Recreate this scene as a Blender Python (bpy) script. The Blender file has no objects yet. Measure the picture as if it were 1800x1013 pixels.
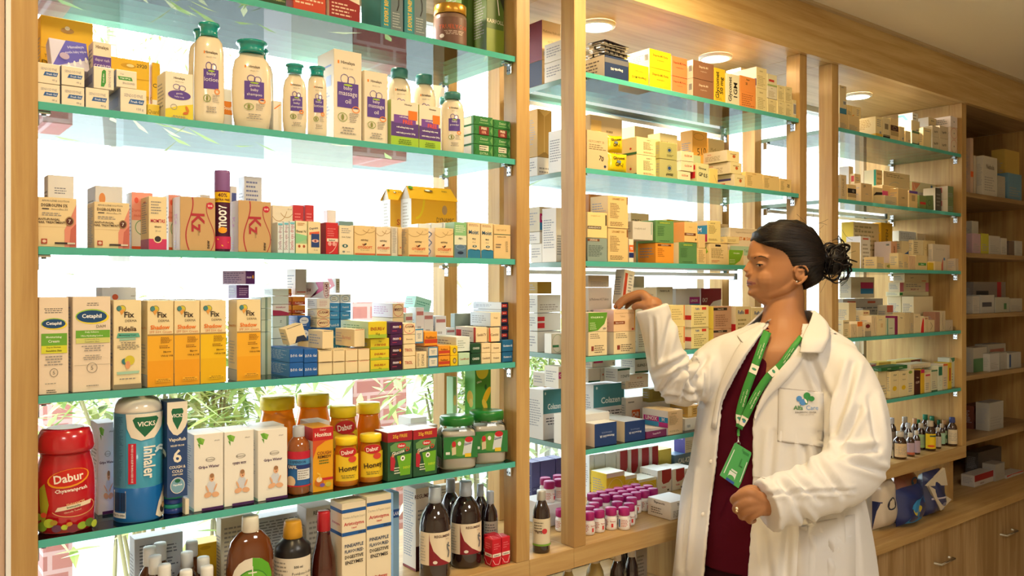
import bpy, bmesh, math, random
from mathutils import Vector, Matrix, noise
random.seed(7)
SC = bpy.context.scene
COL = SC.collection
# ---------------------------------------------------------------- camera, world, exposure
D = 1.6; ZC = 1.5; FPX = 1460.0; PHI = math.radians(38.2); CY = 505.0
cam_d = bpy.data.cameras.new('camera'); cam = bpy.data.objects.new('camera', cam_d); COL.objects.link(cam)
cam_d.sensor_width = 36; cam_d.lens = FPX / 1800 * 36; cam_d.shift_y = -1.5 / 1800
cam.location = (0, 0, ZC); cam.rotation_euler = (math.radians(90), 0, -PHI)
cam_d.clip_start = 0.05
SC.camera = cam
SC.view_settings.view_transform = 'Standard'; SC.view_settings.look = 'None'
SC.view_settings.gamma = 1; SC.view_settings.use_curve_mapping = False
SC.view_settings.exposure = 0.0
SC.cycles.max_bounces = 10; SC.cycles.transparent_max_bounces = 24; SC.cycles.diffuse_bounces = 4
SC.cycles.glossy_bounces = 4; SC.cycles.sample_clamp_indirect = 4; SC.cycles.caustics_reflective = False; SC.cycles.caustics_refractive = False
SC.cycles.use_denoising = True
w = bpy.data.worlds.new('world'); SC.world = w; w.use_nodes = True
nt = w.node_tree; bg = nt.nodes['Background']
tc = nt.nodes.new('ShaderNodeTexCoord'); sep = nt.nodes.new('ShaderNodeSeparateXYZ'); cr = nt.nodes.new('ShaderNodeValToRGB')
nt.links.new(tc.outputs['Generated'], sep.inputs[0]); nt.links.new(sep.outputs['Z'], cr.inputs[0]); nt.links.new(cr.outputs[0], bg.inputs[0])
cr.color_ramp.elements[0].position = 0.0; cr.color_ramp.elements[0].color = (.92, .96, 1, 1)
cr.color_ramp.elements[1].position = 0.6; cr.color_ramp.elements[1].color = (.80, .90, 1, 1)
bg.inputs[1].default_value = 9.5

def area_light(name, loc, size, power, color, rot=(0, 0, 0), size_y=None, spread=180):
    d = bpy.data.lights.new(name, 'AREA'); d.energy = power; d.color = color; d.size = size
    if size_y: d.shape = 'RECTANGLE'; d.size_y = size_y
    d.spread = math.radians(spread)
    o = bpy.data.objects.new(name, d); o.location = loc; o.rotation_euler = rot; COL.objects.link(o); return o
WARM = (1.0, .74, .38); WARM2 = (1.0, .95, .86)
# fill lights added out of view above the room (their fixtures are built further down at the same places)
FILL_PANELS = [(-0.6, -0.9, .8), (1.3, -0.35, .95)]
for (lx, ly, k) in FILL_PANELS:
    area_light('added_fill_lamp', (lx, ly, 2.43), .58, 25 * k, WARM2)
SPOTS = [(0.35, 0.95), (1.66, 1.22)]
for (lx, ly), pw_s in zip(SPOTS, (7, 13)):
    area_light('ceiling_spot_lamp', (lx, ly, 2.44), .12, pw_s, WARM)
# lamps in the top board of the cabinets
CABLAMPS = [(0.45, 1.80), (0.95, 1.80), (1.74, 1.80), (2.30, 1.80), (3.22, 1.80)]
for (lx, ly) in CABLAMPS:
    area_light('cabinet_lamp', (lx, ly, 2.262), .10, 5.2, (1, .82, .58))
# ---------------------------------------------------------------- materials
def lin(c):
    if isinstance(c, str):
        c = c.lstrip('#'); c = c if len(c) == 6 else c[0]*2 + c[1]*2 + c[2]*2; c = [int(c[i:i+2], 16) / 255 for i in (0, 2, 4)]
    return tuple(x / 12.92 if x <= .04045 else ((x + .055) / 1.055) ** 2.4 for x in c)
MATS = {}
def bsdf(m): return m.node_tree.nodes['Principled BSDF']
def mat(c, rough=.45, spec=.4, metal=0, trans=0, coat=0, sub=0, name=None):
    k = (c, rough, spec, metal, trans, coat, sub)
    if k in MATS: return MATS[k]
    m = bpy.data.materials.new(name or 'paint_' + (c if isinstance(c, str) else 'c')); m.use_nodes = True
    b = bsdf(m); b.inputs['Base Color'].default_value = (*lin(c), 1); b.inputs['Roughness'].default_value = rough
    b.inputs['Specular IOR Level'].default_value = spec; b.inputs['Metallic'].default_value = metal
    b.inputs['Transmission Weight'].default_value = trans; b.inputs['Coat Weight'].default_value = coat
    if sub: b.inputs['Subsurface Weight'].default_value = sub; b.inputs['Subsurface Radius'].default_value = (.01, .004, .002); b.inputs['Subsurface Scale'].default_value = 1
    MATS[k] = m; return m
def wood(name, axis, c1, c2, rough=.45):
    m = bpy.data.materials.new(name); m.use_nodes = True; n = m.node_tree.nodes; l = m.node_tree.links; b = bsdf(m)
    tc = n.new('ShaderNodeTexCoord'); mp = n.new('ShaderNodeMapping'); l.new(tc.outputs['Object'], mp.inputs[0])
    sc = [38, 38, 38]; sc[axis] = 1.6; mp.inputs['Scale'].default_value = sc
    nz = n.new('ShaderNodeTexNoise'); nz.inputs['Scale'].default_value = 1.2; nz.inputs['Detail'].default_value = 8; nz.inputs['Roughness'].default_value = .65; nz.inputs['Distortion'].default_value = .6
    l.new(mp.outputs[0], nz.inputs[0])
    mp2 = n.new('ShaderNodeMapping'); sc = [5, 5, 5]; sc[axis] = .7; mp2.inputs['Scale'].default_value = sc; l.new(tc.outputs['Object'], mp2.inputs[0])
    wv = n.new('ShaderNodeTexNoise'); wv.inputs['Scale'].default_value = 1.5; wv.inputs['Detail'].default_value = 3; wv.inputs['Distortion'].default_value = 1.5; l.new(mp2.outputs[0], wv.inputs[0])
    mx = n.new('ShaderNodeMath'); mx.operation = 'ADD'; l.new(nz.outputs[0], mx.inputs[0]); l.new(wv.outputs[0], mx.inputs[1])
    cr = n.new('ShaderNodeValToRGB'); l.new(mx.outputs[0], cr.inputs[0])
    cr.color_ramp.elements[0].position = .7; cr.color_ramp.elements[0].color = (*lin(c2), 1)
    cr.color_ramp.elements[1].position = 1.25; cr.color_ramp.elements[1].position = 1.0; cr.color_ramp.elements[1].color = (*lin(c1), 1)
    dv = n.new('ShaderNodeMath'); dv.operation = 'MULTIPLY'; dv.inputs[1].default_value = .85
    l.new(mx.outputs[0], dv.inputs[0]); l.new(dv.outputs[0], cr.inputs[0])
    l.new(cr.outputs[0], b.inputs['Base Color']); b.inputs['Roughness'].default_value = rough; b.inputs['Specular IOR Level'].default_value = .35
    bp = n.new('ShaderNodeBump'); bp.inputs['Strength'].default_value = .12; bp.inputs['Distance'].default_value = .002; l.new(nz.outputs[0], bp.inputs['Height']); l.new(bp.outputs[0], b.inputs['Normal'])
    return m
WV = wood('oak_vertical', 2, '#c8a468', '#ae8650'); WH = wood('oak_lengthwise', 0, '#c8a66e', '#b08a54')
def thin_glass(name, tint, refl=1.0, ior=1.5, rough=0.0):
    m = bpy.data.materials.new(name); m.use_nodes = True; n = m.node_tree.nodes; l = m.node_tree.links; n.clear()
    out = n.new('ShaderNodeOutputMaterial'); mix = n.new('ShaderNodeMixShader'); tr = n.new('ShaderNodeBsdfTransparent'); gl = n.new('ShaderNodeBsdfGlossy')
    fr = n.new('ShaderNodeFresnel'); fr.inputs[0].default_value = ior; tr.inputs[0].default_value = (*tint, 1); gl.inputs['Roughness'].default_value = rough
    mu = n.new('ShaderNodeMath'); mu.operation = 'MULTIPLY'; mu.inputs[1].default_value = refl; l.new(fr.outputs[0], mu.inputs[0])
    l.new(mu.outputs[0], mix.inputs[0]); l.new(tr.outputs[0], mix.inputs[1]); l.new(gl.outputs[0], mix.inputs[2]); l.new(mix.outputs[0], out.inputs[0]); return m
GLASS = thin_glass('shelf_glass', (.95, .985, .975)); WGLASS = thin_glass('window_glass', (.97, .99, .99), .6)
CLEAR = thin_glass('clear_plastic', (.93, .94, .95), 1.0, 1.45, .03)
def edge_mat():
    m = bpy.data.materials.new('glass_edge_teal'); m.use_nodes = True; n = m.node_tree.nodes; l = m.node_tree.links; b = bsdf(m)
    b.inputs['Base Color'].default_value = (*lin('#70ecdc'), 1); b.inputs['Roughness'].default_value = .12; b.inputs['Specular IOR Level'].default_value = .6
    t = n.new('ShaderNodeBsdfTranslucent'); t.inputs[0].default_value = (*lin('#9ffbe6'), 1); mix = n.new('ShaderNodeMixShader'); mix.inputs[0].default_value = .45
    l.new(b.outputs[0], mix.inputs[1]); l.new(t.outputs[0], mix.inputs[2]); l.new(mix.outputs[0], n['Material Output'].inputs[0]); return m
EDGE = edge_mat()
def emit(name, c, s):
    m = bpy.data.materials.new(name); m.use_nodes = True; b = bsdf(m); b.inputs['Base Color'].default_value = (1, 1, 1, 1)
    b.inputs['Emission Color'].default_value = (*c, 1); b.inputs['Emission Strength'].default_value = s; return m
CHROME = mat('#d8dadc', .18, .5, 1.0); W0 = '#f6f1e6'
# ---------------------------------------------------------------- pixels <-> places on a plane of the wall
def ang(px): return PHI + math.atan((px - 900) / FPX)
def X(px, Y): return Y * math.tan(ang(px))
def FD(x, Y): return x * math.sin(PHI) + Y * math.cos(PHI)
def Zat(px, py, Y): return ZC - (py - CY) * FD(X(px, Y), Y) / FPX
def CAMP(px, py, F):
    r = (px - 900) / FPX * F
    return Vector((F * math.sin(PHI) + r * math.cos(PHI), F * math.cos(PHI) - r * math.sin(PHI), ZC - (py - CY) * F / FPX))
SH = {1: 2.069, 2: 1.8155, 3: 1.569, 4: 1.3155, 5: 1.070, 0: .82, 'c': .57}
# ---------------------------------------------------------------- mesh builder
TXT = {}
def textmesh(s, bold=False):
    k = (s, bold)
    if k in TXT: return TXT[k]
    cu = bpy.data.curves.new('t', 'FONT'); cu.body = s; cu.size = 1; cu.resolution_u = 1 if len(s) > 8 else 2
    if bold: cu.offset = .022
    o = bpy.data.objects.new('t', cu); me = o.to_mesh()
    vs = [(v.co.x, v.co.y) for v in me.vertices]; fs = [tuple(p.vertices) for p in me.polygons]
    o.to_mesh_clear(); bpy.data.objects.remove(o); bpy.data.curves.remove(cu)
    if vs:
        x0 = min(v[0] for v in vs); x1 = max(v[0] for v in vs); y0 = min(v[1] for v in vs); y1 = max(v[1] for v in vs)
    else: x0 = x1 = y0 = y1 = 0
    TXT[k] = ([(a - (x0 + x1) / 2, b - (y0 + y1) / 2) for a, b in vs], fs, max(x1 - x0, .01), max(y1 - y0, .01)); return TXT[k]
class MB:
    def __init__(s): s.v = []; s.f = []; s.m = []; s.mats = []; s.sm = []
    def mi(s, m):
        if isinstance(m, str): m = mat(m)
        if m not in s.mats: s.mats.append(m)
        return s.mats.index(m)
    def face(s, pts, m, smooth=False):
        i = len(s.v); s.v += [tuple(p) for p in pts]; s.f.append(tuple(range(i, i + len(pts)))); s.m.append(s.mi(m)); s.sm.append(smooth)
    def add(s, vs, fs, m, smooth=False):
        i = len(s.v); s.v += [tuple(p) for p in vs]; k = s.mi(m)
        for f in fs: s.f.append(tuple(a + i for a in f)); s.m.append(k); s.sm.append(smooth)
    def box(s, x0, x1, y0, y1, z0, z1, m, bev=0, mats=None):
        """mats: dict face->material with faces f b l r t u"""
        if bev <= 0:
            vs = [(x0, y0, z0), (x1, y0, z0), (x1, y1, z0), (x0, y1, z0), (x0, y0, z1), (x1, y0, z1), (x1, y1, z1), (x0, y1, z1)]
            i = len(s.v); s.v += vs
            for k, f in (('u', (0, 3, 2, 1)), ('t', (4, 5, 6, 7)), ('f', (0, 1, 5, 4)), ('r', (1, 2, 6, 5)), ('b', (2, 3, 7, 6)), ('l', (3, 0, 4, 7))):
                s.f.append(tuple(a + i for a in f)); s.m.append(s.mi((mats or {}).get(k, m))); s.sm.append(False)
            return
        bm = bmesh.new(); r = bmesh.ops.create_cube(bm, size=1)
        for v in bm.verts: v.co = Vector(((x0 + x1) / 2 + v.co.x * (x1 - x0), (y0 + y1) / 2 + v.co.y * (y1 - y0), (z0 + z1) / 2 + v.co.z * (z1 - z0)))
        b = min(bev, .45 * min(x1 - x0, y1 - y0, z1 - z0))
        bmesh.ops.bevel(bm, geom=bm.edges[:], offset=b, segments=1 if b < .002 else 2, profile=.7, affect='EDGES')
        bm.normal_update(); i = len(s.v); bm.verts.index_update(); s.v += [tuple(v.co) for v in bm.verts]
        for f in bm.faces:
            n = f.normal; k = 'f' if n.y < -.9 else 'b' if n.y > .9 else 'l' if n.x < -.9 else 'r' if n.x > .9 else 't' if n.z > .9 else 'u' if n.z < -.9 else 'e'
            s.f.append(tuple(v.index + i for v in f.verts)); s.m.append(s.mi((mats or {}).get(k, m))); s.sm.append(False)
        bm.free()
    def lathe(s, prof, m, n=28, cx=0, cy=0, sx=1, sy=1, mats=None, pw=2.0, cap=True):
        """prof [(r,z)...]; mats per band; pw superellipse power"""
        i = len(s.v)
        for r, z in prof:
            for k in range(n):
                a = 2 * math.pi * k / n; c, q = math.cos(a), math.sin(a)
                if pw != 2: e = 2 / pw; c, q = math.copysign(abs(c) ** e, c), math.copysign(abs(q) ** e, q)
                s.v.append((cx + r * sx * c, cy + r * sy * q, z))
        for j in range(len(prof) - 1):
            mi = s.mi((mats[j] if mats else None) or m)
            for k in range(n):
                a = i + j * n + k; b = i + j * n + (k + 1) % n
                s.f.append((a, b, b + n, a + n)); s.m.append(mi); s.sm.append(True)
        if cap:
            if prof[0][0] > 1e-4: s.f.append(tuple(i + k for k in reversed(range(n)))); s.m.append(s.mi((mats[0] if mats else None) or m)); s.sm.append(False)
            if prof[-1][0] > 1e-4: s.f.append(tuple(i + (len(prof) - 1) * n + k for k in range(n))); s.m.append(s.mi((mats[-1] if mats else None) or m)); s.sm.append(False)
    def tube(s, pts, r, m, n=8, smooth=True, cap=True):
        pts = [Vector(p) for p in pts]; i0 = len(s.v); N = len(pts); up = Vector((0, 0, 1))
        for j, p in enumerate(pts):
            t = (pts[min(j + 1, N - 1)] - pts[max(j - 1, 0)]).normalized()
            a = t.cross(up); a = (t.cross(Vector((1, 0, 0))) if a.length < .05 else a).normalized(); b = t.cross(a)
            rr = r[j] if isinstance(r, (list, tuple)) else r
            for k in range(n):
                q = 2 * math.pi * k / n; s.v.append(tuple(p + a * math.cos(q) * rr + b * math.sin(q) * rr))
        mi = s.mi(m)
        for j in range(N - 1):
            for k in range(n):
                a = i0 + j * n + k; b = i0 + j * n + (k + 1) % n; s.f.append((a, b, b + n, a + n)); s.m.append(mi); s.sm.append(smooth)
        if cap:
            s.f.append(tuple(i0 + k for k in range(n))); s.m.append(mi); s.sm.append(False)
            s.f.append(tuple(i0 + (N - 1) * n + k for k in reversed(range(n)))); s.m.append(mi); s.sm.append(False)
    def art(s, fr, ops, w, h, wrap=False, n0=.0002):
        """print flat artwork on a face; fr(u,v,n) gives a place; w,h its size in metres"""
        def fill(P, c, nn):   # a filled outline; on a round body it is cut into upright strips that follow the curve
            if not wrap:
                for ax, sg, lim in ((0, 1, 0), (0, -1, 1), (1, 1, 0), (1, -1, 1)):
                    R = []
                    for e in range(len(P)):
                        p0, p1 = P[e - 1], P[e]; d0, d1 = (p0[ax] - lim) * sg, (p1[ax] - lim) * sg
                        if (d0 < 0) != (d1 < 0): t = d0 / (d0 - d1); R.append((p0[0] + (p1[0] - p0[0]) * t, p0[1] + (p1[1] - p0[1]) * t))
                        if d1 >= 0: R.append(p1)
                    P = R
                    if len(P) < 3: return
                s.face([fr(x, y, nn) for x, y in P], c); return
            a, b = min(p[0] for p in P), max(p[0] for p in P); q = max(1, int((b - a) * 26))
            for j in range(q):
                lo, hi = a + (b - a) * j / q, a + (b - a) * (j + 1) / q; Q = P
                for sg, lim in ((1, lo), (-1, hi)):
                    R = []
                    for e in range(len(Q)):
                        p0, p1 = Q[e - 1], Q[e]; d0, d1 = (p0[0] - lim) * sg, (p1[0] - lim) * sg
                        if (d0 < 0) != (d1 < 0): t = d0 / (d0 - d1); R.append((lim, p0[1] + (p1[1] - p0[1]) * t))
                        if d1 >= 0: R.append(p1)
                    Q = R
                    if len(Q) < 3: break
                if len(Q) >= 3: s.face([fr(x, y, nn) for x, y in Q], c)
        for i, o in enumerate(ops):
            k = o[0]; nn = n0 + (.0003 if wrap else .00012) * i
            if k == 'r':
                _, x0, y0, x1, y1, c = o[:6]; q = max(1, int(abs(x1 - x0) * 26)) if wrap else 1
                for j in range(q):
                    a = x0 + (x1 - x0) * j / q; b = x0 + (x1 - x0) * (j + 1) / q
                    s.face([fr(a, y0, nn), fr(b, y0, nn), fr(b, y1, nn), fr(a, y1, nn)], c)
            elif k == 'e':
                _, cx, cy, rx, ry, c = o[:6]; N = 20; rot = o[6] if len(o) > 6 else 0
                P = []
                for j in range(N):
                    t = 2 * math.pi * j / N; x, y = rx * math.cos(t) * w, ry * math.sin(t) * h
                    P.append((cx + (x * math.cos(rot) - y * math.sin(rot)) / w, cy + (x * math.sin(rot) + y * math.cos(rot)) / h))
                fill(P, c, nn)
            elif k == 'o':
                _, cx, cy, rx, ry, c, th = o[:7]; N = 28; a0, a1 = (o[7], o[8]) if len(o) > 7 else (0, 2 * math.pi)
                for j in range(N):
                    t, t2 = a0 + (a1 - a0) * j / N, a0 + (a1 - a0) * (j + 1) / N
                    if not wrap and any(not (-.01 < z < 1.01) for q in (t, t2) for z in (cx + rx * math.cos(q), cy + ry * math.sin(q))): continue
                    s.face([fr(cx + rx * math.cos(t), cy + ry * math.sin(t), nn), fr(cx + rx * math.cos(t2), cy + ry * math.sin(t2), nn),
                            fr(cx + (rx - th / w) * math.cos(t2), cy + (ry - th / h) * math.sin(t2), nn), fr(cx + (rx - th / w) * math.cos(t), cy + (ry - th / h) * math.sin(t), nn)], c)
            elif k == 'p': fill(o[1], o[2], nn)
            elif k == 'c':   # thick curved stroke through points, width in metres
                _, pts, c, th = o
                if not wrap: pts = [(min(max(x, .01), .99), min(max(y, .01), .99)) for x, y in pts]
                for (a, b) in zip(pts, pts[1:]):
                    dx, dy = (b[0] - a[0]) * w, (b[1] - a[1]) * h; L = math.hypot(dx, dy) or 1; ox, oy = -dy / L * th / 2, dx / L * th / 2
                    s.face([fr(a[0] + ox / w, a[1] + oy / h, nn), fr(b[0] + ox / w, b[1] + oy / h, nn), fr(b[0] - ox / w, b[1] - oy / h, nn), fr(a[0] - ox / w, a[1] - oy / h, nn)], c)
            elif k == 't':   # ('t', text, cx, cy, height frac, colour, bold, rot, maxwidth)
                _, tx, cx, cy, hh, c = o[:6]; bold = o[6] if len(o) > 6 else False; rot = math.radians(o[7]) if len(o) > 7 else 0; mw = o[8] if len(o) > 8 else .94
                V, Fs, tw, th = textmesh(tx, bold); sc = hh * h / max(th, .55)
                lim = mw * (w if abs(math.sin(rot)) < .7 else h)
                sx = min(sc, lim / tw)
                if sx < sc * .7: sc = sx / .7
                cr_, sr = math.cos(rot), math.sin(rot)
                s.add([fr(cx + (x * sx * cr_ - y * sc * sr) / w, cy + (x * sx * sr + y * sc * cr_) / h, nn) for x, y in V], Fs, c)
            elif k == 'l':   # fine print: broken thin lines
                _, x0, y0, x1, y1, n, c = o[:7]; cen = len(o) > 7 and o[7]
                rr = random.Random(int((x0 + y0 * 7 + n) * 1000) + i)
                for j in range(n):
                    yy = y1 - (y1 - y0) * (j + .5) / n; th = (y1 - y0) / n * .42; L = (x1 - x0) * rr.uniform(.6, 1); x = x0 + ((x1 - x0) - L) / 2 * (1 if cen else 0); xe = x + L
                    while x < xe:
                        ww = rr.uniform(.08, .2) * (x1 - x0); e = min(x + ww, xe)
                        s.face([fr(x, yy - th / 2, nn), fr(e, yy - th / 2, nn), fr(e, yy + th / 2, nn), fr(x, yy + th / 2, nn)], c); x = e + .035 * (x1 - x0)
            elif k == 'bar':  # barcode
                _, x0, y0, x1, y1 = o[:5]; s.face([fr(x0, y0, nn), fr(x1, y0, nn), fr(x1, y1, nn), fr(x0, y1, nn)], '#f2f2f0'); x = x0 + .04 * (x1 - x0); rr = random.Random(3)
                while x < x1 - .05 * (x1 - x0):
                    e = x + rr.uniform(.015, .05) * (x1 - x0); s.face([fr(x, y0 + .08 * (y1 - y0), nn + .0001), fr(e, y0 + .08 * (y1 - y0), nn + .0001), fr(e, y1 - .08 * (y1 - y0), nn + .0001), fr(x, y1 - .08 * (y1 - y0), nn + .0001)], '#22222a'); x = e + rr.uniform(.015, .05) * (x1 - x0)
    def mesh(s, name):
        me = bpy.data.meshes.new(name); me.from_pydata(s.v, [], s.f); 
        for m in s.mats: me.materials.append(m)
        me.polygons.foreach_set('material_index', s.m); me.polygons.foreach_set('use_smooth', s.sm); me.update(); return me
    def build(s, name, parent=None, loc=(0, 0, 0), rz=0, rx=0, ry=0):
        o = bpy.data.objects.new(name, s.mesh(name)); COL.objects.link(o); o.location = loc; o.rotation_euler = (rx, ry, rz)
        if parent: o.parent = parent
        return o
def empty(name, loc=(0, 0, 0), rz=0):
    o = bpy.data.objects.new(name, None); COL.objects.link(o); o.location = loc; o.rotation_euler.z = rz; o.empty_display_size = .05; return o
REG = []
def tag(o, label, cat, group=None, where=None):
    o['category'] = cat
    if group: o['group'] = group
    REG.append([o, label, where]); return o
def struct(o): o['kind'] = 'structure'; return o
def flat(P, U, V, N):
    P, U, V, N = map(Vector, (P, U, V, N)); return lambda u, v, n: P + U * u + V * v + N * n
def box_frames(w, d, h):
    return {'f': (flat((-w/2, -d/2, 0), (w, 0, 0), (0, 0, h), (0, -1, 0)), w, h), 'l': (flat((-w/2, d/2, 0), (0, -d, 0), (0, 0, h), (-1, 0, 0)), d, h),
            't': (flat((-w/2, -d/2, h), (w, 0, 0), (0, d, 0), (0, 0, 1)), w, d)}
def wrapf(R, z0, z1, a0, a1, sx=1, sy=1, cen=-90):
    """wrap on a round body; angles in degrees around the side that faces the aisle"""
    def fr(u, v, n):
        a = math.radians(cen + a0 + (a1 - a0) * u); return Vector(((R + n) * sx * math.cos(a), (R + n) * sy * math.sin(a), z0 + (z1 - z0) * v))
    return fr, R * math.radians(a1 - a0), z1 - z0
BAY = {1: 'left bay', 2: 'middle bay', 3: 'third bay', 4: 'dark end bay', 5: 'slot'}
SHN = {1: 'top shelf', 2: 'second shelf', 3: 'third shelf', 4: 'fourth shelf', 5: 'fifth shelf', 0: 'wooden base', 'c': 'counter'}
def whr(bay, L): return f'{BAY[bay]} {SHN[L]}'
def carton_mesh(w, d, h, col, art=(), side=(), top=(), cols=None, bev=.0007):
    m = MB(); cm = {k: mat(v) for k, v in (cols or {}).items()}
    m.box(-w/2, w/2, -d/2, d/2, 0, h, mat(col), bev, cm); F = box_frames(w, d, h)
    for k, a in (('f', art), ('l', side), ('t', top)):
        if a: fr, ww, hh = F[k]; m.art(fr, a, ww, hh)
    return m
PLACED = []
def settle(bay, L, q, fixed=False):
    """q = [x0,x1,y0,y1,z0,z1]: slide or trim a new thing until it clears the posts, panes and everything already standing"""
    lo, hi = {1: B1, 2: B2, 3: B3, 4: (B3[1] + PW, 4.62), 5: (B1[1] + PW, B2[0] - PW)}[bay]; back = {0: 2.028, 'c': 2.028}.get(L, 1.998 if bay == 4 else 1.925)
    up = 9 if L in (0, 'c', 1) or bay == 4 else SH[L - 1] - .0145
    if L == 0: up = SH[5] - .0145
    if L == 'c': up = SH[0] - .054; lo, hi = 0, 9
    for it in range(9):
        w, dpt, h = q[1] - q[0], q[3] - q[2], q[5] - q[4]
        if q[1] > hi - .001: k = q[1] - hi + .001; q[1] -= k; q[0] -= k if (k > .4 * w or fixed) else 0
        if q[0] < lo + .001: k = lo + .001 - q[0]; q[0] += k; q[1] += k if (k > .4 * w or fixed) else 0
        if q[3] > back - .001: q[2] -= max(0, q[3] - back + .001) if fixed or q[2] > back - .02 else 0; q[3] = back - .001 if not fixed else q[2] + dpt
        if q[5] > up: q[5] = max(up, q[4] + .01) if not fixed else q[5]
        if it == 8: break
        best = None
        for P in PLACED:
            o = [min(q[2*i+1], P[2*i+1]) - max(q[2*i], P[2*i]) for i in range(3)]
            if min(o) > .0004 and (best is None or min(o) > best[0]): best = (min(o), o, P)
        if not best: break
        _, o, P = best; w, dpt, h = q[1] - q[0], q[3] - q[2], q[5] - q[4]; opt = []
        if P[3] > q[2] and P[2] <= q[2] + .004: k = P[3] - q[2] + .0006; opt.append((k * 1.0, 'push', k))
        if P[2] > q[2] + .004 and not fixed and P[2] - q[2] > .012: opt.append((.004 + .12 * o[1], 'cut', P[2] - .0006))
        if o[0] < .45 * w: opt.append((o[0] * (1.0 if not fixed else 1.5), 'x', o[0] + .0004))
        if not fixed and o[2] < .5 * h and q[4] > P[4]: opt.append((o[2] * .9, 'z', P[5] + .0004))
        if fixed:
            if P[2] + P[3] <= q[2] + q[3]: opt.append((P[3] - q[2], 'push', P[3] - q[2] + .0006))
            elif q[2] - (q[3] - P[2]) > D + .008: opt.append((q[3] - P[2], 'push', P[2] - q[3] - .0006))
        if not opt: break
        _, act, k = min(opt)
        if act == 'push': q[2] += k; q[3] += k
        elif act == 'cut': q[3] = k
        elif act == 'z': q[4] = k
        else:
            if (q[0] + q[1]) > (P[0] + P[1]): q[0] += k; q[1] += k if fixed else 0
            else: q[1] -= k; q[0] -= k if fixed else 0
    PLACED.append(q); return q
def carton(bay, L, x0, x1, yt, inset, depth, col, art=(), desc='', side=None, top=(), cols=None, z0=None, h=None, rz=0, name='medicine_carton', cat='carton', rx=0, ry=0, gap=.0006):
    """one carton: front face between pixels x0,x1 of the plane inset behind the shelf front, top at pixel yt"""
    if name == 'medicine_carton': name = {1: {1: 'toiletry_carton', 2: 'second_shelf_carton', 3: 'middle_shelf_carton', 4: 'middle_shelf_carton'}.get(L, 'remedy_carton'), 2: 'tablet_carton', 3: 'medicine_carton', 4: 'stock_carton'}[bay]  # kind word goes by bay and shelf alone, whatever each carton holds
    Y = D + inset; a, b = X(x0, Y) + gap, X(x1, Y) - gap; zb = SH[L] if z0 is None else z0
    if h is None: h = Zat((x0 + x1) / 2, yt, Y) - zb
    h = max(h, .008); w = max(b - a, .008)
    if side is None: side = [('l', .12, .25, .88, .8, max(3, int(h / .012)), '#9a9aa0')] if depth > .03 else ()
    if not (ry or rx or rz):
        q = settle(bay, L, [a, b, Y, Y + depth, zb, zb + h]); a, b, Y, depth, zb, h = q[0], q[1], q[2], max(q[3] - q[2], .006), q[4], max(q[5] - q[4], .008); w = max(b - a, .006)
    m = carton_mesh(w, depth, h, col, art, side, top, cols)
    o = m.build(name, None, ((a + b) / 2, Y + depth / 2, zb + .0004), rz, rx, ry)
    tag(o, desc, cat, f'cartons on the {whr(bay, L)}', whr(bay, L)); o['_top'] = zb + h + .0008
    return o
def stack(bay, L, x0, x1, inset, depth, rows, desc0='', z0=None, name='medicine_carton', jit=.0015):
    """cartons piled in one column, listed from the lowest up: (top pixel, colour, art, desc[, side])"""
    z = SH[L] if z0 is None else z0; out = []
    for r in rows:
        yt, col, art, desc = r[:4]; side = r[4] if len(r) > 4 else None; cols = r[5] if len(r) > 5 else None
        Y = D + inset; h = Zat((x0 + x1) / 2, yt, Y) - z
        j = random.uniform(-jit, jit)
        o = carton(bay, L, x0, x1, None, inset + j + jit, depth, col, art, desc, side, (), cols, z, max(h, .012), 0, name)
        z = o['_top']; out.append(o)
    return z
# ---------------------------------------------------------------- room shell
def plain(name, c, rough=.8, bump=0):
    m = mat(c, rough, .2); return m
PLASTER = mat('#e9dcc2', .85, .2, name='plaster'); CEILP = mat('#faf0dc', .9, .1, name='ceiling_plaster')
m = MB(); m.box(-2.2, 6.2, -2.6, 2.02, -.05, 0, mat('#dccfb8', .35)); struct(m.build('floor'))
m = MB(); m.box(-2.2, 6.2, -2.6, 2.16, 2.466, 2.52, CEILP); struct(m.build('ceiling'))
m = MB(); m.box(-2.2, 6.2, -2.7, -2.6, 0, 2.466, PLASTER); struct(m.build('wall_back'))
m = MB(); m.box(-2.3, -2.2, -2.6, 2.1, 0, 2.466, PLASTER); struct(m.build('wall_left'))
m = MB(); m.box(6.2, 6.3, -2.6, 2.1, 0, 2.466, mat('#8a7a64', .8)); struct(m.build('wall_right'))
YB = 2.05   # window plane behind the shelves
XW0, XW1 = .262, 3.72
m = MB(); m.box(-2.2, XW0, YB, YB + .12, 0, 2.466, mat('#eef0ee', .7)); m.box(XW1, 6.2, YB, YB + .12, 0, 2.466, PLASTER)
m.box(XW0, XW1, YB, YB + .12, 0, .60, mat('#eef0ee', .7)); m.box(XW0, XW1, YB, YB + .12, 2.32, 2.466, PLASTER); struct(m.build('wall_front'))
# window: frame bars and panes
FR = mat('#f2f4f5', .35)
wf = MB(); wf.box(XW0, XW1, YB + .02, YB + .07, .60, .64, FR); wf.box(XW0, XW1, YB + .02, YB + .07, 2.28, 2.32, FR)
bars = [XW0 + .02, 1.40, 2.555, XW1 - .02]
for bx in bars: wf.box(bx - .02, bx + .02, YB + .02, YB + .07, .64, 2.28, FR)
wo = struct(wf.build('window_1'))
for a, b in zip(bars, bars[1:]):
    g = MB(); g.box(a + .02, b - .02, YB + .043, YB + .047, .64, 2.28, WGLASS); struct(g.build('window_pane', wo))
# fascia above the cabinets
m = MB(); m.box(-.6, 6.2, 1.585, 1.605, 2.288, 2.4655, wood('oak_fascia', 0, '#d8ba80', '#c09a60')); struct(m.build('trim_1'))
m = MB(); m.box(-2.2, 6.2, 1.57, 1.5848, 2.456, 2.4655, mat('#c9b48e', .7)); struct(m.build('trim_2'))
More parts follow.
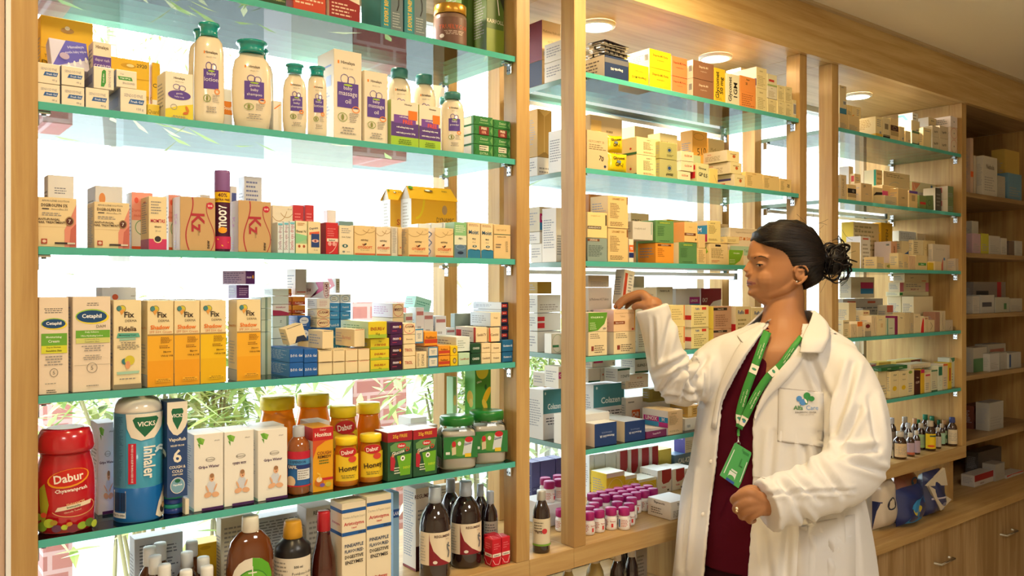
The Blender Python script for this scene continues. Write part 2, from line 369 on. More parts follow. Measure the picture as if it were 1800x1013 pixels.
# ---------------------------------------------------------------- cabinets
PW = .042
def bracket(parent, x, y, z, s=1):
    """small chrome shelf support with two screw holes on the side, facing inwards"""
    m = MB(); m.box(x - .012 * s - .010, x - .012 * s + .010, y - .008, y + .008, z - .0175, z - .0135, CHROME, .001)
    xs = sorted((x, x - .004 * s)); m.box(xs[0], xs[1], y - .009, y + .009, z - .040, z - .0135, CHROME, .0015)
    m.lathe([(.004, z - .0205), (.004, z - .0175)], mat('#a8c4e0', .2), 10, x - .012 * s, y)
    xf = x - .0043 * s
    for dy in (-.0045, .0045):
        V = [(xf, y + dy + .0022 * math.cos(t), z - .031 + .0022 * math.sin(t)) for t in [k * math.pi / 5 for k in range(10)]]
        m.face(V if s > 0 else V[::-1], '#22201e')
    o = m.build('shelf_bracket', parent); return o
def glass_shelf(parent, x0, x1, y0, y1, z, bay):
    m = MB(); t = .0135
    m.box(x0, x1, y0, y1, z - t, z, GLASS, 0, {'f': EDGE, 'b': mat('#5fa79c', .2), 'l': mat('#7fa39f', .15), 'r': EDGE})
    o = m.build('glass_shelf', parent)
    for y in (y0 + .022, y1 - .02):
        bracket(o, x1 + .0005, y, z, 1); bracket(o, x0 - .0005, y, z, -1)
    return o
def wbox(name, parent, x0, x1, y0, y1, z0, z1, mt, bev=.001):
    m = MB(); m.box(x0, x1, y0, y1, z0, z1, mt, bev); return m.build(name, parent)
B1 = (X(67, D), X(908, D)); B2 = (X(1030, D), X(1406, D)); B3 = (X(1474, D), X(1691, D))
ZT = 2.288; YF = D; YK = 1.2 * D + .06   # back of cabinets
def cabinet(bay, x0, x1, label):
    c = tag(empty('display_cabinet', ((x0 + x1) / 2, D + .2, SH[0])), label, 'cabinet', 'open oak display cabinets along the window')
    def P(*a): 
        o = wbox(*a); o.location = (-c.location.x, -c.location.y, -c.location.z); return o
    z0, z1 = SH[0], ZT
    for xa, xb in ((x0 - PW, x0), (x1, x1 + PW)):
        P('upright', c, xa, xb, YF, YF + .052, z0, z1, WV)
        if not (bay == 3 and xa > x0 and xb > x1): P('upright', c, xa, xb, 1.92, 1.978, z0, z1, WV)
    if bay == 3: P('side_panel', c, x1 + .002, x1 + PW - .004, YF + .053, 2.03, .57, z1, WV)
    P('top_board', c, x0 - PW, x1 + PW, YF + .006, 2.03, z1 + .0005, z1 + .02, WH)
    P('base_shelf', c, x0 - PW, x1 + PW, YF, 2.03, z0 - .052, z0 - .0005, WH)
    for L in (1, 2, 3, 4, 5):
        g = glass_shelf(c, x0 + .001, x1 - .001, YF + .004, 1.925, SH[L], bay); g.location = (-c.location.x, -c.location.y, -c.location.z)
    return c
cabinet(1, *B1, 'open oak cabinet with five glass shelves of baby lotions, ointments and honey')
cabinet(2, *B2, 'open oak cabinet with glass shelves in front of the woman')
cabinet(3, *B3, 'open oak cabinet with glass shelves and a solid side panel, behind the woman')
# joining boards of the slots between the cabinets, and their bases
for i, (a, b, lb) in enumerate(((B1[1] + PW, B2[0] - PW, 'narrow oak slot between the two nearest cabinets, one brown bottle standing in it'), (B2[1] + PW, B3[0] - PW, 'narrow oak slot between the middle and third cabinets, half behind the woman'))):
    c = tag(empty('divider_slot', ((a + b) / 2, D + .2, SH[0])), lb, 'cabinet slot', 'slots between the cabinets')
    for nm, q in (('base_shelf', (a + .0005, b - .0005, YF, 2.03, SH[0] - .052, SH[0] - .0005)), ('top_board', (a + .0005, b - .0005, YF + .006, 2.03, ZT + .0005, ZT + .02)), ('top_rail', (a + .0005, b - .0005, 1.90, 1.96, 2.235, ZT))):
        o = wbox(nm, c, *q, WH); o.location = -c.location
# lower counter with drawers
ct = tag(empty('drawer_counter', (3.4, 1.8, 0)), 'low oak counter with drawers running under the cabinets', 'counter')
def CP(nm, *q): o = wbox(nm, ct, *q); o.location = -ct.location; return o
CP('worktop', -.6, 6.0, 1.53, 2.03, .535, .5695, WH, .003)
CP('carcass', -.6, 6.0, 1.58, 2.03, .0, .5345, WH)
xd = -.6; k = 0
DR = wood('oak_drawer', 2, '#c0a074', '#9c7a4c')
for xd in [-.6 + .62 * i for i in range(10)]:
    o = wbox('drawer_front', ct, xd + .003, min(xd + .617, 5.99), 1.56, 1.5795, .05, .532, DR, .0015); o.location = -ct.location
    h = MB(); cx_ = xd + .31
    h.tube([(cx_ - .06, 1.56, .40), (cx_ - .06, 1.535, .40), (cx_ + .06, 1.535, .40), (cx_ + .06, 1.56, .40)], .005, CHROME); h.build('handle', o)
# supports between counter and base shelf
c = tag(empty('support_frame', (1.5, 1.8, .57)), 'upright oak boards between the counter and the cabinet bases', 'support')
for (xa, xb, ya) in ((B1[0] - PW, B1[0], YF), (B1[1] + .03, B1[1] + .07, YF + .12), (2.02, 2.06, YF + .02), (B3[0] - .04, B3[0], YF + .1)):
    o = wbox('support_board', c, xa, xb, ya, 2.03, .5705, SH[0] - .0525, WV); o.location = -c.location
# wooden end bay with solid shelves
x0, x1 = B3[1] + PW, 4.62
c = tag(empty('wooden_bookcase', ((x0 + x1) / 2, 1.8, .57)), 'unlit oak shelving with solid wooden shelves at the far end', 'shelving')
def EP(nm, *q): o = wbox(nm, c, *q); o.location = -c.location; return o
DK = wood('oak_shaded', 0, '#a88a60', '#886a44')  # same oak, its colour darkened to carry the shade of this bay
EP('back_board', x0, x1, 2.0, 2.02, .571, ZT, DK)
EP('side_panel', x1, x1 + .03, YF, 2.02, .571, ZT, WV)
EP('top_board', x0, x1, YF + .006, 2.0, ZT + .0005, ZT + .02, DK)
ENDZ = []
for i, py in enumerate((337, 444, 553, 662, 777)):
    z = ZC - (py - CY) * FD(x0, D) / FPX; ENDZ.append(z); EP('wooden_shelf', x0 + .001, x1 - .001, YF + .004, 1.9995, z - .02, z, DK)
# cabinet downlights
for i, (lx, ly) in enumerate(CABLAMPS):
    e = tag(empty('downlight', (lx, ly, 2.28)), 'round recessed downlight glowing in the oak cabinet top', 'light', 'downlights in the cabinet tops', 'L')
    m = MB(); m.lathe([(.046, -.002), (.052, -.002), (.056, .0), (.056, .0075)], FR, 32, cap=False); m.build('trim_ring', e)
    m = MB(); m.lathe([(.0, -.0005), (.046, -.0005), (.046, -.0015), (0, -.0015)], emit('lamp_glow', (1, .93, .8), 9), 32, cap=False); m.build('diffuser', e)
for (lx, ly, k) in FILL_PANELS:  # unseen fixtures added for the fill lights
    e = tag(empty('added_fill_light', (lx, ly, 2.45)), 'square ceiling light panel above the shop floor', 'light', 'room ceiling panels')
    m = MB(); m.box(-.31, .31, -.31, .31, .0, .015, FR); m.build('frame', e); m = MB(); m.box(-.29, .29, -.29, .29, -.001, 0, emit('fill_glow', WARM2, 3)); m.build('diffuser', e)
for (lx, ly) in SPOTS:
    e = tag(empty('spot_light', (lx, ly, 2.455)), 'round ceiling spot light near the oak fascia', 'light', 'room ceiling spots')
    m = MB(); m.lathe([(.06, -.001), (.07, 0), (.07, .01)], FR, 24, cap=False); m.build('trim_ring', e); m = MB(); m.lathe([(.0, -.001), (.06, -.001)], emit('spot_glow', WARM, 6), 24, cap=False); m.build('diffuser', e)
# LED battens under the back of some shelves
for (bay, xa, xb, L) in ((2, B2[0] + .05, X(1292, 1.9), 3), (2, B2[0] + .05, X(1268, 1.9), 1), (3, B3[0] + .02, X(1556, 1.9), 2)):
    e = tag(empty('light_batten', ((xa + xb) / 2, 1.905, SH[L] - .03)), f'slim white light batten under the glass shelf, {whr(bay, L)}', 'light', 'slim battens under shelves')
    hw = (xb - xa) / 2; m = MB(); m.box(-hw, hw, -.012, .012, .0, .012, FR, .002); m.box(hw - .012, hw + .004, -.014, .014, -.012, .0125, mat('#7a8890', .3), .002); m.build('housing', e)
    m = MB(); m.box(-hw + .01, hw - .014, -.010, .010, -.010, .0, emit('batten_glow', (.95, 1, 1), 2.2), .002); m.build('tube', e)
# left edge of picture: next panel with white strip
m = MB(); m.box(-.25, X(9, D), YF + .004, 2.03, .571, ZT, wood('oak_pinkish', 2, '#dcbfa8', '#c9a68c')); struct(m.build('trim_3'))
m = MB(); m.box(X(10, D), X(19, D), YF - .002, YF + .02, .571, ZT, FR); m.box(X(19, D), X(24, D), YF + .01, YF + .03, .571, ZT, WV); struct(m.build('trim_4'))
# ---------------------------------------------------------------- outside the window
rb = random.Random(11)
m = MB(); m.box(-6, 14, 2.18, 16, -.06, -.01, mat('#a0a29c', .8)); struct(m.build('ground'))
LEAF = [mat(c, .5, .3) for c in ('#9cb05e', '#c2ca80', '#88a05a', '#d6d6a4')]  # greens paled so the leaves carry the hazy glare of the window
def culm(m, x, y, h, lean, thick=.010):
    pts = [(x + lean[0] * t * t, y + lean[1] * t * t, h * t) for t in [i / 8 for i in range(9)]]
    m.tube(pts, [thick * (1 - .5 * i / 8) for i in range(9)], mat('#8a8058', .5), 6)
def leaves(m, c, r, n, L=.15):
    for _ in range(n):
        p = Vector(c) + Vector((rb.gauss(0, r[0]), rb.gauss(0, r[1]), rb.gauss(0, r[2]))); a = rb.uniform(0, 6.28); d = Vector((math.cos(a), math.sin(a) * .8, rb.uniform(-.9, .25))).normalized(); s_ = d.cross(Vector((0, 0, 1))).normalized() * L * rb.uniform(.08, .12)
        l = L * rb.uniform(.6, 1.2); q = p + d * l; mid = p + d * l * .4 + Vector((0, 0, .004)); m.face([p, mid + s_, q, mid - s_], rb.choice(LEAF))
def bamboo(x, y, h, n, desc, spread=.16):
    c = empty('bamboo', (x, y, -.01)); m = MB()
    for i in range(n): culm(m, rb.uniform(-.5, .5) * spread, rb.uniform(-.12, .12), h * rb.uniform(.8, 1.05), (rb.uniform(-.25, .25), rb.uniform(-.05, .1)))
    m.build('stem', c); m = MB()
    leaves(m, (0, 0, h * .74), (spread * .95, .12, h * .13), 560); leaves(m, (0, -.02, h * .95), (spread * 1.1, .12, h * .07), 240)
    m.build('foliage', c); tag(c, desc, 'bamboo', 'bamboo clumps outside the window')
bamboo(.86, 3.3, 1.33, 9, 'feathery bamboo clump outside, seen beside the balm carton', .22)
bamboo(1.22, 3.45, 1.34, 9, 'feathery bamboo clump outside, above the white gripe water cartons', .22)
bamboo(2.14, 3.05, 1.30, 11, 'bamboo clump with pale bare stems outside, beside the brick pillar', .2)
bamboo(3.0, 3.5, 1.3, 7, 'bamboo clump outside behind the middle bay', .2)
BR = bpy.data.materials.new('brick'); BR.use_nodes = True; n_ = BR.node_tree.nodes; bt_ = n_.new('ShaderNodeTexBrick'); tc_ = n_.new('ShaderNodeTexCoord'); mp_ = n_.new('ShaderNodeMapping'); mp_.inputs['Rotation'].default_value = (math.pi / 2, 0, 0)
BR.node_tree.links.new(tc_.outputs['Object'], mp_.inputs[0]); BR.node_tree.links.new(mp_.outputs[0], bt_.inputs[0]); bt_.inputs['Scale'].default_value = 3.2; bt_.inputs['Color1'].default_value = (*lin('#a0645a'), 1); bt_.inputs['Color2'].default_value = (*lin('#925850'), 1); bt_.inputs['Mortar'].default_value = (*lin('#b08a84'), 1); bt_.inputs['Mortar Size'].default_value = .03
BR.node_tree.links.new(bt_.outputs[0], bsdf(BR).inputs['Base Color']); bsdf(BR).inputs['Roughness'].default_value = .9
for x0_, x1_, y_, dsc in ((2.02, 2.34, 3.9, 'pinkish brick pillar outside behind the bamboo stems'), (.60, .71, 3.9, 'slim brick pillar outside seen above the inhaler bottle')):
    m = MB(); m.box(x0_, x1_, y_, y_ + .3, -.01, 1.42 if x0_ != 1.18 else 1.28, BR); tag(m.build('brick_pillar'), dsc, 'pillar', 'brick pillars outside')
m = MB(); m.box(1.66, 1.99, 3.85, 4.2, -.01, 3.4, mat('#f4f4f2', .7)); tag(m.build('white_pillar'), 'white rendered pillar outside between the bamboo clumps', 'pillar')
m = MB(); m.box(-.2, .52, 5.2, 5.3, -.01, 3.4, mat('#f4f4f2', .7)); tag(m.build('white_panel'), 'white wall outside at the left end of the window', 'wall panel')
m = MB(); m.box(1.4, 9, 6.0, 6.2, -.01, 1.15, mat('#aeb8b6', .8)); m.box(-3, 9, 6.1, 6.3, -.01, .9, mat('#a0a29c', .8)); struct(m.build('wall_garden'))
m = MB(); 
for _ in range(2600):
    x, y = rb.uniform(.3, 5), rb.uniform(2.4, 3.9); h = rb.uniform(.05, .16); a = rb.uniform(-.04, .04); m.face([(x, y, -.01), (x + .008, y, -.01), (x + a, y + rb.uniform(-.03, .03), h)], rb.choice(LEAF))
o = m.build('grass'); o['kind'] = 'stuff'; tag(o, 'grass growing along the foot of the window outside', 'grass')
def tree(x, y, z, r, n, desc):
    c = empty('tree', (x, y, -.01)); m = MB(); m.tube([(0, 0, 0), (.1, 0, z * .5), (0, .1, z)], [.12, .09, .04], mat('#8a8478', .8), 8)
    for k in range(7): a = k * .9; m.tube([(0, 0, z * .7), (r * .4 * math.cos(a), r * .4 * math.sin(a), z * .95), (r * .8 * math.cos(a), r * .8 * math.sin(a), z * 1.1)], [.04, .025, .01], mat('#8a8478', .8), 5)
    m.build('trunk', c); m = MB(); leaves(m, (0, 0, z), (r * .5, r * .5, r * .3), n, .16); m.build('foliage', c); tag(c, desc, 'tree', 'trees outside')
tree(2.0, 9.0, 4.2, 1.5, 900, 'pale leafy tree outside seen high above the baby bottles'); tree(4.6, 10.5, 4.9, 1.8, 1200, 'second pale tree outside, further along the garden wall')
# ================================================================ LEFT BAY
G6 = '#6f6a66'; G9 = '#9a9590'; PUR = '#5b3f9c'; CR = '#f3e8d2'; ORG = '#f08a24'
def bottle(bay, L, x0, x1, yt, inset, desc, body, prof, parts, name='bottle', cat='bottle', sy=1.0, pw=2, lab=None, n=30, z0=None, rz=None, h=None, glass=None, bodyname=None):
    """prof: [(r,z)] normalised (r 0..1 of half width, z 0..1 of height); parts: [(name, prof, colour or mats)]; lab: (z0,z1,a0,a1,colour,art)"""
    Y = D + inset
    for _ in range(3):
        cxp = (x0 + x1) / 2; x = X(cxp, Y); fd = FD(x, Y); R = (x1 - x0) / 2 * fd / FPX; Y = D + inset + R * sy
    zb = SH[L] if z0 is None else z0; H = h or Zat(cxp, yt, Y) - zb
    az = math.atan2(x, Y) if rz is None else rz   # turn the front to the aisle
    q = settle(bay, L, [x - R * .93, x + R * .93, Y - R * sy * .93, Y + R * sy * .93, zb, zb + H], True); x, Y = (q[0] + q[1]) / 2, (q[2] + q[3]) / 2
    c = empty(name, (x, Y, zb + .0004), -az * .55 if rz is None else rz)
    mb = MB(); mb.lathe([(r * R, z * H) for r, z in prof], body if not isinstance(body, str) else mat(body, .3, .5, coat=.3), n, sy=sy, pw=pw); mb.build(bodyname or 'body', c)
    for pn, pp, pc in parts:
        mb = MB(); mb.lathe([(r * R, z * H) for r, z in pp], pc if not isinstance(pc, str) else mat(pc, .35, .5), n, sy=1 if pn in ('cap', 'lid', 'neck') else sy, pw=2 if pn in ('cap', 'lid', 'neck') else pw); mb.build(pn, c)
    if lab:
        for lb in (lab if isinstance(lab, list) else [lab]):
            z_0, z_1, a0, a1, lr, lc, art = lb[:7]
            fr, w_, h_ = wrapf(R * lr, z_0 * H, z_1 * H, a0, a1, 1, sy); mb = MB()
            ops = ([('r', 0, 0, 1, 1, lc)] if lc else []) + list(art); mb.art(fr, ops, w_, h_, True); mb.build('label', c)
    tag(c, desc, cat, f'{cat}s on the {whr(bay, L)}', whr(bay, L)); c['_top'] = zb + H; return c
def babyart(title, big=.07, cx=.5):
    n = len(title); o = [('t', 'Himalaya', cx, .86, .045, '#5a4a40', True, 0, .75), ('r', cx - .37, .845, cx - .31, .88, ORG), ('t', 'SINCE 1930', cx, .80, .018, G9, False, 0, .6),
        ('r', cx - .38, .36 + .02 * (3 - n), cx + .38, .64, PUR), ('o', cx - .12, .68, .15, .055, PUR, .0012), ('o', cx + .12, .67, .14, .05, PUR, .0012), ('e', cx, .615, .16, .012, '#a8c832')]
    for i, t in enumerate(title): o.append(('t', t, cx, .575 - .07 * i, big * .72, '#f4ecf6', False, 0, .66))
    return o + [('o', cx + .28, .35, .14, .038, ORG, .0018), ('l', cx + .05, .2, cx + .42, .31, 5, G9), ('o', cx - .2, .25, .17, .05, '#7d9a3c', .0012), ('e', cx - .2, .25, .05, .035, '#8a8f4a'), ('l', cx - .3, .06, cx + .3, .15, 3, G9, 1)]
# ---- top shelf (cut by the frame)
C = carton
C(1, 1, 454, 503, None, .02, .09, '#7fb23a', [('r', 0, .0, 1, .16, '#2c4a22'), ('t', 'ANTI DANDRUFF SHAMPOO', .5, .09, .05, '#dfe6a0'), ('t', 'Keto', .5, .6, .2, '#f3f3e0', True)], 'green and yellow shampoo carton', h=.15)
C(1, 1, 515, 573, None, .02, .10, '#d24a28', [('l', .06, .1, .94, .36, 5, '#f4d6b8'), ('t', 'Vitamin C', .5, .7, .12, '#fff0e0', True), ('r', 0, .5, 1, .54, '#b03018')], 'orange-red carton with pale fine print', h=.16)
C(1, 1, 578, 633, None, .02, .10, CR, [('p', [(0, 0), (1, 0), (1, .28), (0, .40)], '#9c2222'), ('t', '3.8', .66, .44, .09, '#4a3a30'), ('t', 'V', .3, .47, .14, '#8a4a30'), ('l', .08, .06, .92, .26, 4, '#f0c8b0'), ('t', 'V wash', .5, .7, .1, '#8a2222', True)], 'cream and dark red intimate wash carton', h=.15)
C(1, 1, 579, 632, None, .13, .06, '#eeb54a', [('t', 'PANCAL', .5, .5, .3, '#b8702a', True, 90, .8)], 'amber carton behind the dark red one', h=.14)
for xa, xb in ((669, 709), (710.5, 750)):
    C(1, 1, xa, xb, None, .03, .09, '#6d7f88', [('p', [(0, .02), (0, 1), (.6, 1), (.6, .75), (.45, .62), (.45, .02)], '#1f7f8c'), ('r', .1, .06, .38, .62, '#2a93a0'), ('t', '5 EXPERT BENEFITS', .24, .34, .11, '#f0c61c', True, 90, .5), ('c', [(.72, .6), (.80, .5), (.80, .4), (.72, .32)], '#1b1b22', .0022), ('l', .52, .08, .92, .3, 6, '#b6c2c8')], 'teal and grey hair dye carton', side=[('r', 0, 0, 1, 1, '#216f7c')], h=.165)
brown = mat('#7d5f52', .4)
bottle(1, 1, 763, 820, 13, .035, 'brown cosmetic jar with a gold lid', '#86695a', [(0.93, 0), (1, .03), (1, .74), (.9, .79)], [('lid', [(.98, .79), (1, .80), (1, .98), (.97, 1), (0, 1)], mat('#d8a23c', .25, .6, .6))], 'cosmetic_jar', 'jar', lab=(.12, .68, -75, 75, 1.005, '#7a5446', [('t', 'TRUELYCOR', .5, .62, .16, '#e0603a', False, 0, .8), ('l', .2, .3, .8, .48, 3, '#d8c0b0', 1), ('e', .2, .26, .06, .08, '#f0e8e0')]))
C(1, 1, 811, 848, None, .10, .07, '#5e7f3a', [('r', .1, 0, .3, 1, '#4a6a2c'), ('r', .75, .0, .85, 1, '#8ba55c')], 'olive green carton with a clear window', h=.2)
mb = MB(); 
C(1, 1, 855, 886, None, .04, .06, '#4d6b28', [('t', 'KAIRFOLL', .5, .46, .05, '#f2ead2', False, 0, .95), ('r', .0, 0, 1, .36, '#7c8f28'), ('p', [(.35, 1), (1, .62), (1, 1)], '#26301a'), ('c', [(.62, .75), (.72, .55)], '#f3f1e6', .003)], 'tall dark olive hair carton', h=.19)
C(1, 1, 380, 452, None, .07, .13, '#f2f4f4', [], 'white carton seen from below at the shelf edge', h=.09)
C(1, 1, 250, 372, None, .12, .12, '#dfe6df', [('r', 0, 0, 1, .3, '#9ab08a')], 'pale green carton above the lotion bottles', h=.12)
# ---- second shelf
C(1, 2, 71, 164, 34, .135, .04, '#f4c321', [('r', 0, 0, 1, .40, '#f3f0ea'), ('r', 0, .675, 1, .685, '#d9a70f'), ('t', 'THUMB SPICA SPLINT', .42, .60, .055, '#6a5410', False, 0, .7), ('t', 'DYNA', .25, .53, .055, '#6a5410'), ('t', 'C E', .86, .63, .05, '#5a4a14', True), ('e', .5, .88, .13, .028, '#b98f4a'), ('e', .5, .905, .05, .02, '#fff6d8'), ('l', .1, .3, .4, .34, 1, G9)], 'tall yellow and white wrist splint carton')
z = stack(1, 2, 65.5, 106, .015, .12, [(148.5, CR, 0, 'x'), (112, CR, 0, 'x')]) if False else None
def sens(g): return [('t', 'SENSODYNE', .5, .72, .13, '#8d8a9a', False, 0, .72), ('p', [(.3, .38), (.38, .58), (.92, .58), (.86, .38)] if g else [(.25, .38), (.33, .58), (.92, .58), (.86, .38)], '#2f62a8'), ('t', 'Fresh Gel', .62, .48, .1, '#dfe8f6', True, 0, .45), ('t', '150 g' if g else '40 g', .75, .18, .12, '#8d8a9a')]
sL = [('r', 0, 0, 1, 1, '#aab2d0'), ('r', .02, .3, .9, .7, '#6a78b4')]
SN = 'cream toothpaste carton end with blue slanted flash'
zt = {}
for i, (a, b, y1, y2) in enumerate(((65.5, 106, 148, 112), (107.5, 149, 152, 117.5))):
    zt[i] = stack(1, 2, a, b, .012, .13, [(y1, CR, sens(0), SN, sL), (y2, CR, sens(0), SN, sL)])
z = stack(1, 2, 150, 192, .012, .13, [(156, CR, sens(0), SN, sL)])
z3 = stack(1, 2, 164, 201, .012, .10, [(118.5, CR, [('p', [(.35, .1), (.5, .1), (.6, .3), (.6, .85), (.5, .9), (.4, .8)], '#3f9a3c'), ('t', 'SENSODYNE', .78, .5, .1, '#8d8a9a', False, 90, .8), ('t', 'Fresh Mint', .48, .5, .07, '#e6f3e2', True, 90, .6)], 'cream toothpaste carton on its side with green flash', sL)], z0=z)
z = stack(1, 2, 211, 258, .012, .15, [(157, CR, sens(1), 'large cream toothpaste carton with blue slanted flash', sL)])
stack(1, 2, 204, 241, .012, .12, [(124, CR, [('p', [(.12, .42), (.06, .62), (.74, .62), (.8, .42)], '#3f9a3c'), ('t', 'Fresh Mint', .42, .52, .1, '#e6f3e2', True, 180, .5), ('t', 'SENSODYNE', .6, .26, .12, '#8d8a9a', False, 180, .6), ('t', '40 g', .28, .76, .1, '#8d8a9a', False, 180)], 'upside-down cream toothpaste carton with green flash', sL)], z0=z)
# purple tray of wipes lying on the toothpaste, tilted
Y = D + .05; a, b = X(92, Y), X(160, Y); zz = max(zt.values())
m = carton_mesh(b - a, .024, .062, '#d4d4f0', [('p', [(0, .0), (1, .42), (1, 1), (.45, 1)], '#5a57c8'), ('t', 'Himalaya', .7, .8, .12, '#c9cbf3', True, 14, .5), ('t', 'gentle baby wipes', .68, .62, .12, '#c9cbf3', True, 14, .6)] + [('e', .45 + .16 * i, .12 + .09 * i, .035, .10, '#eef0fb') for i in range(4)] + [('e', .36, .42, .13, .12, '#b9a9d0')], [])
tag(m.build('wipes_pack', None, ((a + b) / 2, Y + .02, zz + .001), .06, -.42, 0), 'violet-blue pack of baby wipes leaning on the toothpaste cartons', 'pack', None, whr(1, 2))
C(1, 2, 163, 196, 92, .045, .04, CR, [('t', 'Himalaya', .5, .8, .16, '#6a5548', True, 0, .7), ('r', 0, .05, 1, .5, PUR), ('t', 'diaper rash', .5, .36, .14, '#e6daf0', False, 0, .8), ('t', 'cream', .5, .16, .12, '#e6daf0')], 'small cream carton with violet lower half', z0=z3, h=.052)
C(1, 2, 197, 266, 102, .15, .03, '#f4c11e', [('r', 0, 0, 1, .28, '#f0ece6'), ('t', '2920', .8, .92, .055, '#7a6010', True), ('e', .45, .9, .2, .035, '#d8a20f'), ('e', .5, .905, .1, .022, '#ffe9a0'), ('t', 'DYNAMIC', .75, .46, .06, '#b08a2a'), ('r', 0, .72, 1, .73, '#dba70e')], 'yellow splint carton with white base, middle of three')
C(1, 2, 267, 282, 111, .16, .03, '#f4c11e', [('r', 0, 0, 1, .45, '#f3efe8'), ('t', 'CE', .5, .66, .06, '#5a4a14', True, 0, .9)], 'narrow strip of yellow splint carton behind the soap')
C(1, 2, 259, 281, 184, .05, .05, '#f2d34a', [('t', 'Quard', .5, .5, .4, '#8a7428', False, 0, .9)], 'small yellow carton low beside the toothpaste')
C(1, 2, 290, 340, 128, .02, .055, '#f2ead6', [('p', [(0, 0), (1, 0), (1, .36), (.5, .30), (0, .2)], '#ead634'), ('t', 'Himalaya', .5, .87, .06, '#5a4a40', True, 0, .6), ('t', 'SINCE 1930', .5, .80, .025, G9), ('o', .4, .69, .13, .06, PUR, .001), ('o', .6, .67, .13, .06, PUR, .001), ('e', .5, .52, .41, .1, PUR), ('t', 'gentle', .5, .55, .05, '#efe6f4'), ('t', 'baby soap', .5, .48, .045, '#efe6f4', False, 0, .6), ('o', .3, .26, .12, .06, G9, .001), ('e', .78, .24, .05, .07, '#d9801f', .4), ('e', .72, .15, .1, .03, '#d06a1c', .2), ('l', .2, .02, .8, .09, 2, G9, 1)], 'baby soap carton with almond picture')
lot = [(.86, 0), (.97, .02), (1, .08), (1, .55), (.97, .74), (.86, .82), (.66, .86), (.5, .875)]
capf = lambda w: [(w * .86, .87), (w * .80, .9), (w * .84, .965), (w, .97), (w * 1.02, .985), (w * .96, 1), (0, 1)]
TE = mat('#0f9c98', .22, .6, coat=.5)
CRB = mat('#f0e2c6', .3, .5, coat=.5)
def himb(x0, x1, yt, ins, lines, desc, sy=.6, w=.62, lo=.06, hi=.80, z=(-34, 40), L=2, prof=lot):
    return bottle(1, L, x0, x1, yt, ins, desc, CRB, prof, [('cap', capf(w), TE)], 'lotion_bottle', 'bottle', sy=sy, lab=(lo, hi, *z, 1.004, None, babyart(lines, .075)))
himb(342, 393, 43, .02, ['baby', 'lotion'], 'tall cream baby lotion bottle with teal flip cap', .62, .7)
himb(332, 378, 54, .085, ['baby', 'lotion'], 'cream baby lotion bottle half hidden behind the tall one', .55)
himb(408, 477, 75, .02, ['gentle', 'baby', 'shampoo'], 'wide cream baby shampoo bottle with teal cap', .5, .76, prof=[(.72, 0), (.84, .02), (.97, .2), (1, .42), (.96, .66), (.84, .78), (.62, .83), (.6, .86)])
himb(420, 480, 88, .10, ['gentle', 'baby'], 'cream shampoo bottle behind the wide baby shampoo', .4, .7)
himb(497, 539, 115, .02, ['gentle', 'baby', 'shampoo'], 'small cream baby shampoo bottle beside the wide one', .55, .74, prof=[(.78, 0), (.9, .02), (1, .2), (1, .45), (.95, .66), (.82, .77), (.55, .83), (.5, .86)])
himb(540, 574, 119, .02, ['baby', 'lotion'], 'small slim baby lotion bottle beside the oil carton', .7, .84)
C(1, 2, 391, 409, 157, .10, .03, '#f6f3ee', [('r', 0, .42, 1, .72, ORG), ('t', 'Doudi', .5, .57, .18, '#fff2e0', True, 0, .9)], 'white and orange carton between two baby bottles')
C(1, 2, 480, 496, 178, .05, .03, '#f6efe0', [('r', 0, 0, 1, .12, ORG), ('c', [(.1, .75), (.8, .9)], ORG, .002)], 'small cream carton with orange edge')
C(1, 2, 586.5, 636, 90, .02, .08, '#f0e4cc', babyart(['baby', 'massage', 'oil'], .075), 'tallest baby massage oil carton', side=[('r', .15, .82, .85, .84, '#8aa0d8'), ('r', .55, .6, .85, .72, '#b8c6ec'), ('l', .2, .2, .8, .55, 9, '#b0b4c4')])
C(1, 2, 640, 682, 127, .02, .07, '#f0e4cc', babyart(['baby', 'massage', 'oil'], .075), 'shorter baby massage oil carton', side=[('l', .2, .2, .8, .8, 9, '#b0b4c4')])
pw_ = [(.88, 0), (.98, .03), (1, .1), (1, .7), (.9, .8), (.68, .86), (.5, .89)]
GT = mat('#3f8480', .3, .5)
def pwd(x0, x1, yt, ins, desc): return bottle(1, 2, x0, x1, yt, ins, desc, CRB, pw_, [('cap', [(.52, .885), (.7, .89), (.72, .975), (.66, 1), (0, 1)], GT)], 'powder_bottle', 'bottle', sy=.65, lab=(.06, .84, -38, 38, 1.004, None, babyart(['baby', 'powder'], .075)))
pwd(681, 723, 122, .085, 'cream baby powder bottle behind the gift cartons, nearer the oil'); pwd(725, 766, 133, .085, 'second cream baby powder bottle behind the gift cartons'); pwd(775, 816, 164, .02, 'front baby powder bottle beside the green soap bars'); pwd(768, 799, 172, .11, 'baby powder bottle mostly hidden behind the front one')
for a, b, y in ((687, 736, 178), (736.5, 775, 187)):
    C(1, 2, a, b, y, .015, .06, '#f0e6cf', [('t', 'Himalaya', .62, .92, .05, '#5a4a40', True, 0, .5), ('r', 0, 0, 1, .21, '#a6cf3a'), ('r', 0, .21, 1, .52, '#5a3a86'), ('r', .1, .5, .9, .68, '#7a4aa8'), ('r', .62, .6, .95, .8, '#ef7d22'), ('t', 'refreshing', .45, .64, .05, '#f4ecf6', True, 0, .6), ('t', 'FREE', .6, .54, .09, '#ef5a22', True), ('t', 'refreshing baby soap', .5, .41, .05, '#fff', True, 0, .92), ('t', 'with baby powder 200g', .52, .29, .05, '#fff', True, 0, .9), ('l', .25, .04, .75, .16, 3, '#5c7a20', 1)], 'baby gift carton with violet band and orange FREE', side=[('r', 0, 0, 1, 1, '#b8cc70')])
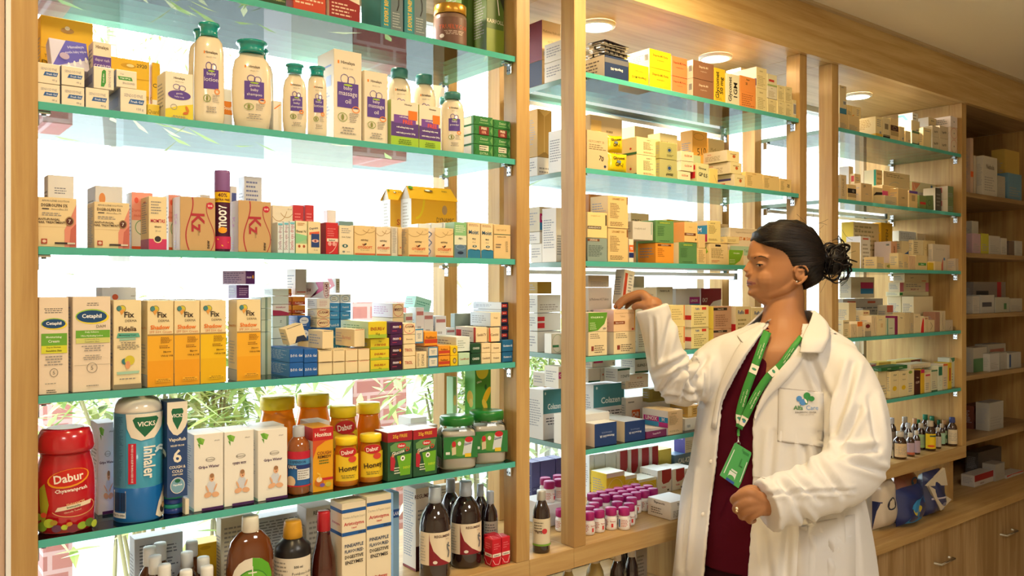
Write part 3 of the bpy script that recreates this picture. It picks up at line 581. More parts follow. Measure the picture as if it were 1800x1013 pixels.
# soap bars, two columns of four
GS = '#2f7d3a'
def soap(w, k):
    s = [('p', [(0, 0), (.14, .5), (0, 1)], '#1f6a2a'), ('p', [(1, 0), (.86, .5), (1, 1)], '#6aa55a')]
    if k == 2: return s + [('r', .28, .0, .8, .9, '#7c2a20'), ('t', 'FREE', .54, .68, .26, '#f2e6c8', True, 0, .4), ('t', '15%', .54, .28, .28, '#f2b8a0', True)]
    if k == 0: return s + [('r', .3, .5, .78, .95, '#e9e4cc'), ('l', .32, .52, .76, .92, 2, '#444'), ('t', 'EXTRA', .54, .26, .2, '#cfe4b8')]
    return s + [('t', 'Dettol', .54, .6, .26, '#cfe4b8', False, 0, .5), ('l', .3, .15, .8, .35, 1, '#8fbf7a')]
for a, b, ins in ((832, 866.3, .02), (867, 897, .02)):
    ys = (255, 238, 221, 205) if a < 850 else (259, 243, 227.5, 212)
    stack(1, 2, a, b, ins, .09, [(ys[i], GS, soap(1, i if i != 1 else 1), 'green wrapped soap bar', [('r', .1, .1, .9, .9, '#d9d0b8'), ('r', 0, 0, .35, 1, '#33553a')]) for i in range(4)], name='soap_bar', jit=.0008)
# ---- third shelf
digi = [('r', .0, .40, 1, .405, '#c9a878'), ('p', [(.68, .0), (1, .0), (1, .9), (.85, .62), (.68, .35)], '#e0907c'), ('p', [(.8, .0), (1, .0), (1, .5), (.84, .36)], '#c76a5c'), ('t', 'AMOROLFINE SOLUTION', .45, .93, .04, G6, False, 0, .7), ('t', 'DIGIROLFIN 5%', .42, .84, .065, '#5a4a3a', True, 0, .68), ('r', .1, .755, .28, .775, '#3a3030'), ('t', 'Amorolfine 5%', .55, .765, .035, G6), ('l', .1, .62, .7, .70, 2, G9), ('t', 'ANTI-FUNGAL', .28, .555, .045, '#4a3a30', True), ('t', 'NAIL TREATMENT', .34, .495, .045, '#4a3a30', True), ('e', .81, .53, .115, .095, '#a88a60'), ('e', .81, .53, .09, .075, '#5c2a1c'), ('t', '7', .81, .53, .07, '#e8e0d0', True), ('r', .08, .06, .23, .16, '#b04a34'), ('e', .155, .11, .05, .03, '#e8c8b0'), ('r', .42, .06, .75, .095, '#3a3030'), ('r', .75, .06, .95, .095, '#d8d0c0')]
C(1, 3, 66, 135.5, 348, .012, .045, '#ecd5a6', digi, 'gold nail treatment carton, no side showing, against the upright')
C(1, 3, 165, 228, 356.5, .012, .06, '#ecd5a6', digi, 'gold nail treatment carton with white text-covered side', side=[('l', .15, .08, .85, .9, 22, '#9aa0b4')])
ceta = lambda y=.78, h=.1: [('e', .5, y, .43, h, '#9ccc3c'), ('e', .53, y - .01, .43, h * .9, '#f0dc3c'), ('e', .5, y, .40, h * .84, '#1d4a7c'), ('t', 'Cetaphil', .5, y, h * .7, '#ffffff', True, 0, .66)]
C(1, 3, 83.5, 130.5, 309, .075, .04, '#f0f1f4', [('l', .25, .74, .85, .84, 3, '#8a90a4')] + ceta(.48, .13), 'white and blue cleanser carton standing behind the gold one')
C(1, 3, 167, 215.5, 328, .085, .07, '#e8eaf0', [('e', .25, .80, .12, .09, '#e89a5a'), ('t', 'HIGLO', .6, .55, .08, '#fff', True), ('r', 0, .0, 1, .6, '#f2a02c'), ('t', 'HiGLO', .45, .52, .09, '#fff3da', True)], 'white carton with orange band behind the gold one')
pk = [('r', 0, .52, 1, 1, '#f2a394'), ('e', .22, .86, .1, .05, '#e8604a'), ('t', 'Dermagrace', .45, .68, .07, '#d86a5a', False, 0, .9), ('t', 'moist', .35, .6, .05, '#d86a5a'), ('o', .5, .4, .35, .13, '#8ab48a', .0015), ('r', 0, 0, 1, .07, '#e0623a')]
C(1, 3, 231, 269, 339, .07, .04, '#f6efe8', pk, 'pink and white carton')
C(1, 3, 296, 318, 343, .07, .04, '#f6efe8', pk, 'pink and white carton')
C(1, 3, 261, 293.5, 346, .012, .055, '#f0dcae', [('r', 0, 0, 1, .2, '#cf3a6c'), ('e', .5, .2, .24, .075, '#f0dcae'), ('e', .5, .2, .18, .055, '#3a3030'), ('l', .12, .66, .7, .92, 5, G9), ('t', 'MOMTAS', .5, .54, .07, '#c8324a', True, 0, .8), ('t', 'मोमटास', .5, .43, .04, '#4a3a3a', True), ('t', '30 ml', .5, .35, .03, G9)], 'cream lotion carton with crimson base', side=[('r', 0, 0, 1, .2, '#c070a8'), ('l', .15, .3, .85, .9, 14, '#a0a4b8'), ('t', 'MOMTAS', .5, .9, .03, '#c8324a', True)])
kz = [('c', [(.26 + .10 * math.cos(t * 5.2 - .6), 1 - t) for t in [i / 14 for i in range(15)]], '#b02a36', .0022), ('c', [(.86 - .12 * math.cos(t * 5.2 - .6), .9 - t * .9) for t in [i / 14 for i in range(15)]], '#b02a36', .0014), ('e', .85, .85, .1, .065, '#c8283c'), ('t', 'EHE', .85, .85, .035, '#fbe6d8', True), ('t', 'Kz', .5, .52, .24, '#b02a36', True, -90, .5), ('t', 'plus', .52, .33, .06, '#a08a60', False, -90), ('t', 'new', .8, .12, .05, '#4a3a2a', True, 90)]
KS = [('c', [(.3, 1), (.25, .6), (.5, .3), (.4, 0)], '#d89aa4', .0012), ('t', 'Kz', .5, .58, .14, '#c86a74', True, -90, .4), ('l', .3, .05, .6, .2, 3, '#c0a8b0')]
C(1, 3, 316, 379, 347, .012, .05, '#cba672', kz, 'gold carton with red body-curve lines', side=KS)
C(1, 3, 418.5, 477, 354, .012, .05, '#cba672', kz, 'gold carton with red body-curve lines', side=KS)
C(1, 3, 352, 370, 343, .09, .03, '#f0f2f4', [], 'small plain white carton end above the gold carton')
bottle(1, 3, 377, 404, 301, .014, 'violet-capped aerosol can with yellow 40% band', '#6a1f4a', [(.95, 0), (1, .02), (1, .75)], [('cap', [(.98, .74), (1, .75), (1, .97), (.94, 1), (0, 1)], mat('#8a5f9c', .4))], 'aerosol_can', 'can', sy=1, bodyname='can_body', lab=[(.03, .73, -70, 60, 1.006, '#4a1636', [('r', 0, .82, 1, 1.0, '#f2c414'), ('t', '40%', .5, .945, .07, '#6a2a20', True, 0, .8), ('t', 'EXTRA FREE', .5, .865, .035, '#6a2a20', True, 0, .9), ('t', 'moov', .5, .56, .3, '#ffffff', True, 90, .42), ('e', .5, .33, .22, .055, '#f6a81c'), ('r', 0, 0, 1, .22, '#c82a5a'), ('c', [(.25, .18), (.5, .05), (.8, .12)], '#f6c02c', .002)])])
C(1, 3, 404.5, 417, 328, .09, .03, '#eceef4', [('r', .2, .75, .9, .9, '#4a5aa8'), ('l', .2, .3, .9, .7, 5, '#8a90b8')], 'thin white carton with blue mark behind the can')
C(1, 3, 429, 461, 311, .085, .035, '#dfe2ea', [('l', .1, .45, .9, .95, 9, '#7a84b8'), ('r', .05, .05, .45, .4, '#c8ccd8'), ('e', .85, .48, .06, .02, '#7cba3a')], 'pale blue printed carton rising behind the gold carton')
oto = [('o', .3, 1.02, .45, .35, '#b8935c', .0012, -2.4, -.4), ('o', .7, 1.05, .42, .3, '#b8935c', .0012, -2.4, -.6), ('t', 'ओटोसोफ्ट', .48, .50, .085, '#5a4638', True, 0, .74), ('e', .5, .36, .09, .03, '#4a3226', .5), ('e', .42, .35, .06, .02, '#b0522c', -.6), ('t', 'OTOSOFT', .5, .26, .09, '#d8532a', True, 0, .84), ('t', 'For ear comfort', .5, .17, .035, '#5a4638', False, 0, .5), ('r', .02, .0, .98, .06, '#d0683c'), ('t', '10 ml', .84, .93, .03, '#6a5548')]
OD = 'tan ear drop carton with dark red lettering'
C(1, 3, 478.5, 515, 362, .05, .04, '#ece2cf', oto, 'pale ear drop carton behind the thin blue cartons')
for i, (a, b) in enumerate(((487.5, 498), (498.3, 508.3), (508.6, 519))):
    C(1, 3, a, b, 391 - i, .012, .03, '#dfeaf0', [('r', .1, .9, .9, .96, '#6ac0d8'), ('t', 'Sterile eye drops', .5, .5, .3, ['#a0607c', '#a0607c', '#c04a5c'][i], False, 90, .8)], 'very thin pale blue carton')
C(1, 3, 519.5, 540, 389, .012, .035, '#a8d09a', [('p', [(0, .62), (1, .55), (1, 1), (0, 1)], '#efe2b8'), ('t', 'Besai N', .48, .68, .08, '#4a4a20', True, 0, .85), ('p', [(0, .3), (1, .45), (1, .55), (0, .62)], '#8fd09a'), ('r', 0, 0, 1, .3, '#eee2b4'), ('e', .3, .22, .11, .045, '#b0542c'), ('e', .72, .22, .11, .045, '#b0542c'), ('l', .15, .85, .85, .95, 2, '#c8824a')], 'green and cream eye drop carton')
C(1, 3, 541, 564, 390, .012, .035, '#efdcae', [('t', 'Oqmint', .45, .78, .09, '#3a3a5a', True, 8, .85), ('p', [(.1, .66), (.9, .7), (.9, .62), (.1, .58)], '#e0603a'), ('r', .25, .2, .9, .62, '#24407c'), ('e', .57, .4, .28, .05, '#e8b8a8'), ('e', .57, .4, .09, .035, '#8a3a4a'), ('t', '5 ml', .6, .12, .05, G6)], 'cream eye drop carton with dark blue square')
for i, (a, b) in enumerate(((515, 534), (536, 552.5))):
    C(1, 3, a, b, 361, .06, .025, '#c8343c', [('l', .15, .6, .85, .85, 4, '#e8888c'), ('r', .05, .34, .95, .46, '#f0e4d4'), ('t', 'betnor', .5, .4, .07, '#2a2a2a', True, 0, .8)], 'red carton with cream name band standing behind')
bet = [('l', .12, .55, .82, .84, 4, '#e07a78'), ('r', .08, .40, .98, .50, '#f3e6d0'), ('t', 'betnor', .5, .45, .06, '#2a2222', True, 0, .75), ('e', .3, .33, .15, .07, '#e8a09a'), ('e', .65, .33, .15, .07, '#e8a09a'), ('o', .1, .5, .82, .48, '#f0d8c8', .001, -1.4, 0)]
C(1, 3, 572.5, 595, 392, .012, .035, '#cc2a2e', bet, 'front red carton with cream name band', side=[('r', 0, 0, 1, 1, '#8a1c24')])
C(1, 3, 575, 591, 370, .055, .02, '#e8eaf0', [('t', 'Oqmint', .5, .6, .16, '#4a5a8a', True, 10, .8), ('p', [(.1, .35), (.9, .42), (.9, .3), (.1, .25)], '#8a4aa8')], 'small white carton peeping above the red one')
C(1, 3, 596, 622, 397, .012, .04, '#f0e0be', [('l', .15, .72, .9, .92, 3, G9), ('t', 'EVA TEARS', .5, .6, .05, '#3a3a3a', False, 0, .8), ('e', .4, .3, .2, .06, '#3a6a6a'), ('e', .4, .3, .07, .035, '#e8e0d0'), ('o', .3, .1, .08, .03, '#3a6a7a', .001), ('t', 'ajanta', .62, .1, .04, G6)], 'cream eye drop carton with green eye')
C(1, 3, 596, 622, 389.5, .056, .03, '#6f9098', [], 'grey-teal carton behind the eye drops')
C(1, 3, 622.5, 660, 397, .012, .045, '#eccf96', oto, OD)
C(1, 3, 661, 687, 399, .016, .045, '#efdcb8', oto, OD, side=[])
C(1, 3, 688, 699, 399, .02, .04, '#dcd3c2', [('l', .15, .1, .85, .95, 16, '#8a8a8a')], 'grey printed carton side facing out')
C(1, 3, 699.5, 707, 400, .03, .04, '#eccf96', [('r', 0, .0, 1, .06, '#d0683c'), ('e', .6, .3, .2, .02, '#d8532a')], 'thin sliver of ear drop carton')
TX = [('l', .15, .1, .85, .95, 16, '#8f8f98')]
C(1, 3, 717.5, 754, 400.5, .012, .045, '#eccf96', oto, OD, side=TX)
C(1, 3, 764.5, 797.5, 401.5, .012, .045, '#eccf96', oto, OD, side=[('c', [(.3, .9), (.7, .8), (.3, .65), (.7, .5), (.3, .35), (.6, .2), (.4, .1)], '#2a2420', .003)])
C(1, 3, 798.5, 820, 391, .012, .04, '#9ac6a0', [('r', 0, 0, 1, .36, '#5f7f9c'), ('r', 0, .62, 1, .98, '#8cc48a'), ('r', 0, .36, 1, .62, '#e4e6cc'), ('l', .1, .7, .9, .92, 4, '#e6f0d8'), ('t', 'रिफ्रेश', .5, .53, .07, '#3a4a3a', True), ('e', .5, .14, .26, .04, '#22304a'), ('o', .5, .3, .4, .07, '#9ab4c8', .001)], 'green and blue eye drop carton')
moi = [('l', .1, .88, .9, .95, 2, '#b07a5a'), ('t', 'Moist', .48, .72, .11, '#2a5a7c', True, 0, .92), ('t', 'मॉइस्ट', .5, .53, .06, '#3a4a5a', True), ('t', '10 ml', .5, .44, .035, G6), ('e', .55, .33, .17, .03, '#3a6a7c'), ('e', .55, .33, .05, .018, '#f0e0c0'), ('r', 0, 0, 1, .22, '#2f7fa8'), ('p', [(0, .22), (.2, .25), (.5, .215), (.8, .25), (1, .22)], '#2f7fa8')]
C(1, 3, 821.5, 844.5, 391, .012, .04, '#eed8a8', moi, 'tan eye drop carton with blue base'); C(1, 3, 845.3, 867, 393, .012, .04, '#eed8a8', moi, 'tan eye drop carton with blue base')
C(1, 3, 868, 898, 395.5, .012, .04, '#e8c890', [('r', 0, .70, 1, .72, '#1f5a4a'), ('t', 'DES TAPE EP', .45, .84, .045, '#9a7a4a'), ('t', 'Quickfree 0.005%', .45, .64, .04, '#4a3a2a', True, 0, .8), ('r', .68, .2, .84, .52, '#e8c890'), ('l', .7, .2, .84, .52, 14, '#3a3a3a'), ('l', .1, .3, .45, .45, 2, G6)], 'tan carton with dark green stripe and barcode')
for i, (a, b) in enumerate(((735, 757), (758, 778), (779, 797))):
    C(1, 3, a, b, 394 - i, .075, .05, '#e6ecf4', [], 'white carton lying behind the ear drops')
# yellow hanging carton with gabled top
def gable(x0, x1, ins, yt_r, desc, dep=.05, art=()):
    Y = D + ins; a, b = X(x0, Y), X(x1, Y); w_ = b - a; h_ = Zat((x0 + x1) / 2, 351, Y) - SH[3]; hr = Zat((x0 + x1) / 2, yt_r, Y) - SH[3]
    m = carton_mesh(w_, dep, h_, '#f2f0ea', art, [('l', .2, .2, .8, .95, 14, '#c8c0b0')], bev=.0003)
    o = .006
    for sgn in (1, -1):
        m.face([(-w_/2 - o, -dep/2 * sgn - .003 * sgn, h_ - .002), (w_/2 + o, -dep/2 * sgn - .003 * sgn, h_ - .002), (w_/2, -.001 * sgn, hr), (-w_/2, -.001 * sgn, hr)][::sgn], '#f2b826')
    for sx in (-1, 1): m.face([(sx * w_/2, -dep/2, h_), (sx * w_/2, dep/2, h_), (sx * w_/2, 0, hr)], '#d8c8b0')
    fr = flat((-w_/2, -dep/2 - .0035, h_), (w_, 0, 0), (0, dep/2, hr - h_), (0, -.8, .5)); L_ = math.hypot(dep/2, hr - h_)
    m.art(fr, [('e', .44, .68, .1, .09, '#6a5a3a'), ('e', .42, .7, .06, .07, '#fffbe8'), ('e', .06, .85, .05, .13, '#5f9a2c'), ('t', 'PAIN', .8, .7, .12, '#8a7030', True)], w_, L_)
    return tag(m.build('hanging_carton', None, ((a + b) / 2, Y + dep / 2, SH[3] + .0004)), desc, 'carton', 'yellow gabled cartons', whr(1, 3))
gable(723, 801, .14, 328, 'yellow gabled brace carton showing a woman in a black vest', .05, [('r', 0, .5, 1, 1, '#f2b826'), ('r', 0, 0, 1, .5, '#c8ccd0'), ('o', .1, 1, .2, .35, '#f0d020', .006, -1.6, 0), ('t', 'DYNAMIC', .76, .66, .09, '#3a3a30', False, 0, .4), ('e', .74, .83, .06, .08, '#b89868'), ('e', .58, .46, .06, .12, '#c08a66'), ('p', [(.32, .0), (.35, .22), (.5, .33), (.68, .33), (.82, .22), (.86, .0)], '#c8966e'), ('p', [(.42, .0), (.44, .25), (.5, .3), (.56, .22), (.64, .22), (.68, .3), (.74, .25), (.76, 0)], '#26262c'), ('o', .66, .62, .0, .0, '#26262c', .0)])
gable(686, 712, .205, 332, 'partly hidden yellow gabled carton behind the brace carton', .04, [('r', 0, .5, 1, 1, '#f0b22c'), ('t', 'SH', .7, .62, .1, '#d05a1c', True), ('l', .3, .1, .9, .4, 6, '#8a8a8a')])
# ---- fourth shelf
C(1, 4, 67.5, 121, 523, .012, .055, '#efdcc4', [('l', .18, .83, .8, .89, 3, G6, 1)] + ceta(.725, .058) + [('r', .08, .50, .95, .625, '#6fae38'), ('t', 'Moisturising', .5, .585, .028, '#eef6dc', True, 0, .8), ('t', 'Cream', .5, .545, .028, '#eef6dc', True), ('r', .08, .42, .95, .50, '#dcdc3a'), ('t', 'Dry to Normal,', .5, .48, .02, '#4a4a20', True), ('t', 'Sensitive Skin', .5, .447, .02, '#4a4a20', True), ('l', .15, .29, .85, .40, 4, G9, 1), ('o', .5, .22, .14, .045, G6, .0008), ('t', '5', .5, .22, .035, G6), ('l', .2, .1, .8, .12, 1, G9), ('l', .25, .01, .6, .05, 2, '#2a2a2a')], 'beige moisturising cream carton with green band')
C(1, 4, 127, 195, 522, .012, .06, '#efdcc4', [('l', .3, .90, .75, .94, 2, G6, 1)] + ceta(.79, .078) + [('t', 'DAM', .74, .685, .03, G6), ('r', .08, .565, .98, .645, '#6fae38'), ('t', 'Daily Advance', .5, .625, .022, '#eef6dc', True), ('t', 'Ultra Hydrating Lotion', .5, .585, .022, '#eef6dc', True, 0, .8), ('r', .08, .51, .98, .565, '#d6d67c'), ('t', 'Continuously Dry,', .5, .548, .018, G6), ('t', 'Sensitive Skin', .5, .525, .018, G6), ('l', .22, .42, .82, .49, 3, G9, 1), ('l', .25, .33, .78, .39, 3, G9, 1), ('r', .04, .28, .98, .283, G9), ('o', .5, .25, .14, .055, G6, .0008), ('t', '5', .5, .25, .04, G6), ('l', .35, .05, .7, .075, 1, G9)], 'widest beige lotion carton with green band', side=[('l', .2, .2, .8, .9, 20, '#a8a0c0')])
C(1, 4, 178.6, 240, 505.5, .085, .05, '#dfe3ea', [('e', .38, .90, .09, .03, '#d8603a'), ('l', .84, .9, .96, .92, 1, G9)], 'white carton with small red emblem behind the creams')
fix = [('e', .20, .905, .1, .032, '#3a4a4a'), ('e', .31, .90, .13, .042, '#3a4a4a'), ('e', .31, .90, .115, .037, '#d8c83c'), ('p', [(.18, .895), (.4, .895), (.34, .855), (.28, .83)], '#e6a24a'), ('e', .20, .905, .085, .027, '#4a8a8c'), ('t', 'Fix', .56, .835, .065, '#3a2e26', True, 0, .5), ('t', 'DERMA', .62, .765, .026, '#4a3e34', False, 0, .6)]
C(1, 4, 199, 249, 528, .012, .05, '#f2e0b4', fix + [('t', 'Fidelia', .5, .675, .055, '#4a3226', True, 0, .8), ('p', [(.1, .575), (.15, .63), (.9, .625), (.95, .58)], '#5fb09a'), ('t', 'Moisturising Cream', .5, .603, .022, '#1f4a44', True, 0, .7), ('p', [(.2, .545), (.8, .55), (.78, .575), (.22, .57)], '#9ac8b4'), ('l', .12, .44, .92, .53, 5, G6, 1), ('e', .4, .31, .12, .035, '#3a7a80'), ('e', .57, .32, .18, .055, '#d8c83c'), ('e', .5, .27, .09, .045, '#e6a070'), ('p', [(.12, .165), (.1, .195), (.92, .2), (.9, .17)], '#a8d0b8'), ('l', .15, .1, .85, .13, 1, G9, 1), ('r', 0, 0, 1, .055, '#8a8068')], 'cream moisturiser carton with two-lobed leaf sign')
def shad(spf, kind, c1, c2): return [('r', 0, 0, 1, .61, c1), ('r', 0, 0, 1, .3, c2), ('r', 0, .592, 1, .61, '#a88a54')] + fix + [('t', 'Shadow', .48, .69, .05, '#e8761c', True, 0, .86), ('t', f'SPF {spf}+ {kind}', .5, .635, .028, '#c86414', False, 0, .86), ('l', .5, .50, .92, .575, 5, '#8a5a14'), ('l', .45, .44, .92, .48, 2, '#8a5a14'), ('t', 'PA+++', .75, .40, .022, '#4a2a0a', True), ('t', 'UVA & UVB', .74, .355, .02, '#4a2a0a', True), ('r', .3, .05, .9, .095, c1), ('l', .32, .055, .88, .09, 2, '#8a5a14', 1)]
SD = 'yellow and cream sunscreen carton'
shs = [('r', 0, 0, 1, .14, '#9ab'), ('t', 'Shadow SPF 50', .5, .68, .03, '#e8a860', True, 0, .8), ('r', 0, 0, 1, .13, '#c4c0b8'), ('l', .2, .2, .8, .5, 8, '#c8c0b0')]
for a, b, s, k, c1, c2, y in ((258.5, 305.5, '50', 'Cream', '#f4b42c', '#f0a41c', 529), (306, 351.5, '50', 'Cream', '#f4b42c', '#f0a41c', 529), (352, 398, '50', 'Gel', '#f2c318', '#ecb80e', 528.5), (416, 458.5, '30', 'Cream', '#f4b42c', '#f0a81c', 527.5)):
    C(1, 4, a, b, y, .012, .05, '#f3dfae', shad(s, k, c1, c2), SD, side=shs)
# piles of small medicine cartons: (x0, x1, inset, depth, [(ytop, colour, art, name)...])
def ttl(t, c='#fff', h=.28, y=.5, mw=.84, extra=()): return [('t', t, .5, y, h, c, True, 0, mw)] + list(extra)
DFO = ttl('D.F.O. Gel', '#f3f3f6', .2, .5); DS = [('r', 0, 0, 1, 1, '#3f86d2'), ('l', .06, .15, .94, .88, 7, '#b8d4f2')]
B_ = '#1d5fae'
for a, b, ins in ((508.5, 533.8, .012), (534.3, 558.6, .012)):
    stack(1, 4, a, b, ins, .115, [(638.5, B_, DFO, 'blue gel carton with white lettering', DS), (614, B_, DFO, 'blue gel carton with white lettering', DS)])
CM = '#f2ddb0'
def lidline(c): return [('r', .1, .955, .9, .985, c), ('r', .22, .0, .8, .03, '#b89a70')]
for i, (a, b) in enumerate(((559.5, 584.5), (585, 606.5), (607.2, 629), (629.6, 650))):
    c = '#4a4038' if i < 2 else '#c85a3a'
    stack(1, 4, a, b, .012, .06, [(637.5 - i, CM, lidline(c), f'plain cream carton end with {"dark" if i < 2 else "red"} flap line'), (616.5 - i, CM, lidline(c), f'plain cream carton end with {"dark" if i < 2 else "red"} flap line')])
zc = SH[4] + .0405 * 1 + .002
def ztop(names_x, Yf, ytop): return Zat(names_x, ytop, Yf)
Yf = D + .012
zc = Zat(600, 614, Yf) + .002
C(1, 4, 566, 587, 596, .014, .07, CM, lidline('#4a4038'), 'cream carton on top of the cream row', z0=zc, h=.038, side=[('l', .1, .2, .9, .8, 4, '#a8a8b8')], gap=.001)
C(1, 4, 622, 642, 594, .014, .09, CM, lidline('#c85a3a'), 'cream carton lying end-on, red print along its side', z0=zc + .0005, h=.038, side=[('t', 'Burnheal', .6, .5, .2, '#d8887a', False, 0, .5), ('l', .05, .2, .4, .8, 4, '#c0b0b0')], gap=.001)
o = C(1, 4, 508, 541, 585, .03, .035, CM, lidline('#2a2420') + [('p', [(.3, 0), (1, 0), (.9, .3), (.5, .35)], '#24304c')], 'cream and navy carton propped askew on the blue ones', z0=Zat(530, 614, Yf) + .013, h=.035, rz=0, ry=-.30, gap=.001)
EN = [('r', 0, 0, 1, .22, '#a8c43c'), ('t', 'ENSURE-V', .5, .56, .2, '#a8341c', True, 0, .75), ('t', '15 g', .5, .24, .16, '#4a3a10', True)]
stack(1, 4, 651.2, 684.5, .012, .075, [(634, '#e4cf2c', EN, 'yellow-green carton with red lettering', [('r', 0, 0, 1, 1, '#c8dc70'), ('l', .1, .2, .9, .8, 4, '#7aa040')]), (615, '#e4cf2c', EN, 'yellow-green carton with red lettering'), (595.5, '#e4cf2c', EN[:1] + [('t', 'ENSURE-V', .5, .4, .2, '#a8341c', True, 180, .75), ('t', '15 g', .5, .72, .16, '#4a3a10', True, 180)], 'yellow-green carton with red lettering')])
C(1, 4, 647, 680.5, 576, .006, .13, '#e4cf2c', EN, 'topmost long yellow-green carton with pale green side', z0=Zat(668, 595, Yf + .002) + .001, h=.036, side=[('r', 0, 0, 1, 1, '#cfeecb'), ('l', .1, .2, .9, .8, 4, '#7ab080')])
MV = [('t', 'moov', .45, .6, .24, '#f3e6f0', True, 0, .5), ('e', .8, .6, .08, .13, '#f0a020'), ('l', .15, .2, .75, .35, 1, '#c03a5a')]
stack(1, 4, 686, 708, .014, .07, [(630, '#38142e', MV, 'dark violet ointment carton'), (608.5, '#38142e', MV, 'dark violet ointment carton'), (588.5, '#4a1c4e', MV, 'dark violet ointment carton'), (567, '#4a1c4e', MV, 'dark violet ointment carton', [('r', 0, 0, 1, 1, '#5a3a8a'), ('e', .3, .5, .08, .2, '#8a7ac0'), ('e', .6, .5, .08, .2, '#8a7ac0')])])
TR = [('t', 'TRIOL', .42, .5, .26, '#b0302c', True, 0, .66)]
stack(1, 4, 709, 730.5, .012, .05, [(627, CM, TR, 'cream carton with red lettering TRIOL'), (605.5, CM, TR, 'cream carton with red lettering TRIOL'), (589, CM, [('t', 'Dermotic', .5, .5, .16, '#8a6a4a', True, 0, .8)], 'plain cream ointment carton'), (569, CM, [('o', .5, .5, .46, .45, '#c8324a', .001), ('t', 'LUSAM', .5, .7, .2, '#6a2a30', True, 0, .8), ('t', 'V', .5, .3, .16, '#3a7a4a', True)], 'cream carton with crimson frame')])
stack(1, 4, 731.5, 750.5, .012, .05, [(619, CM, [('t', 'DIPSONE', .62, .5, .22, '#5a4a3a', False, 90, .7), ('l', .1, .1, .3, .9, 12, '#6a5a4a')], 'cream carton with upright lettering')])
bl = [('r', 0, 0, 1, 1, '#3f86b4'), ('r', .08, .1, .92, .9, '#e8e0cc'), ('l', .25, .3, .75, .7, 3, '#6a7a8a', 1)]
stack(1, 4, 752.5, 770, .012, .06, [(628, '#f0e6d0', bl, 'cream carton end with blue rim'), (610.5, '#f0e6d0', bl, 'cream carton end with blue rim')])
C(1, 4, 723, 744.5, 592, .016, .06, '#f0e6d0', bl, 'blue-rimmed carton on the cream ones', z0=Zat(740, 604, Yf), h=.033)
fu = [('r', 0, .2, 1, .48, '#c8432a'), ('t', 'Fudibact', .5, .6, .18, '#8a3a14', True, 0, .8), ('r', 0, 0, 1, .05, '#a04020')]
for a, b, ys in ((771, 791, (626, 608)),):
    stack(1, 4, a, b, .012, .06, [(ys[0], '#f0a02c', fu, 'orange carton with red band'), (ys[1], '#f0a02c', fu, 'orange carton with red band')])
C(1, 4, 746, 769, 590, .016, .06, '#f0a02c', fu, 'orange carton with red band, on the blue-rimmed ones', z0=Zat(760, 609, Yf), h=.033)
yl = [('e', .55, .5, .24, .28, '#5a4a20'), ('e', .55, .5, .17, .2, '#c8b070')]
stack(1, 4, 791.6, 805, .012, .05, [(626, '#f0ca18', yl, 'bright yellow carton end'), (608.5, '#f0ca18', yl, 'bright yellow carton end')])
stack(1, 4, 806, 826, .012, .06, [(621, '#bfe0c0', [('t', 'Candifresh', .5, .5, .18, '#b86a4a', True, 0, .85)], 'mint green carton'), ])
C(1, 4, 797, 826.5, 603, .02, .10, '#e6efe8', [('l', .1, .2, .7, .8, 4, '#a8b8b0')], 'mint and white carton lying over the green', z0=Zat(816, 620, Yf) + .002, h=.034)
dg = [('t', 'CANDID', .5, .5, .22, '#e8f0e4', True, 0, .7)]
stack(1, 4, 827.5, 845.5, .012, .06, [(622, '#1d4a30', dg, 'dark green carton'), (604.5, '#1d4a30', dg, 'dark green carton')])
for a, b, t in ((846.2, 862.5, 'Candid-B'), (863.2, 881, 'Onabet')):
    stack(1, 4, a, b, .012, .06, [(621, CM, ttl(t, '#7a5a3a', .18), 'small cream carton beside the dark green'), (604, CM, ttl(t, '#7a5a3a', .18), 'small cream carton beside the dark green')])
stack(1, 4, 882.5, 902, .012, .06, [(619, '#1f6796', ttl('Gudem-G', '#e6eef4', .18), 'blue carton against the upright'), (598, '#1f6796', ttl('Gudem-G', '#e6eef4', .18), 'blue carton against the upright')])
nv = [('r', .05, .3, .8, .75, '#c8342c'), ('t', 'Jenvia', .42, .52, .22, '#f6e6dc', True, 0, .6)]
nvs = [('r', 0, 0, 1, 1, '#dfe6f0'), ('l', .1, .3, .8, .7, 2, '#a0a8c0')]
zz = Zat(890, 598, Yf) + .001
stack(1, 4, 881, 896, .03, .12, [(584, '#1c2444', nv, 'navy carton end with red flash', nvs), (571, '#1c2444', nv, 'navy carton end with red flash', nvs), (558, '#1c2444', nv, 'navy carton end with red flash', nvs), (545, '#1c2444', nv, 'navy carton end with red flash', nvs), (532, '#1c2444', nv, 'navy carton end with red flash', nvs)], z0=zz)
z1 = Zat(850, 604, Yf) + .002
C(1, 4, 836, 856.5, 584, .022, .085, CM, ttl('Candid-TV', '#8a6a4a', .18, .5), 'long white carton with red stripes', z0=z1, h=.036, side=[('r', 0, 0, 1, 1, '#ecebf2'), ('r', .02, .25, .28, .8, '#c8383c'), ('r', .9, .0, 1, 1, '#c83a34'), ('l', .35, .2, .85, .8, 4, '#8a8a9a')])
C(1, 4, 859, 879, 583, .022, .085, CM, ttl('Candid', '#8a6a4a', .18, .5, .8, [('p', [(0, 0), (.2, 0), (.1, 1), (0, 1)], '#d8502c')]), 'cream carton with rainbow stripe', z0=z1, h=.034)
C(1, 4, 862, 884 - 3.5, 564, .024, .085, CM, ttl('Fungi', '#a88a5a', .15, .6), 'topmost pale blue and cream carton', z0=z1 + .037, h=.034, side=[('r', 0, 0, 1, 1, '#d8e6f6'), ('l', .1, .2, .9, .8, 4, '#9aa8c0')])
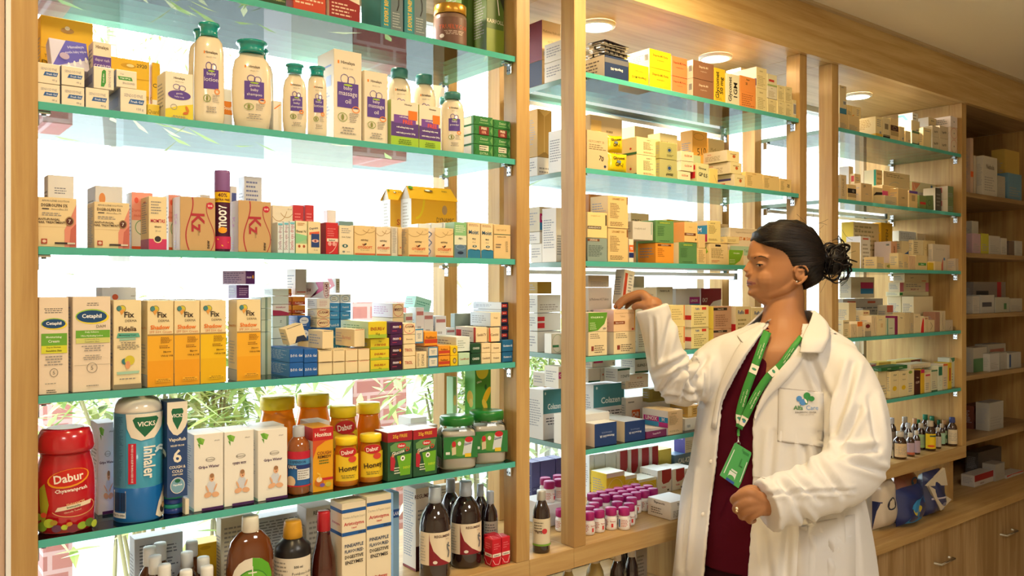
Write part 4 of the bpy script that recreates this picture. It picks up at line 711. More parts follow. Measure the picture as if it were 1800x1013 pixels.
# back rows, seen above
sg = [('r', 0, 0, 1, 1, '#c9d8c8'), ('r', .38, 0, .62, 1, '#7f9a8c')]
stack(1, 4, 459, 477, .09, .06, [(584, '#c9d8c8', sg, 'sage carton with dark green stripe'), (563.5, '#c9d8c8', sg, 'sage carton with dark green stripe'), (543, '#c9d8c8', sg, 'sage carton with dark green stripe'), (523, '#c9d8c8', sg, 'sage carton with dark green stripe')])
sg2 = [('t', 'Z', .5, .5, .2, '#5a7a6a', True), ('r', .85, 0, 1, 1, '#8aa89a')]
stack(1, 4, 479, 508, .13, .05, [(596, '#dce8dc', sg2, 'pale sage carton'), (576, '#dce8dc', sg2, 'pale sage carton'), (556, '#d4e2d8', sg2, 'pale sage carton'), (536, '#f2ece6', [('p', [(0, 0), (1, 0), (1, .25), (.5, .45), (0, .5)], '#b02a54'), ('t', 'DONIFLAV', .5, .75, .14, '#b02a54', True, 0, .8)], 'white and crimson carton'), (521, '#d9e4dc', [], 'plain sage carton'), (508, '#cfdcd2', [], 'grey-green carton end on the pile')])
ob = [('r', 0, .0, 1, .42, '#c84a24'), ('t', 'Fudibact', .5, .22, .22, '#f6dcb8', True, 0, .7)]
for a, b, ins, top in ((498, 513, .19, 508), (514, 537, .19, 522)):
    ys = [y for y in (640, 621, 602, 583, 566, 552, 537, 522, 508) if y >= top]
    z_ = SH[4]
    stack(1, 4, a, b, ins, .05, [(y, '#f0962c' if i % 2 else '#ee9a30', ob, 'orange carton in the back pile') for i, y in enumerate(ys)])
stack(1, 4, 523, 546, .125, .05, [(600, CM, [], 'cream carton in the back pile'), (577, B_, [('e', .5, .55, .36, .3, '#eef2f6'), ('t', 'Benzoyl', .5, .55, .14, B_, True, 0, .5)], 'blue carton with white oval'), (556, B_, [('e', .5, .6, .36, .3, '#eef2f6'), ('t', 'Benzoyl', .5, .6, .14, B_, True, 0, .5), ('t', 'Based', .5, .2, .13, '#dce8f6', True)], 'blue carton with white oval')])
stack(1, 4, 556.5, 580.5, .10, .05, [(597, CM, [('t', 'DoniFLAV', .5, .6, .14, '#b05a7a', True, 0, .8)], 'cream carton in the back pile'), (577, B_, [('e', .5, .55, .36, .3, '#eef2f6'), ('t', 'Benzoyl', .5, .55, .14, B_, True, 0, .5)], 'blue carton with white oval, behind'), (560, CM, [('o', .5, .5, .45, .42, '#b82a44', .001), ('t', 'LUSAM', .5, .5, .24, '#7a2a34', True, 180, .7)], 'upside-down cream carton with crimson frame'), (543.5, CM, [('o', .5, .5, .45, .42, '#b82a44', .001), ('t', 'LUSAM', .5, .6, .26, '#7a2a34', True, 0, .7)], 'upright cream carton with crimson frame'), (525.5, '#f4efe6', [('l', .2, .2, .8, .8, 4, '#d8a8a8')], 'white printed carton')])
C(1, 4, 519, 539.5, 487, .20, .05, '#f2ece4', [('r', .1, .1, .9, .14, '#c8503c')], 'plain white carton topping the back pile', z0=Zat(525, 521, D + .19) + .002, h=.06)
fz = Zat(590, 525, D + .12)
pks = [('r', 0, 0, 1, 1, '#fbf6f8'), ('p', [(.3, 0), (1, .5), (1, 1), (.6, 1), (.75, .6), (.6, .2)], '#e0408c'), ('t', 'LUSAM', .2, .5, .2, '#8a3a6a', True, 0, .3)]
C(1, 4, 568, 580, 504, .115, .10, '#f6eef0', [('t', 'LUSAM', .5, .5, .2, '#8a2a4a', True, 90, .7), ('o', .5, .5, .46, .47, '#c83a6a', .001)], 'white and magenta carton lying on the back pile', z0=Zat(570, 526, D + .12), h=.038, side=pks)
FUB = [('t', 'Fusid-B', .5, .5, .22, '#e8f2fa', True, 0, .84)]
for a, b in ((577.5, 597.5), (598, 617)):
    stack(1, 4, a, b, .17 if a > 580 else .17, .04, [(622, '#3f96d6', FUB, 'sky blue carton'), (603, '#3f96d6', FUB, 'sky blue carton'), (583, '#3f96d6', FUB, 'sky blue carton'), (562, '#3f96d6', FUB, 'sky blue carton'), (548, '#3f96d6', FUB, 'sky blue carton'), (533.5, '#3f96d6', FUB, 'sky blue carton'), (518, '#e8ecf0', [('o', .5, .5, .4, .4, '#6aa0d0', .0012), ('l', .3, .3, .7, .7, 2, G9)], 'pale carton with blue outline')])
C(1, 4, 590, 598, 496, .18, .10, '#f4f0f0', [('l', .2, .2, .8, .8, 4, G9)], 'white carton with red arrow at the very top', z0=Zat(597, 518, D + .17) + .003, h=.034, side=[('r', 0, 0, 1, 1, '#f8f6f6'), ('p', [(.5, .1), (.95, .5), (.8, 1), (.55, 1), (.75, .5)], '#d8324a')])
# cartons behind the violet ones and scattered clear ones
C(1, 4, 690, 710, 551, .10, .10, CM, [('o', .5, .5, .46, .44, '#c8324a', .001), ('t', 'LUSAM', .5, .55, .28, '#7a2a34', True, 180, .7)], 'cream and crimson carton lying behind the violet pile', z0=SH[4] + .113, h=.033, side=[('r', 0, 0, 1, 1, '#f6eaf2'), ('l', .1, .2, .9, .8, 4, '#d09ac0')])
C(1, 4, 690, 710, 572, .10, .10, CM, [], 'hidden cream carton beneath the crimson-framed one', z0=SH[4] + .0765, h=.0355); C(1, 4, 690, 710, 572, .10, .10, '#f2e6d0', [], 'hidden pale carton lower in the pile', z0=SH[4] + .0, h=.0755)
grp = [(712, 726, 551, '#dceae4', 0), (727, 741, 556, '#eef0f4', .2), (733, 747, 541, '#e8ecf4', -.2), (745, 762, 565, '#eef0f0', .35), (748, 764, 549, '#e2e8ee', -.3), (764, 782, 574, '#f0f0f2', .15), (768, 786, 556, '#e9edf4', -.25), (783, 800, 577, '#f2f2f4', .1)]
for i, (a, b, y, c, r) in enumerate(grp):
    Yb = D + .11 + .02 * (i % 2)
    C(1, 4, a, b, y, .11 + .05 * (i % 2), .045, c, [('r', .08, .86, .92, .93, '#b8787c'), ('l', .2, .2, .8, .7, 4, '#b0b0b8')], ['mint', 'white', 'pale blue', 'white', 'grey-white', 'white', 'pale blue', 'white'][i] + ' small carton in the jumbled heap', rz=r * .6)
o = C(1, 4, 727, 756, 541, .15, .05, '#a8e0d0', [('l', .1, .3, .9, .7, 2, '#5aa890')], 'mint carton tipped on top of the heap', z0=SH[4] + .128, h=.03, ry=.25)
C(1, 4, 815, 852, 551, .17, .02, '#8a968c', [('p', [(.4, .4), (.6, .55), (.5, .3)], '#4a5a50')], 'grey-green card standing behind the dark green cartons')
C(1, 4, 420, 459, 526, .08, .05, '#e8eef2', [], 'pale carton behind the sunscreens'); 
o = C(1, 4, 415.5, 438.5, 501, .075, .05, '#5a2a72', [('l', .2, .2, .9, .8, 4, '#c0a0cc')], 'violet carton perched above the sunscreens', z0=Zat(430, 526, D + .08) + .001, h=.028)
C(1, 4, 421, 442, 481, .06, .075, '#5a2a6c', [('t', 'moov', .35, .5, .3, '#f0e4f2', True, 0, .5), ('e', .75, .55, .08, .14, '#f0a020')], 'violet and lilac carton balanced topmost above the sunscreens', z0=o['_top'], h=.028, rz=.3, side=[('r', 0, 0, 1, 1, '#d2b4dc'), ('l', .08, .1, .92, .9, 5, '#8a6aa8')])
for a, b in ((262, 300), (310, 345), (350, 392)):
    C(1, 4, a, b, 526.5, .07, .05, '#f0eee8', [], 'white carton standing behind the sunscreens')
# ---- fifth shelf
RED = mat('#c01424', .2, .6, coat=.6)
c = bottle(1, 5, 69, 163, 752, .012, 'large red health paste jar with fruit picture', RED, [(.78, 0), (.9, .01), (.96, .06), (1, .3), (1, .42), (.97, .58), (.90, .68), (.84, .74), (.86, .78)], [('lid', [(.88, .775), (.97, .79), (.985, .83), (.93, .93), (.84, .985), (.78, 1), (0, 1)], RED)], 'health_paste_jar', 'jar', sy=.8, bodyname='body',
    lab=[(.02, .70, -62, 66, 1.012, None, [('p', [(.08, 0), (.02, .4), (.0, .62), (.12, .7), (.2, .4)], '#a8a42c'), ('e', .5, .76, .33, .13, '#f0a020', .15), ('e', .5, .77, .30, .115, '#cc2418', .15), ('t', 'Dabur', .5, .77, .12, '#fff6e6', True, 6, .44), ('t', 'Chyawanprash', .54, .59, .07, '#fdf4ea', True, 4, .78), ('t', 'ENHANCES', .6, .40, .035, '#f6c88a', True, 8, .4), ('p', [(.3, .30), (.34, .36), (.86, .42), (.84, .36)], '#f0dcc0'), ('t', 'Immunity', .57, .355, .045, '#1f5a30', True, 7, .45), ('o', .58, .34, .34, .13, '#e0b070', .0012, -2.8, .6), ('t', 'Clinically Tested', .55, .29, .03, '#f6dcb8', False, 8, .4)] +
        [('e', x, y, r, r * .75, c_) for x, y, r, c_ in ((.1, .1, .09, '#7a9a2c'), (.22, .15, .085, '#b4c83c'), (.33, .07, .07, '#6a3a5a'), (.44, .08, .05, '#b4c83c'), (.55, .05, .08, '#7a2a3a'), (.68, .07, .07, '#93b034'), (.8, .09, .08, '#5a7a2c'), (.9, .05, .07, '#b8c840'), (.05, .24, .07, '#8c9a30'), (.15, .27, .05, '#c84a2c'), (.5, .12, .04, '#c88a2c'), (.3, .16, .05, '#a88a2a'))])])
m = MB(); m.lathe([(0, .0), (.03, .0)], '#f1e9e2', 24, cap=False); o = m.build('top_sticker', c, (0, 0, (Zat(116, 752, D + .05) - SH[5]) + .0012))
LG = lambda cy=.76: [('p', [(.08, cy + .19), (.16, cy + .12), (.3, cy + .1), (.2, cy + .2)], '#6fae3c'), ('p', [(.2, cy + .2), (.3, cy + .1), (.36, cy + .17)], '#8cc44c'), ('p', [(.12, cy + .12), (.2, cy + .11), (.2, cy + .05)], '#5a9a34')]
baby = lambda cx=.58, cy=.2: [('e', cx, cy + .09, .15, .095, '#d6dbe6'), ('e', cx + .02, cy + .215, .085, .05, '#e8b48c'), ('e', cx + .02, cy + .245, .075, .03, '#a87a54'), ('e', cx + .03, cy + .195, .02, .009, '#8a4030'), ('e', cx - .12, cy + .0, .13, .035, '#e8b48c', .3), ('e', cx + .14, cy - .005, .13, .035, '#e8b48c', -.2), ('e', cx - .14, cy + .08, .03, .05, '#e8b48c', .4), ('e', cx + .14, cy + .09, .03, .05, '#e8b48c', -.4)]
def gripe(t='Gripe Water'): return LG() + [('t', 'हिमस्किन', .78, .9, .022, G6, False, 0, .3), ('o', .55, .66, .16, .03, G6, .0006), ('t', 'Bonnisan', .55, .66, .025, G6, False, 0, .28), ('t', t, .5, .565, .05, '#4a2a5c', True, 0, .82)] + baby() + [('r', .25, 0, 1, .035, '#4a1f5c')]
GP = 'white gripe water carton with sitting baby'; GS_ = [('l', .2, .3, .8, .85, 18, '#a8b0bc'), ('r', 0, 0, 1, .04, '#9ac8b8')]
C(1, 5, 171, 204, 744, .11, .06, '#eef0f6', gripe(), 'gripe water carton behind, partly hidden by the inhaler')
C(1, 5, 340.5, 393, 763, .02, .07, W0, gripe(), GP + ', English lettering', side=GS_)
C(1, 5, 394, 446.5, 758, .02, .07, W0, gripe('ग्राईप वाटर'), GP + ', Hindi lettering', side=GS_)
C(1, 5, 453, 505.5, 755, .02, .07, W0, gripe(), GP + ', beside the brown bottle', side=GS_)
C(1, 5, 453, 500, 749, .095, .06, W0, [], 'white carton directly behind the gripe water')
# giant inhaler shaped display bottle
c = bottle(1, 5, 203.5, 283, 694, .012, 'giant blue and white inhaler bottle with domed cap', mat('#3f9cc0', .3, .5, coat=.3), [(.97, 0), (1, .012), (1, .27), (1.0, .28), (1, .865)], [('base', [(.985, -.002), (1.008, .012), (1.008, .27), (1.0, .272)], mat('#1668b4', .3, .5)), ('cap', [(.985, .863), (.985, .89), (.93, .935), (.8, .97), (.58, .99), (.3, 1), (0, 1)], mat('#efe6d8', .2, .5, coat=.6))], 'inhaler_bottle', 'bottle', 
  lab=[(.28, .865, -80, 80, 1.006, None, [('r', 0, 0, .28, 1, '#4f8fb0'), ('l', .02, .02, .24, .96, 60, '#2a5f80'), ('p', [(.28, 1), (.3, .8), (.36, .68), (.5, .635), (.7, .66), (.86, .8), (.95, 1)], '#f2e9d8'), ('p', [(.38, .92), (.42, .82), (.55, .68), (.70, .80), (.78, .92), (.74, .955), (.42, .955)], '#1f6a48'), ('t', 'VICKS', .58, .86, .065, '#f6f2e6', True, 0, .42), ('r', .32, .05, .43, .60, '#c81e38'), ('t', 'PROVIDES QUICK RELIEF FROM BLOCKED NOSE', .375, .325, .05, '#f6e6e4', True, -90, .52), ('t', 'Inhaler', .62, .33, .16, '#f4f0e6', True, -90, .44), ('c', [(.72, .5), (.8, .54), (.88, .52)], '#cfe6ee', .004), ('c', [(.7, .46), (.78, .5), (.86, .48)], '#cfe6ee', .004)]),
       (.01, .265, -80, 80, 1.014, None, [('bar', .02, .25, .28, .95), ('r', .0, .1, .28, .26, '#eef0f0'), ('t', 'PUSH TO OPEN', .14, .18, .07, '#2a3a5a', True, 0, .24), ('p', [(.72, .1), (.78, .5), (.93, .95), (1, .9), (1, 0), (.8, 0)], '#efe4d0'), ('e', .88, .25, .07, .14, '#3a2a24'), ('e', .9, .35, .05, .1, '#c89a6a')])])
VB = [('r', 0, 0, 1, .78, '#29477c'), ('p', [(0, .78), (.1, .72), (.3, .66), (.5, .645), (.7, .67), (.9, .73), (1, .79), (1, 1), (0, 1)], '#f0e6d4'), ('p', [(.2, .9), (.28, .8), (.5, .705), (.72, .8), (.8, .9), (.74, .93), (.26, .93)], '#1f6a48'), ('t', 'VICKS', .5, .855, .038, '#f4f0e6', True, 0, .62), ('t', 'VapoRub', .5, .60, .045, '#f0e8d8', True, 0, .86), ('t', 'RELIEF FROM', .5, .54, .02, '#e8e2d4', True, 0, .66), ('t', '6', .5, .43, .14, '#f2ead8', True), ('t', 'COUGH &', .5, .315, .03, '#f2ead8', True, 0, .8), ('t', 'COLD', .5, .27, .03, '#f2ead8', True), ('t', 'SYMPTOMS', .5, .235, .016, '#f2ead8', True), ('e', .5, .12, .36, .085, '#e8e4da'), ('e', .5, .12, .33, .078, '#7aa8c0'), ('t', 'VapoRub', .5, .125, .024, '#fff', True, 0, .5), ('e', .5, .17, .14, .02, '#1f6a48')]
# two small jars in a carton tray, the blue carton on them
Yj = D + .035; zj = SH[5]
jt = []
for k, (a, b, ins) in enumerate(((281, 318, .045), (281, 318, .045))):
    pass
hj = (Zat(305, 871, D + .03) - SH[5]) / 2
for k in (0, 1):
    c = bottle(1, 5, 288, 321, None, .03, 'blue balm jar with green lid, ' + ('upper' if k else 'lower') + ' of two', '#1c3f96', [(.95, 0), (1, .06), (1, .55), (.9, .6)], [('lid', [(.98, .58), (1.02, .62), (1.02, .95), (.97, 1), (0, 1)], mat('#2a9a86', .3))], 'balm_jar', 'jar', z0=SH[5] + k * hj, h=hj - .0006)
C(1, 5, 291, 330, None, .012, .055, '#29477c', VB, 'dark blue balm carton with big 6, on two jars', side=[('r', 0, 0, 1, 1, '#22406e'), ('e', .4, .8, .3, .06, '#1f6a48'), ('e', .5, .45, .4, .05, '#efe4d0'), ('e', .5, .42, .3, .03, '#2a2a3a')], z0=SH[5] + 2 * hj, h=Zat(310, 707, D + .012) - SH[5] - 2 * hj, cols={'t': '#1c3560'})
C(1, 5, 325, 333, 878, .012, .03, '#e8dcc4', [], 'torn white cardboard tray beside the balm jars')
AM = thin_glass('amber_plastic', (.62, .30, .10), 1.0, 1.45, .03)
def amber(c='#7a3d10', a=.6): return mat(c, .12, .5, 0, 0, .5)
SYR = mat('#9a5424', .1, .6, coat=.7)
bottle(1, 5, 506, 544, 749, .02, 'amber syrup bottle with red and blue label', SYR, [(.95, 0), (1, .02), (1, .68), (.92, .76), (.6, .82), (.5, .85)], [('cap', [(.52, .84), (.54, .845), (.54, .98), (.5, 1), (0, 1)], mat('#c8ccd4', .3))], 'syrup_bottle', 'bottle', lab=(.12, .64, -85, 85, 1.01, '#2a6ab0', [('r', 0, .78, 1, 1, '#c8243c'), ('r', 0, .62, 1, .78, '#4a90c8'), ('t', 'SUSPENSION', .4, .7, .08, '#1c3a6a', True, 0, .5), ('r', 0, .5, 1, .62, '#243a7c'), ('t', 'RAFIL', .25, .56, .09, '#f6f0e0', True, 0, .3), ('r', .4, .2, .8, .5, '#e4e6e8'), ('l', .42, .22, .78, .48, 4, G9), ('e', .2, .15, .15, .16, '#e8c8a0'), ('r', 0, 0, 1, .04, '#c82a2a')]))
C(1, 5, 547, 586, 752, .02, .07, '#e8a41c', [('r', 0, .8, 1, 1, '#c4242c'), ('p', [(0, .8), (0, .52), (.2, .7), (.6, .78), (1, .8)], '#d2542a'), ('t', 'Dabur', .5, .965, .03, '#f6e0d0', False, 0, .3), ('t', 'Honitus', .5, .89, .065, '#fdf2e2', True, 0, .9), ('t', 'COUGH', .55, .6, .05, '#8a3a1c', True, 0, .7), ('t', 'REMEDY', .57, .54, .045, '#4a2a14', True, 0, .75), ('l', .3, .42, .8, .5, 2, '#3a6a2c'), ('r', .4, .17, .98, .21, '#c82a2c'), ('e', .3, .15, .22, .07, '#c86a1c'), ('e', .3, .19, .14, .04, '#f2dcb0'), ('c', [(.2, .3), (.35, .26), (.3, .2)], '#f6c84a', .003), ('e', .45, .1, .12, .03, '#7a5aa8'), ('e', .75, .1, .15, .04, '#c8b83c')], 'yellow and red cough remedy carton', side=[('r', 0, 0, 1, 1, '#ece6e0'), ('r', 0, .8, 1, 1, '#c4242c')])
C(1, 5, 547, 580, 742, .095, .06, '#f2eee6', [], 'white carton behind the cough remedy')
HON = mat('#e88a14', .08, .6, 0, 0, .6, name='honey').copy(); n_ = HON.node_tree.nodes; tr_ = n_.new('ShaderNodeBsdfTransparent'); tr_.inputs[0].default_value = (.85, .42, .06, 1); mx_ = n_.new('ShaderNodeMixShader'); mx_.inputs[0].default_value = .32
HON.node_tree.links.new(n_['Principled BSDF'].outputs[0], mx_.inputs[1]); HON.node_tree.links.new(tr_.outputs[0], mx_.inputs[2]); HON.node_tree.links.new(mx_.outputs[0], n_['Material Output'].inputs[0]); HCAP = mat('#ffe02a', .35)
def honey(x0, x1, yt, ins, desc, lid=.86, big=False, lab=True):
    pr = [(.86, 0), (.96, .02), (1, .1), (1, .42), (.96, .62), (.84, .76), (.80, .80), (.80, .85)]
    l = [(.12, .66, -62, 62, 1.01, '#f2cc2c', [('t', 'Dabur', .5, 1.1, .14, '#fff4e6', True, 0, .3), ('e', .5, 1.1, .36, .20, '#b8860c'), ('e', .5, 1.1, .33, .18, '#c4242c'), ('t', 'Dabur', .48, 1.1, .16, '#fff4e6', True, 8, .45), ('e', .66, .82, .16, .12, '#d84a34'), ('t', 'Honey', .52, .45, .26, '#3a2010', True, 6, .72), ('l', .2, .1, .8, .25, 2, '#8a7a2c', 1)])] if lab else None
    c = bottle(1, 5, x0, x1, yt, ins, desc, HON, pr, [('lid', [(.80, .845), (.88, .85), (.88, .985), (.84, 1), (0, 1)], HCAP)], 'honey_jar', 'jar', sy=.85, lab=l)
    return c
honey(454, 521, 697, .17, 'big honey jar with yellow lid, behind the gripe water', lab=False); honey(519, 582, 692, .17, 'big honey jar with yellow lid, behind the cough remedy', lab=False)
honey(577, 629, 714, .11, 'medium honey jar with oval red sign, behind'); honey(624, 671, 708, .125, 'medium honey jar without sign, behind', lab=False)
honey(586, 630, 768, .02, 'small front honey jar beside the cough remedy'); honey(630, 673, 763, .02, 'small front honey jar beside the glucose cartons')
glu = [('r', 0, .80, 1, 1, '#a82430'), ('t', '25g FREE', .5, .9, .09, '#e6b83c', True, 0, .75), ('p', [(.1, .72), (.3, .78), (.95, .76), (.9, .62), (.5, .6), (.12, .6)], '#6a9a5a'), ('e', .56, .705, .18, .055, '#c8242c'), ('t', 'Dabur', .56, .705, .045, '#fff', True, 0, .26), ('t', 'Glucose', .42, .575, .075, '#eef2e4', True, 10, .5), ('t', 'D', .8, .62, .09, '#d8342c', True), ('p', [(.36, .5), (.95, .52), (.9, .08), (.5, .08)], '#6fb02c'), ('e', .6, .44, .09, .055, '#f2f2ee'), ('e', .6, .44, .035, .022, '#1c1c1c'), ('p', [(.1, .5), (.22, .54), (.3, .4), (.24, .2), (.1, .22)], '#b8283a'), ('e', .2, .52, .05, .035, '#c89070'), ('l', .25, .12, .5, .28, 3, '#e8eed8'), ('t', 'ENERGY', .76, .24, .07, '#c8e43c', True, 0, .3)]
for a, b, y in ((681, 725, 759.5), (726, 768.5, 755)):
    C(1, 5, a, b, y, .012, .06, '#2c5a3c', glu, 'green glucose carton with dark red FREE band', side=[('r', 0, 0, 1, .8, '#23503a'), ('r', 0, .8, 1, 1, '#96202c')], cols={'t': '#efe9e6'})
    C(1, 5, a + 4, b + 1, y - 6, .078, .05, '#efe9e6', [], 'white-topped carton behind the glucose cartons')
PET = thin_glass('clear_jar_plastic', (.95, .96, .96), 1.2, 1.45, .04); POW = mat('#fff2da', .9)
def gjar(x0, x1, yt, ins, desc):
    c = bottle(1, 5, x0, x1, yt, ins, desc, PET, [(.93, 0), (.99, .02), (1, .06), (1, .66), (.95, .74), (.86, .78), (.84, .84)], [('powder_fill', [(.9, .012), (.96, .05), (.96, .66), (.88, .72), (0, .72)], POW), ('lid', [(.84, .835), (.92, .84), (.92, .97), (.88, 1), (0, 1)], mat('#1f7a2e', .3, .5))], 'glucose_jar', 'jar', sy=.8, pw=3.2, n=40, bodyname='clear_body')
    for ch in c.children:
        if ch.name.startswith('clear_body'): me = ch.data; R = max(v.co.x for v in me.vertices); H = max(v.co.z for v in me.vertices) / .84
    m = MB(); ops = [('r', 0, 0, 1, 1, '#2c7a3c'), ('e', .5, .5, .3, .42, '#5f9a3c'), ('e', .3, .66, .06, .14, '#c8242c'), ('p', [(.24, .5), (.36, .55), (.36, .2), (.24, .15)], '#d8c8a0'), ('e', .46, .68, .05, .1, '#f4f4f0'), ('p', [(.55, .15), (.62, .85), (.85, .8), (.8, .2)], '#d4dce0'), ('e', .74, .85, .12, .13, '#c8242c'), ('t', 'Glucose', .7, .66, .12, '#1c3a6a', True, 12, .22), ('r', .62, .05, .8, .22, '#e8c42c'), ('r', .06, .2, .18, .32, '#dfe8dc')]
    fr = flat((-R * .93, -R * .8 * 1.003, H * .22), (R * 1.86, 0, 0), (0, 0, H * .42), (0, -1, 0)); m.art(fr, ops, R * 1.86, H * .42)
    fr = flat((-R * 1.003, R * .7, H * .22), (0, -R * 1.45, 0), (0, 0, H * .42), (-1, 0, 0)); m.art(fr, ops[:1], R * 1.4, H * .42); m.build('label', c)
gjar(768.5, 834, 731, .012, 'clear jar of glucose powder with green lid, beside the green cartons'); gjar(822, 888, 722, .016, 'clear jar of glucose powder with green lid, against the upright')
LM = [('r', 0, 0, 1, 1, '#4a9434'), ('e', .45, .97, .4, .1, '#e8d83c'), ('t', 'LEMON', .25, .84, .05, '#eef4d0', True, 12, .3), ('e', .72, .68, .17, .11, '#f0c020', -.5), ('e', .6, .58, .14, .07, '#f2d24a', .4), ('e', .66, .78, .07, .03, '#1f5a24'), ('r', .35, .22, .75, .4, '#dcdccf'), ('l', .38, .25, .72, .38, 3, G9)]
C(1, 5, 835, 864, None, .105, .045, '#4a9434', LM, 'tall green carton with lemon pictures', h=.225, side=[('r', 0, 0, 1, 1, '#5cba38'), ('e', .5, .66, .3, .08, '#f0c424'), ('e', .6, .6, .2, .05, '#f6d858'), ('r', 0, .18, .95, .4, '#dfe0e4'), ('l', .2, .2, .9, .38, 5, G6)])
C(1, 5, 796, 803, None, .16, .03, '#a8d89c', [('e', .5, .7, .4, .07, '#f0d488')], 'narrow pale green carton edge near the lemon carton', h=.2)
C(1, 5, 733, 762, 737, .10, .06, '#e6eee8', [], 'white carton lying behind the powder jar')
# ---- wooden base of the left bay
cut = dict()
DET = mat('#6a3410', .08, .6, coat=.8)
bottle(1, 0, 399, 481, 907, .012, 'large brown antiseptic bottle with white cap and green sword label', DET, [(.95, 0), (1, .02), (1, .52), (.95, .66), (.8, .78), (.5, .85), (.32, .875)], [('cap', [(.34, .86), (.36, .865), (.34, .99), (.31, 1), (0, 1)], mat('#f2ead8', .35))], 'antiseptic_bottle', 'bottle', sy=.55, lab=(.08, .66, -60, 60, 1.012, None, [('e', .5, .55, .46, .43, '#f0e8d4'), ('p', [(.5, .12), (.5, .98), (.68, .95), (.85, .85), (.94, .7), (.96, .55), (.9, .3), (.75, .17)], '#5fae2c'), ('e', .5, .5, .36, .30, '#3f8a2a'), ('e', .5, .5, .34, .28, '#6fba34'), ('t', 'Dettol', .5, .5, .16, '#10282a', True, 4, .62), ('r', .49, .62, .51, .85, '#f4f0e0'), ('r', .42, .74, .58, .76, '#f4f0e0')]))
BLK = mat('#1c1a1c', .3, .5)
bottle(1, 0, 483, 546, 915, .012, 'black povidone bottle with golden yellow cap', BLK, [(.95, 0), (1, .02), (1, .68), (.94, .74), (.6, .8), (.48, .83)], [('cap', [(.5, .815), (.54, .82), (.52, .9), (.47, .98), (.42, 1), (0, 1)], mat('#dba02c', .4))], 'antiseptic_bottle', 'bottle', lab=(.05, .64, -95, 60, 1.01, '#eae0cc', [('l', .05, .1, .45, .95, 12, '#a8a090'), ('t', '500 ml', .66, .84, .045, '#2a2420', True), ('t', 'Povidone-Iodine', .76, .72, .05, '#2a2420', False, 0, .45), ('t', 'Solution IP', .72, .63, .05, '#2a2420', False, 0, .32), ('t', 'Gandine', .72, .5, .06, '#2a2420', True, 0, .32)]))
bottle(1, 0, 547, 591, 899, .02, 'dark brown tonic bottle with tall red cap', mat('#4a1a10', .1, .6, coat=.8), [(.95, 0), (1, .02), (1, .38), (.9, .52), (.62, .68), (.5, .78), (.5, .8)], [('cap', [(.5, .795), (.54, .8), (.5, .985), (.46, 1), (0, 1)], mat('#c0202e', .3, .5))], 'tonic_bottle', 'bottle')
def ari(l1): return [('r', 0, .905, 1, .94, '#1f5aa0'), ('t', 'Diastase & Pepsin Liquid', .5, .855, .035, '#b0a894', False, 0, .9), ('t', 'Aristozyme', .5, .79, .045, '#c0303a', True, 0, .88), ('t', 'Liquid', .5, .75, .022, '#c0303a', True), ('r', 0, .68, 1, .715, '#1f5aa0'), ('t', '200 ml', .82, .697, .022, '#1c2a3a', True)] + [('t', t, .5, .58 - .055 * i, .034, '#25436a' if i < 2 else '#2a2a30', True, 0, .78) for i, t in enumerate(('PINEAPPLE', 'FLAVOURED', 'DIGESTIVE', 'ENZYMES'))] + [('t', 'एरिस्टोजाइम', .5, .2, .045, '#c0303a', True, 0, .8)]
C(1, 0, 595.5, 643.5, 884, .012, .055, '#f0e2c4', ari(0), 'cream and blue digestive enzyme carton', side=[('r', 0, .905, 1, .94, '#1f5aa0'), ('r', 0, .68, 1, .715, '#1f5aa0'), ('t', 'Aristozyme', .5, .79, .035, '#c0607a', True, 0, .8)])
C(1, 0, 644.3, 688, 871, .012, .055, '#f0e2c4', ari(0), 'cream and blue digestive enzyme carton')
C(1, 0, 691, 702, 866, .10, .05, '#8ab4d8', [('r', 0, .7, 1, .8, '#1c4a90'), ('t', 'LAX', .5, .75, .06, '#eef', True)], 'pale blue carton strip behind the enzyme cartons')
wb = mat('#f2f2ee', .4)
capsp = ((249, 268, 967), (272, 295, 963), (254, 279, 983), (276, 299, 990), (317, 340, 971), (341, 364, 976), (347, 371, 992), (327, 349, 965), (298, 322, 1008), (316, 336, 952))
for i, (a, b, y) in enumerate(((251, 275, 962), (270, 293, 955), (260, 284, 977), (276, 300, 992), (317, 340, 971), (341, 364, 976), (347, 371, 992), (300, 324, 1006), (326, 348, 951))):
    ins = (.10, .14, .065, .03, .09, .07, .03, .015, .15)[i]
    bottle(1, 0, a - 6, b + 6, y, ins, f'small amber bottle with white screw cap, {["back row", "rear, tallest", "second row", "front row", "middle row", "middle row, further along", "front row, further along", "nearest and lowest", "behind them all"][i]}', mat('#5a2c10', .1, .6, coat=.8), [(.95, 0), (1, .02), (1, .6), (.9, .7), (.5, .78), (.5, .8)], [('cap', [(.55, .79), (.6, .8), (.6, .97), (.56, 1), (0, 1)], wb)], 'amber_bottle', 'bottle')
C(1, 0, 236, 322, None, .205, .04, '#dfe4ea', [('l', .1, .1, .9, .92, 20, '#7a8290'), ('r', .05, .5, .09, .53, '#2a2a30')], 'white carton covered in small print, behind the amber bottles', h=.165)
C(1, 0, 341, 390, 955, .19, .05, '#f0bc24', [('t', 'DYNAMIC', .6, .3, .08, '#7a6010', False, 0, .6), ('e', .4, .93, .2, .03, '#d8a010')], 'yellow hanging carton behind the white-capped bottles')
C(1, 0, 388, 446, None, .16, .06, '#ece2c4', [('l', .1, .3, .9, .9, 12, '#a8a090'), ('r', 0, .1, 1, .3, '#e0c030')], 'cream printed carton with yellow foot behind the antiseptic', h=.19)
C(1, 0, 450, 536, None, .20, .04, '#dce0e4', [('l', .06, .1, .94, .95, 22, '#8a9098')], 'white printed carton behind the black bottle', h=.165)
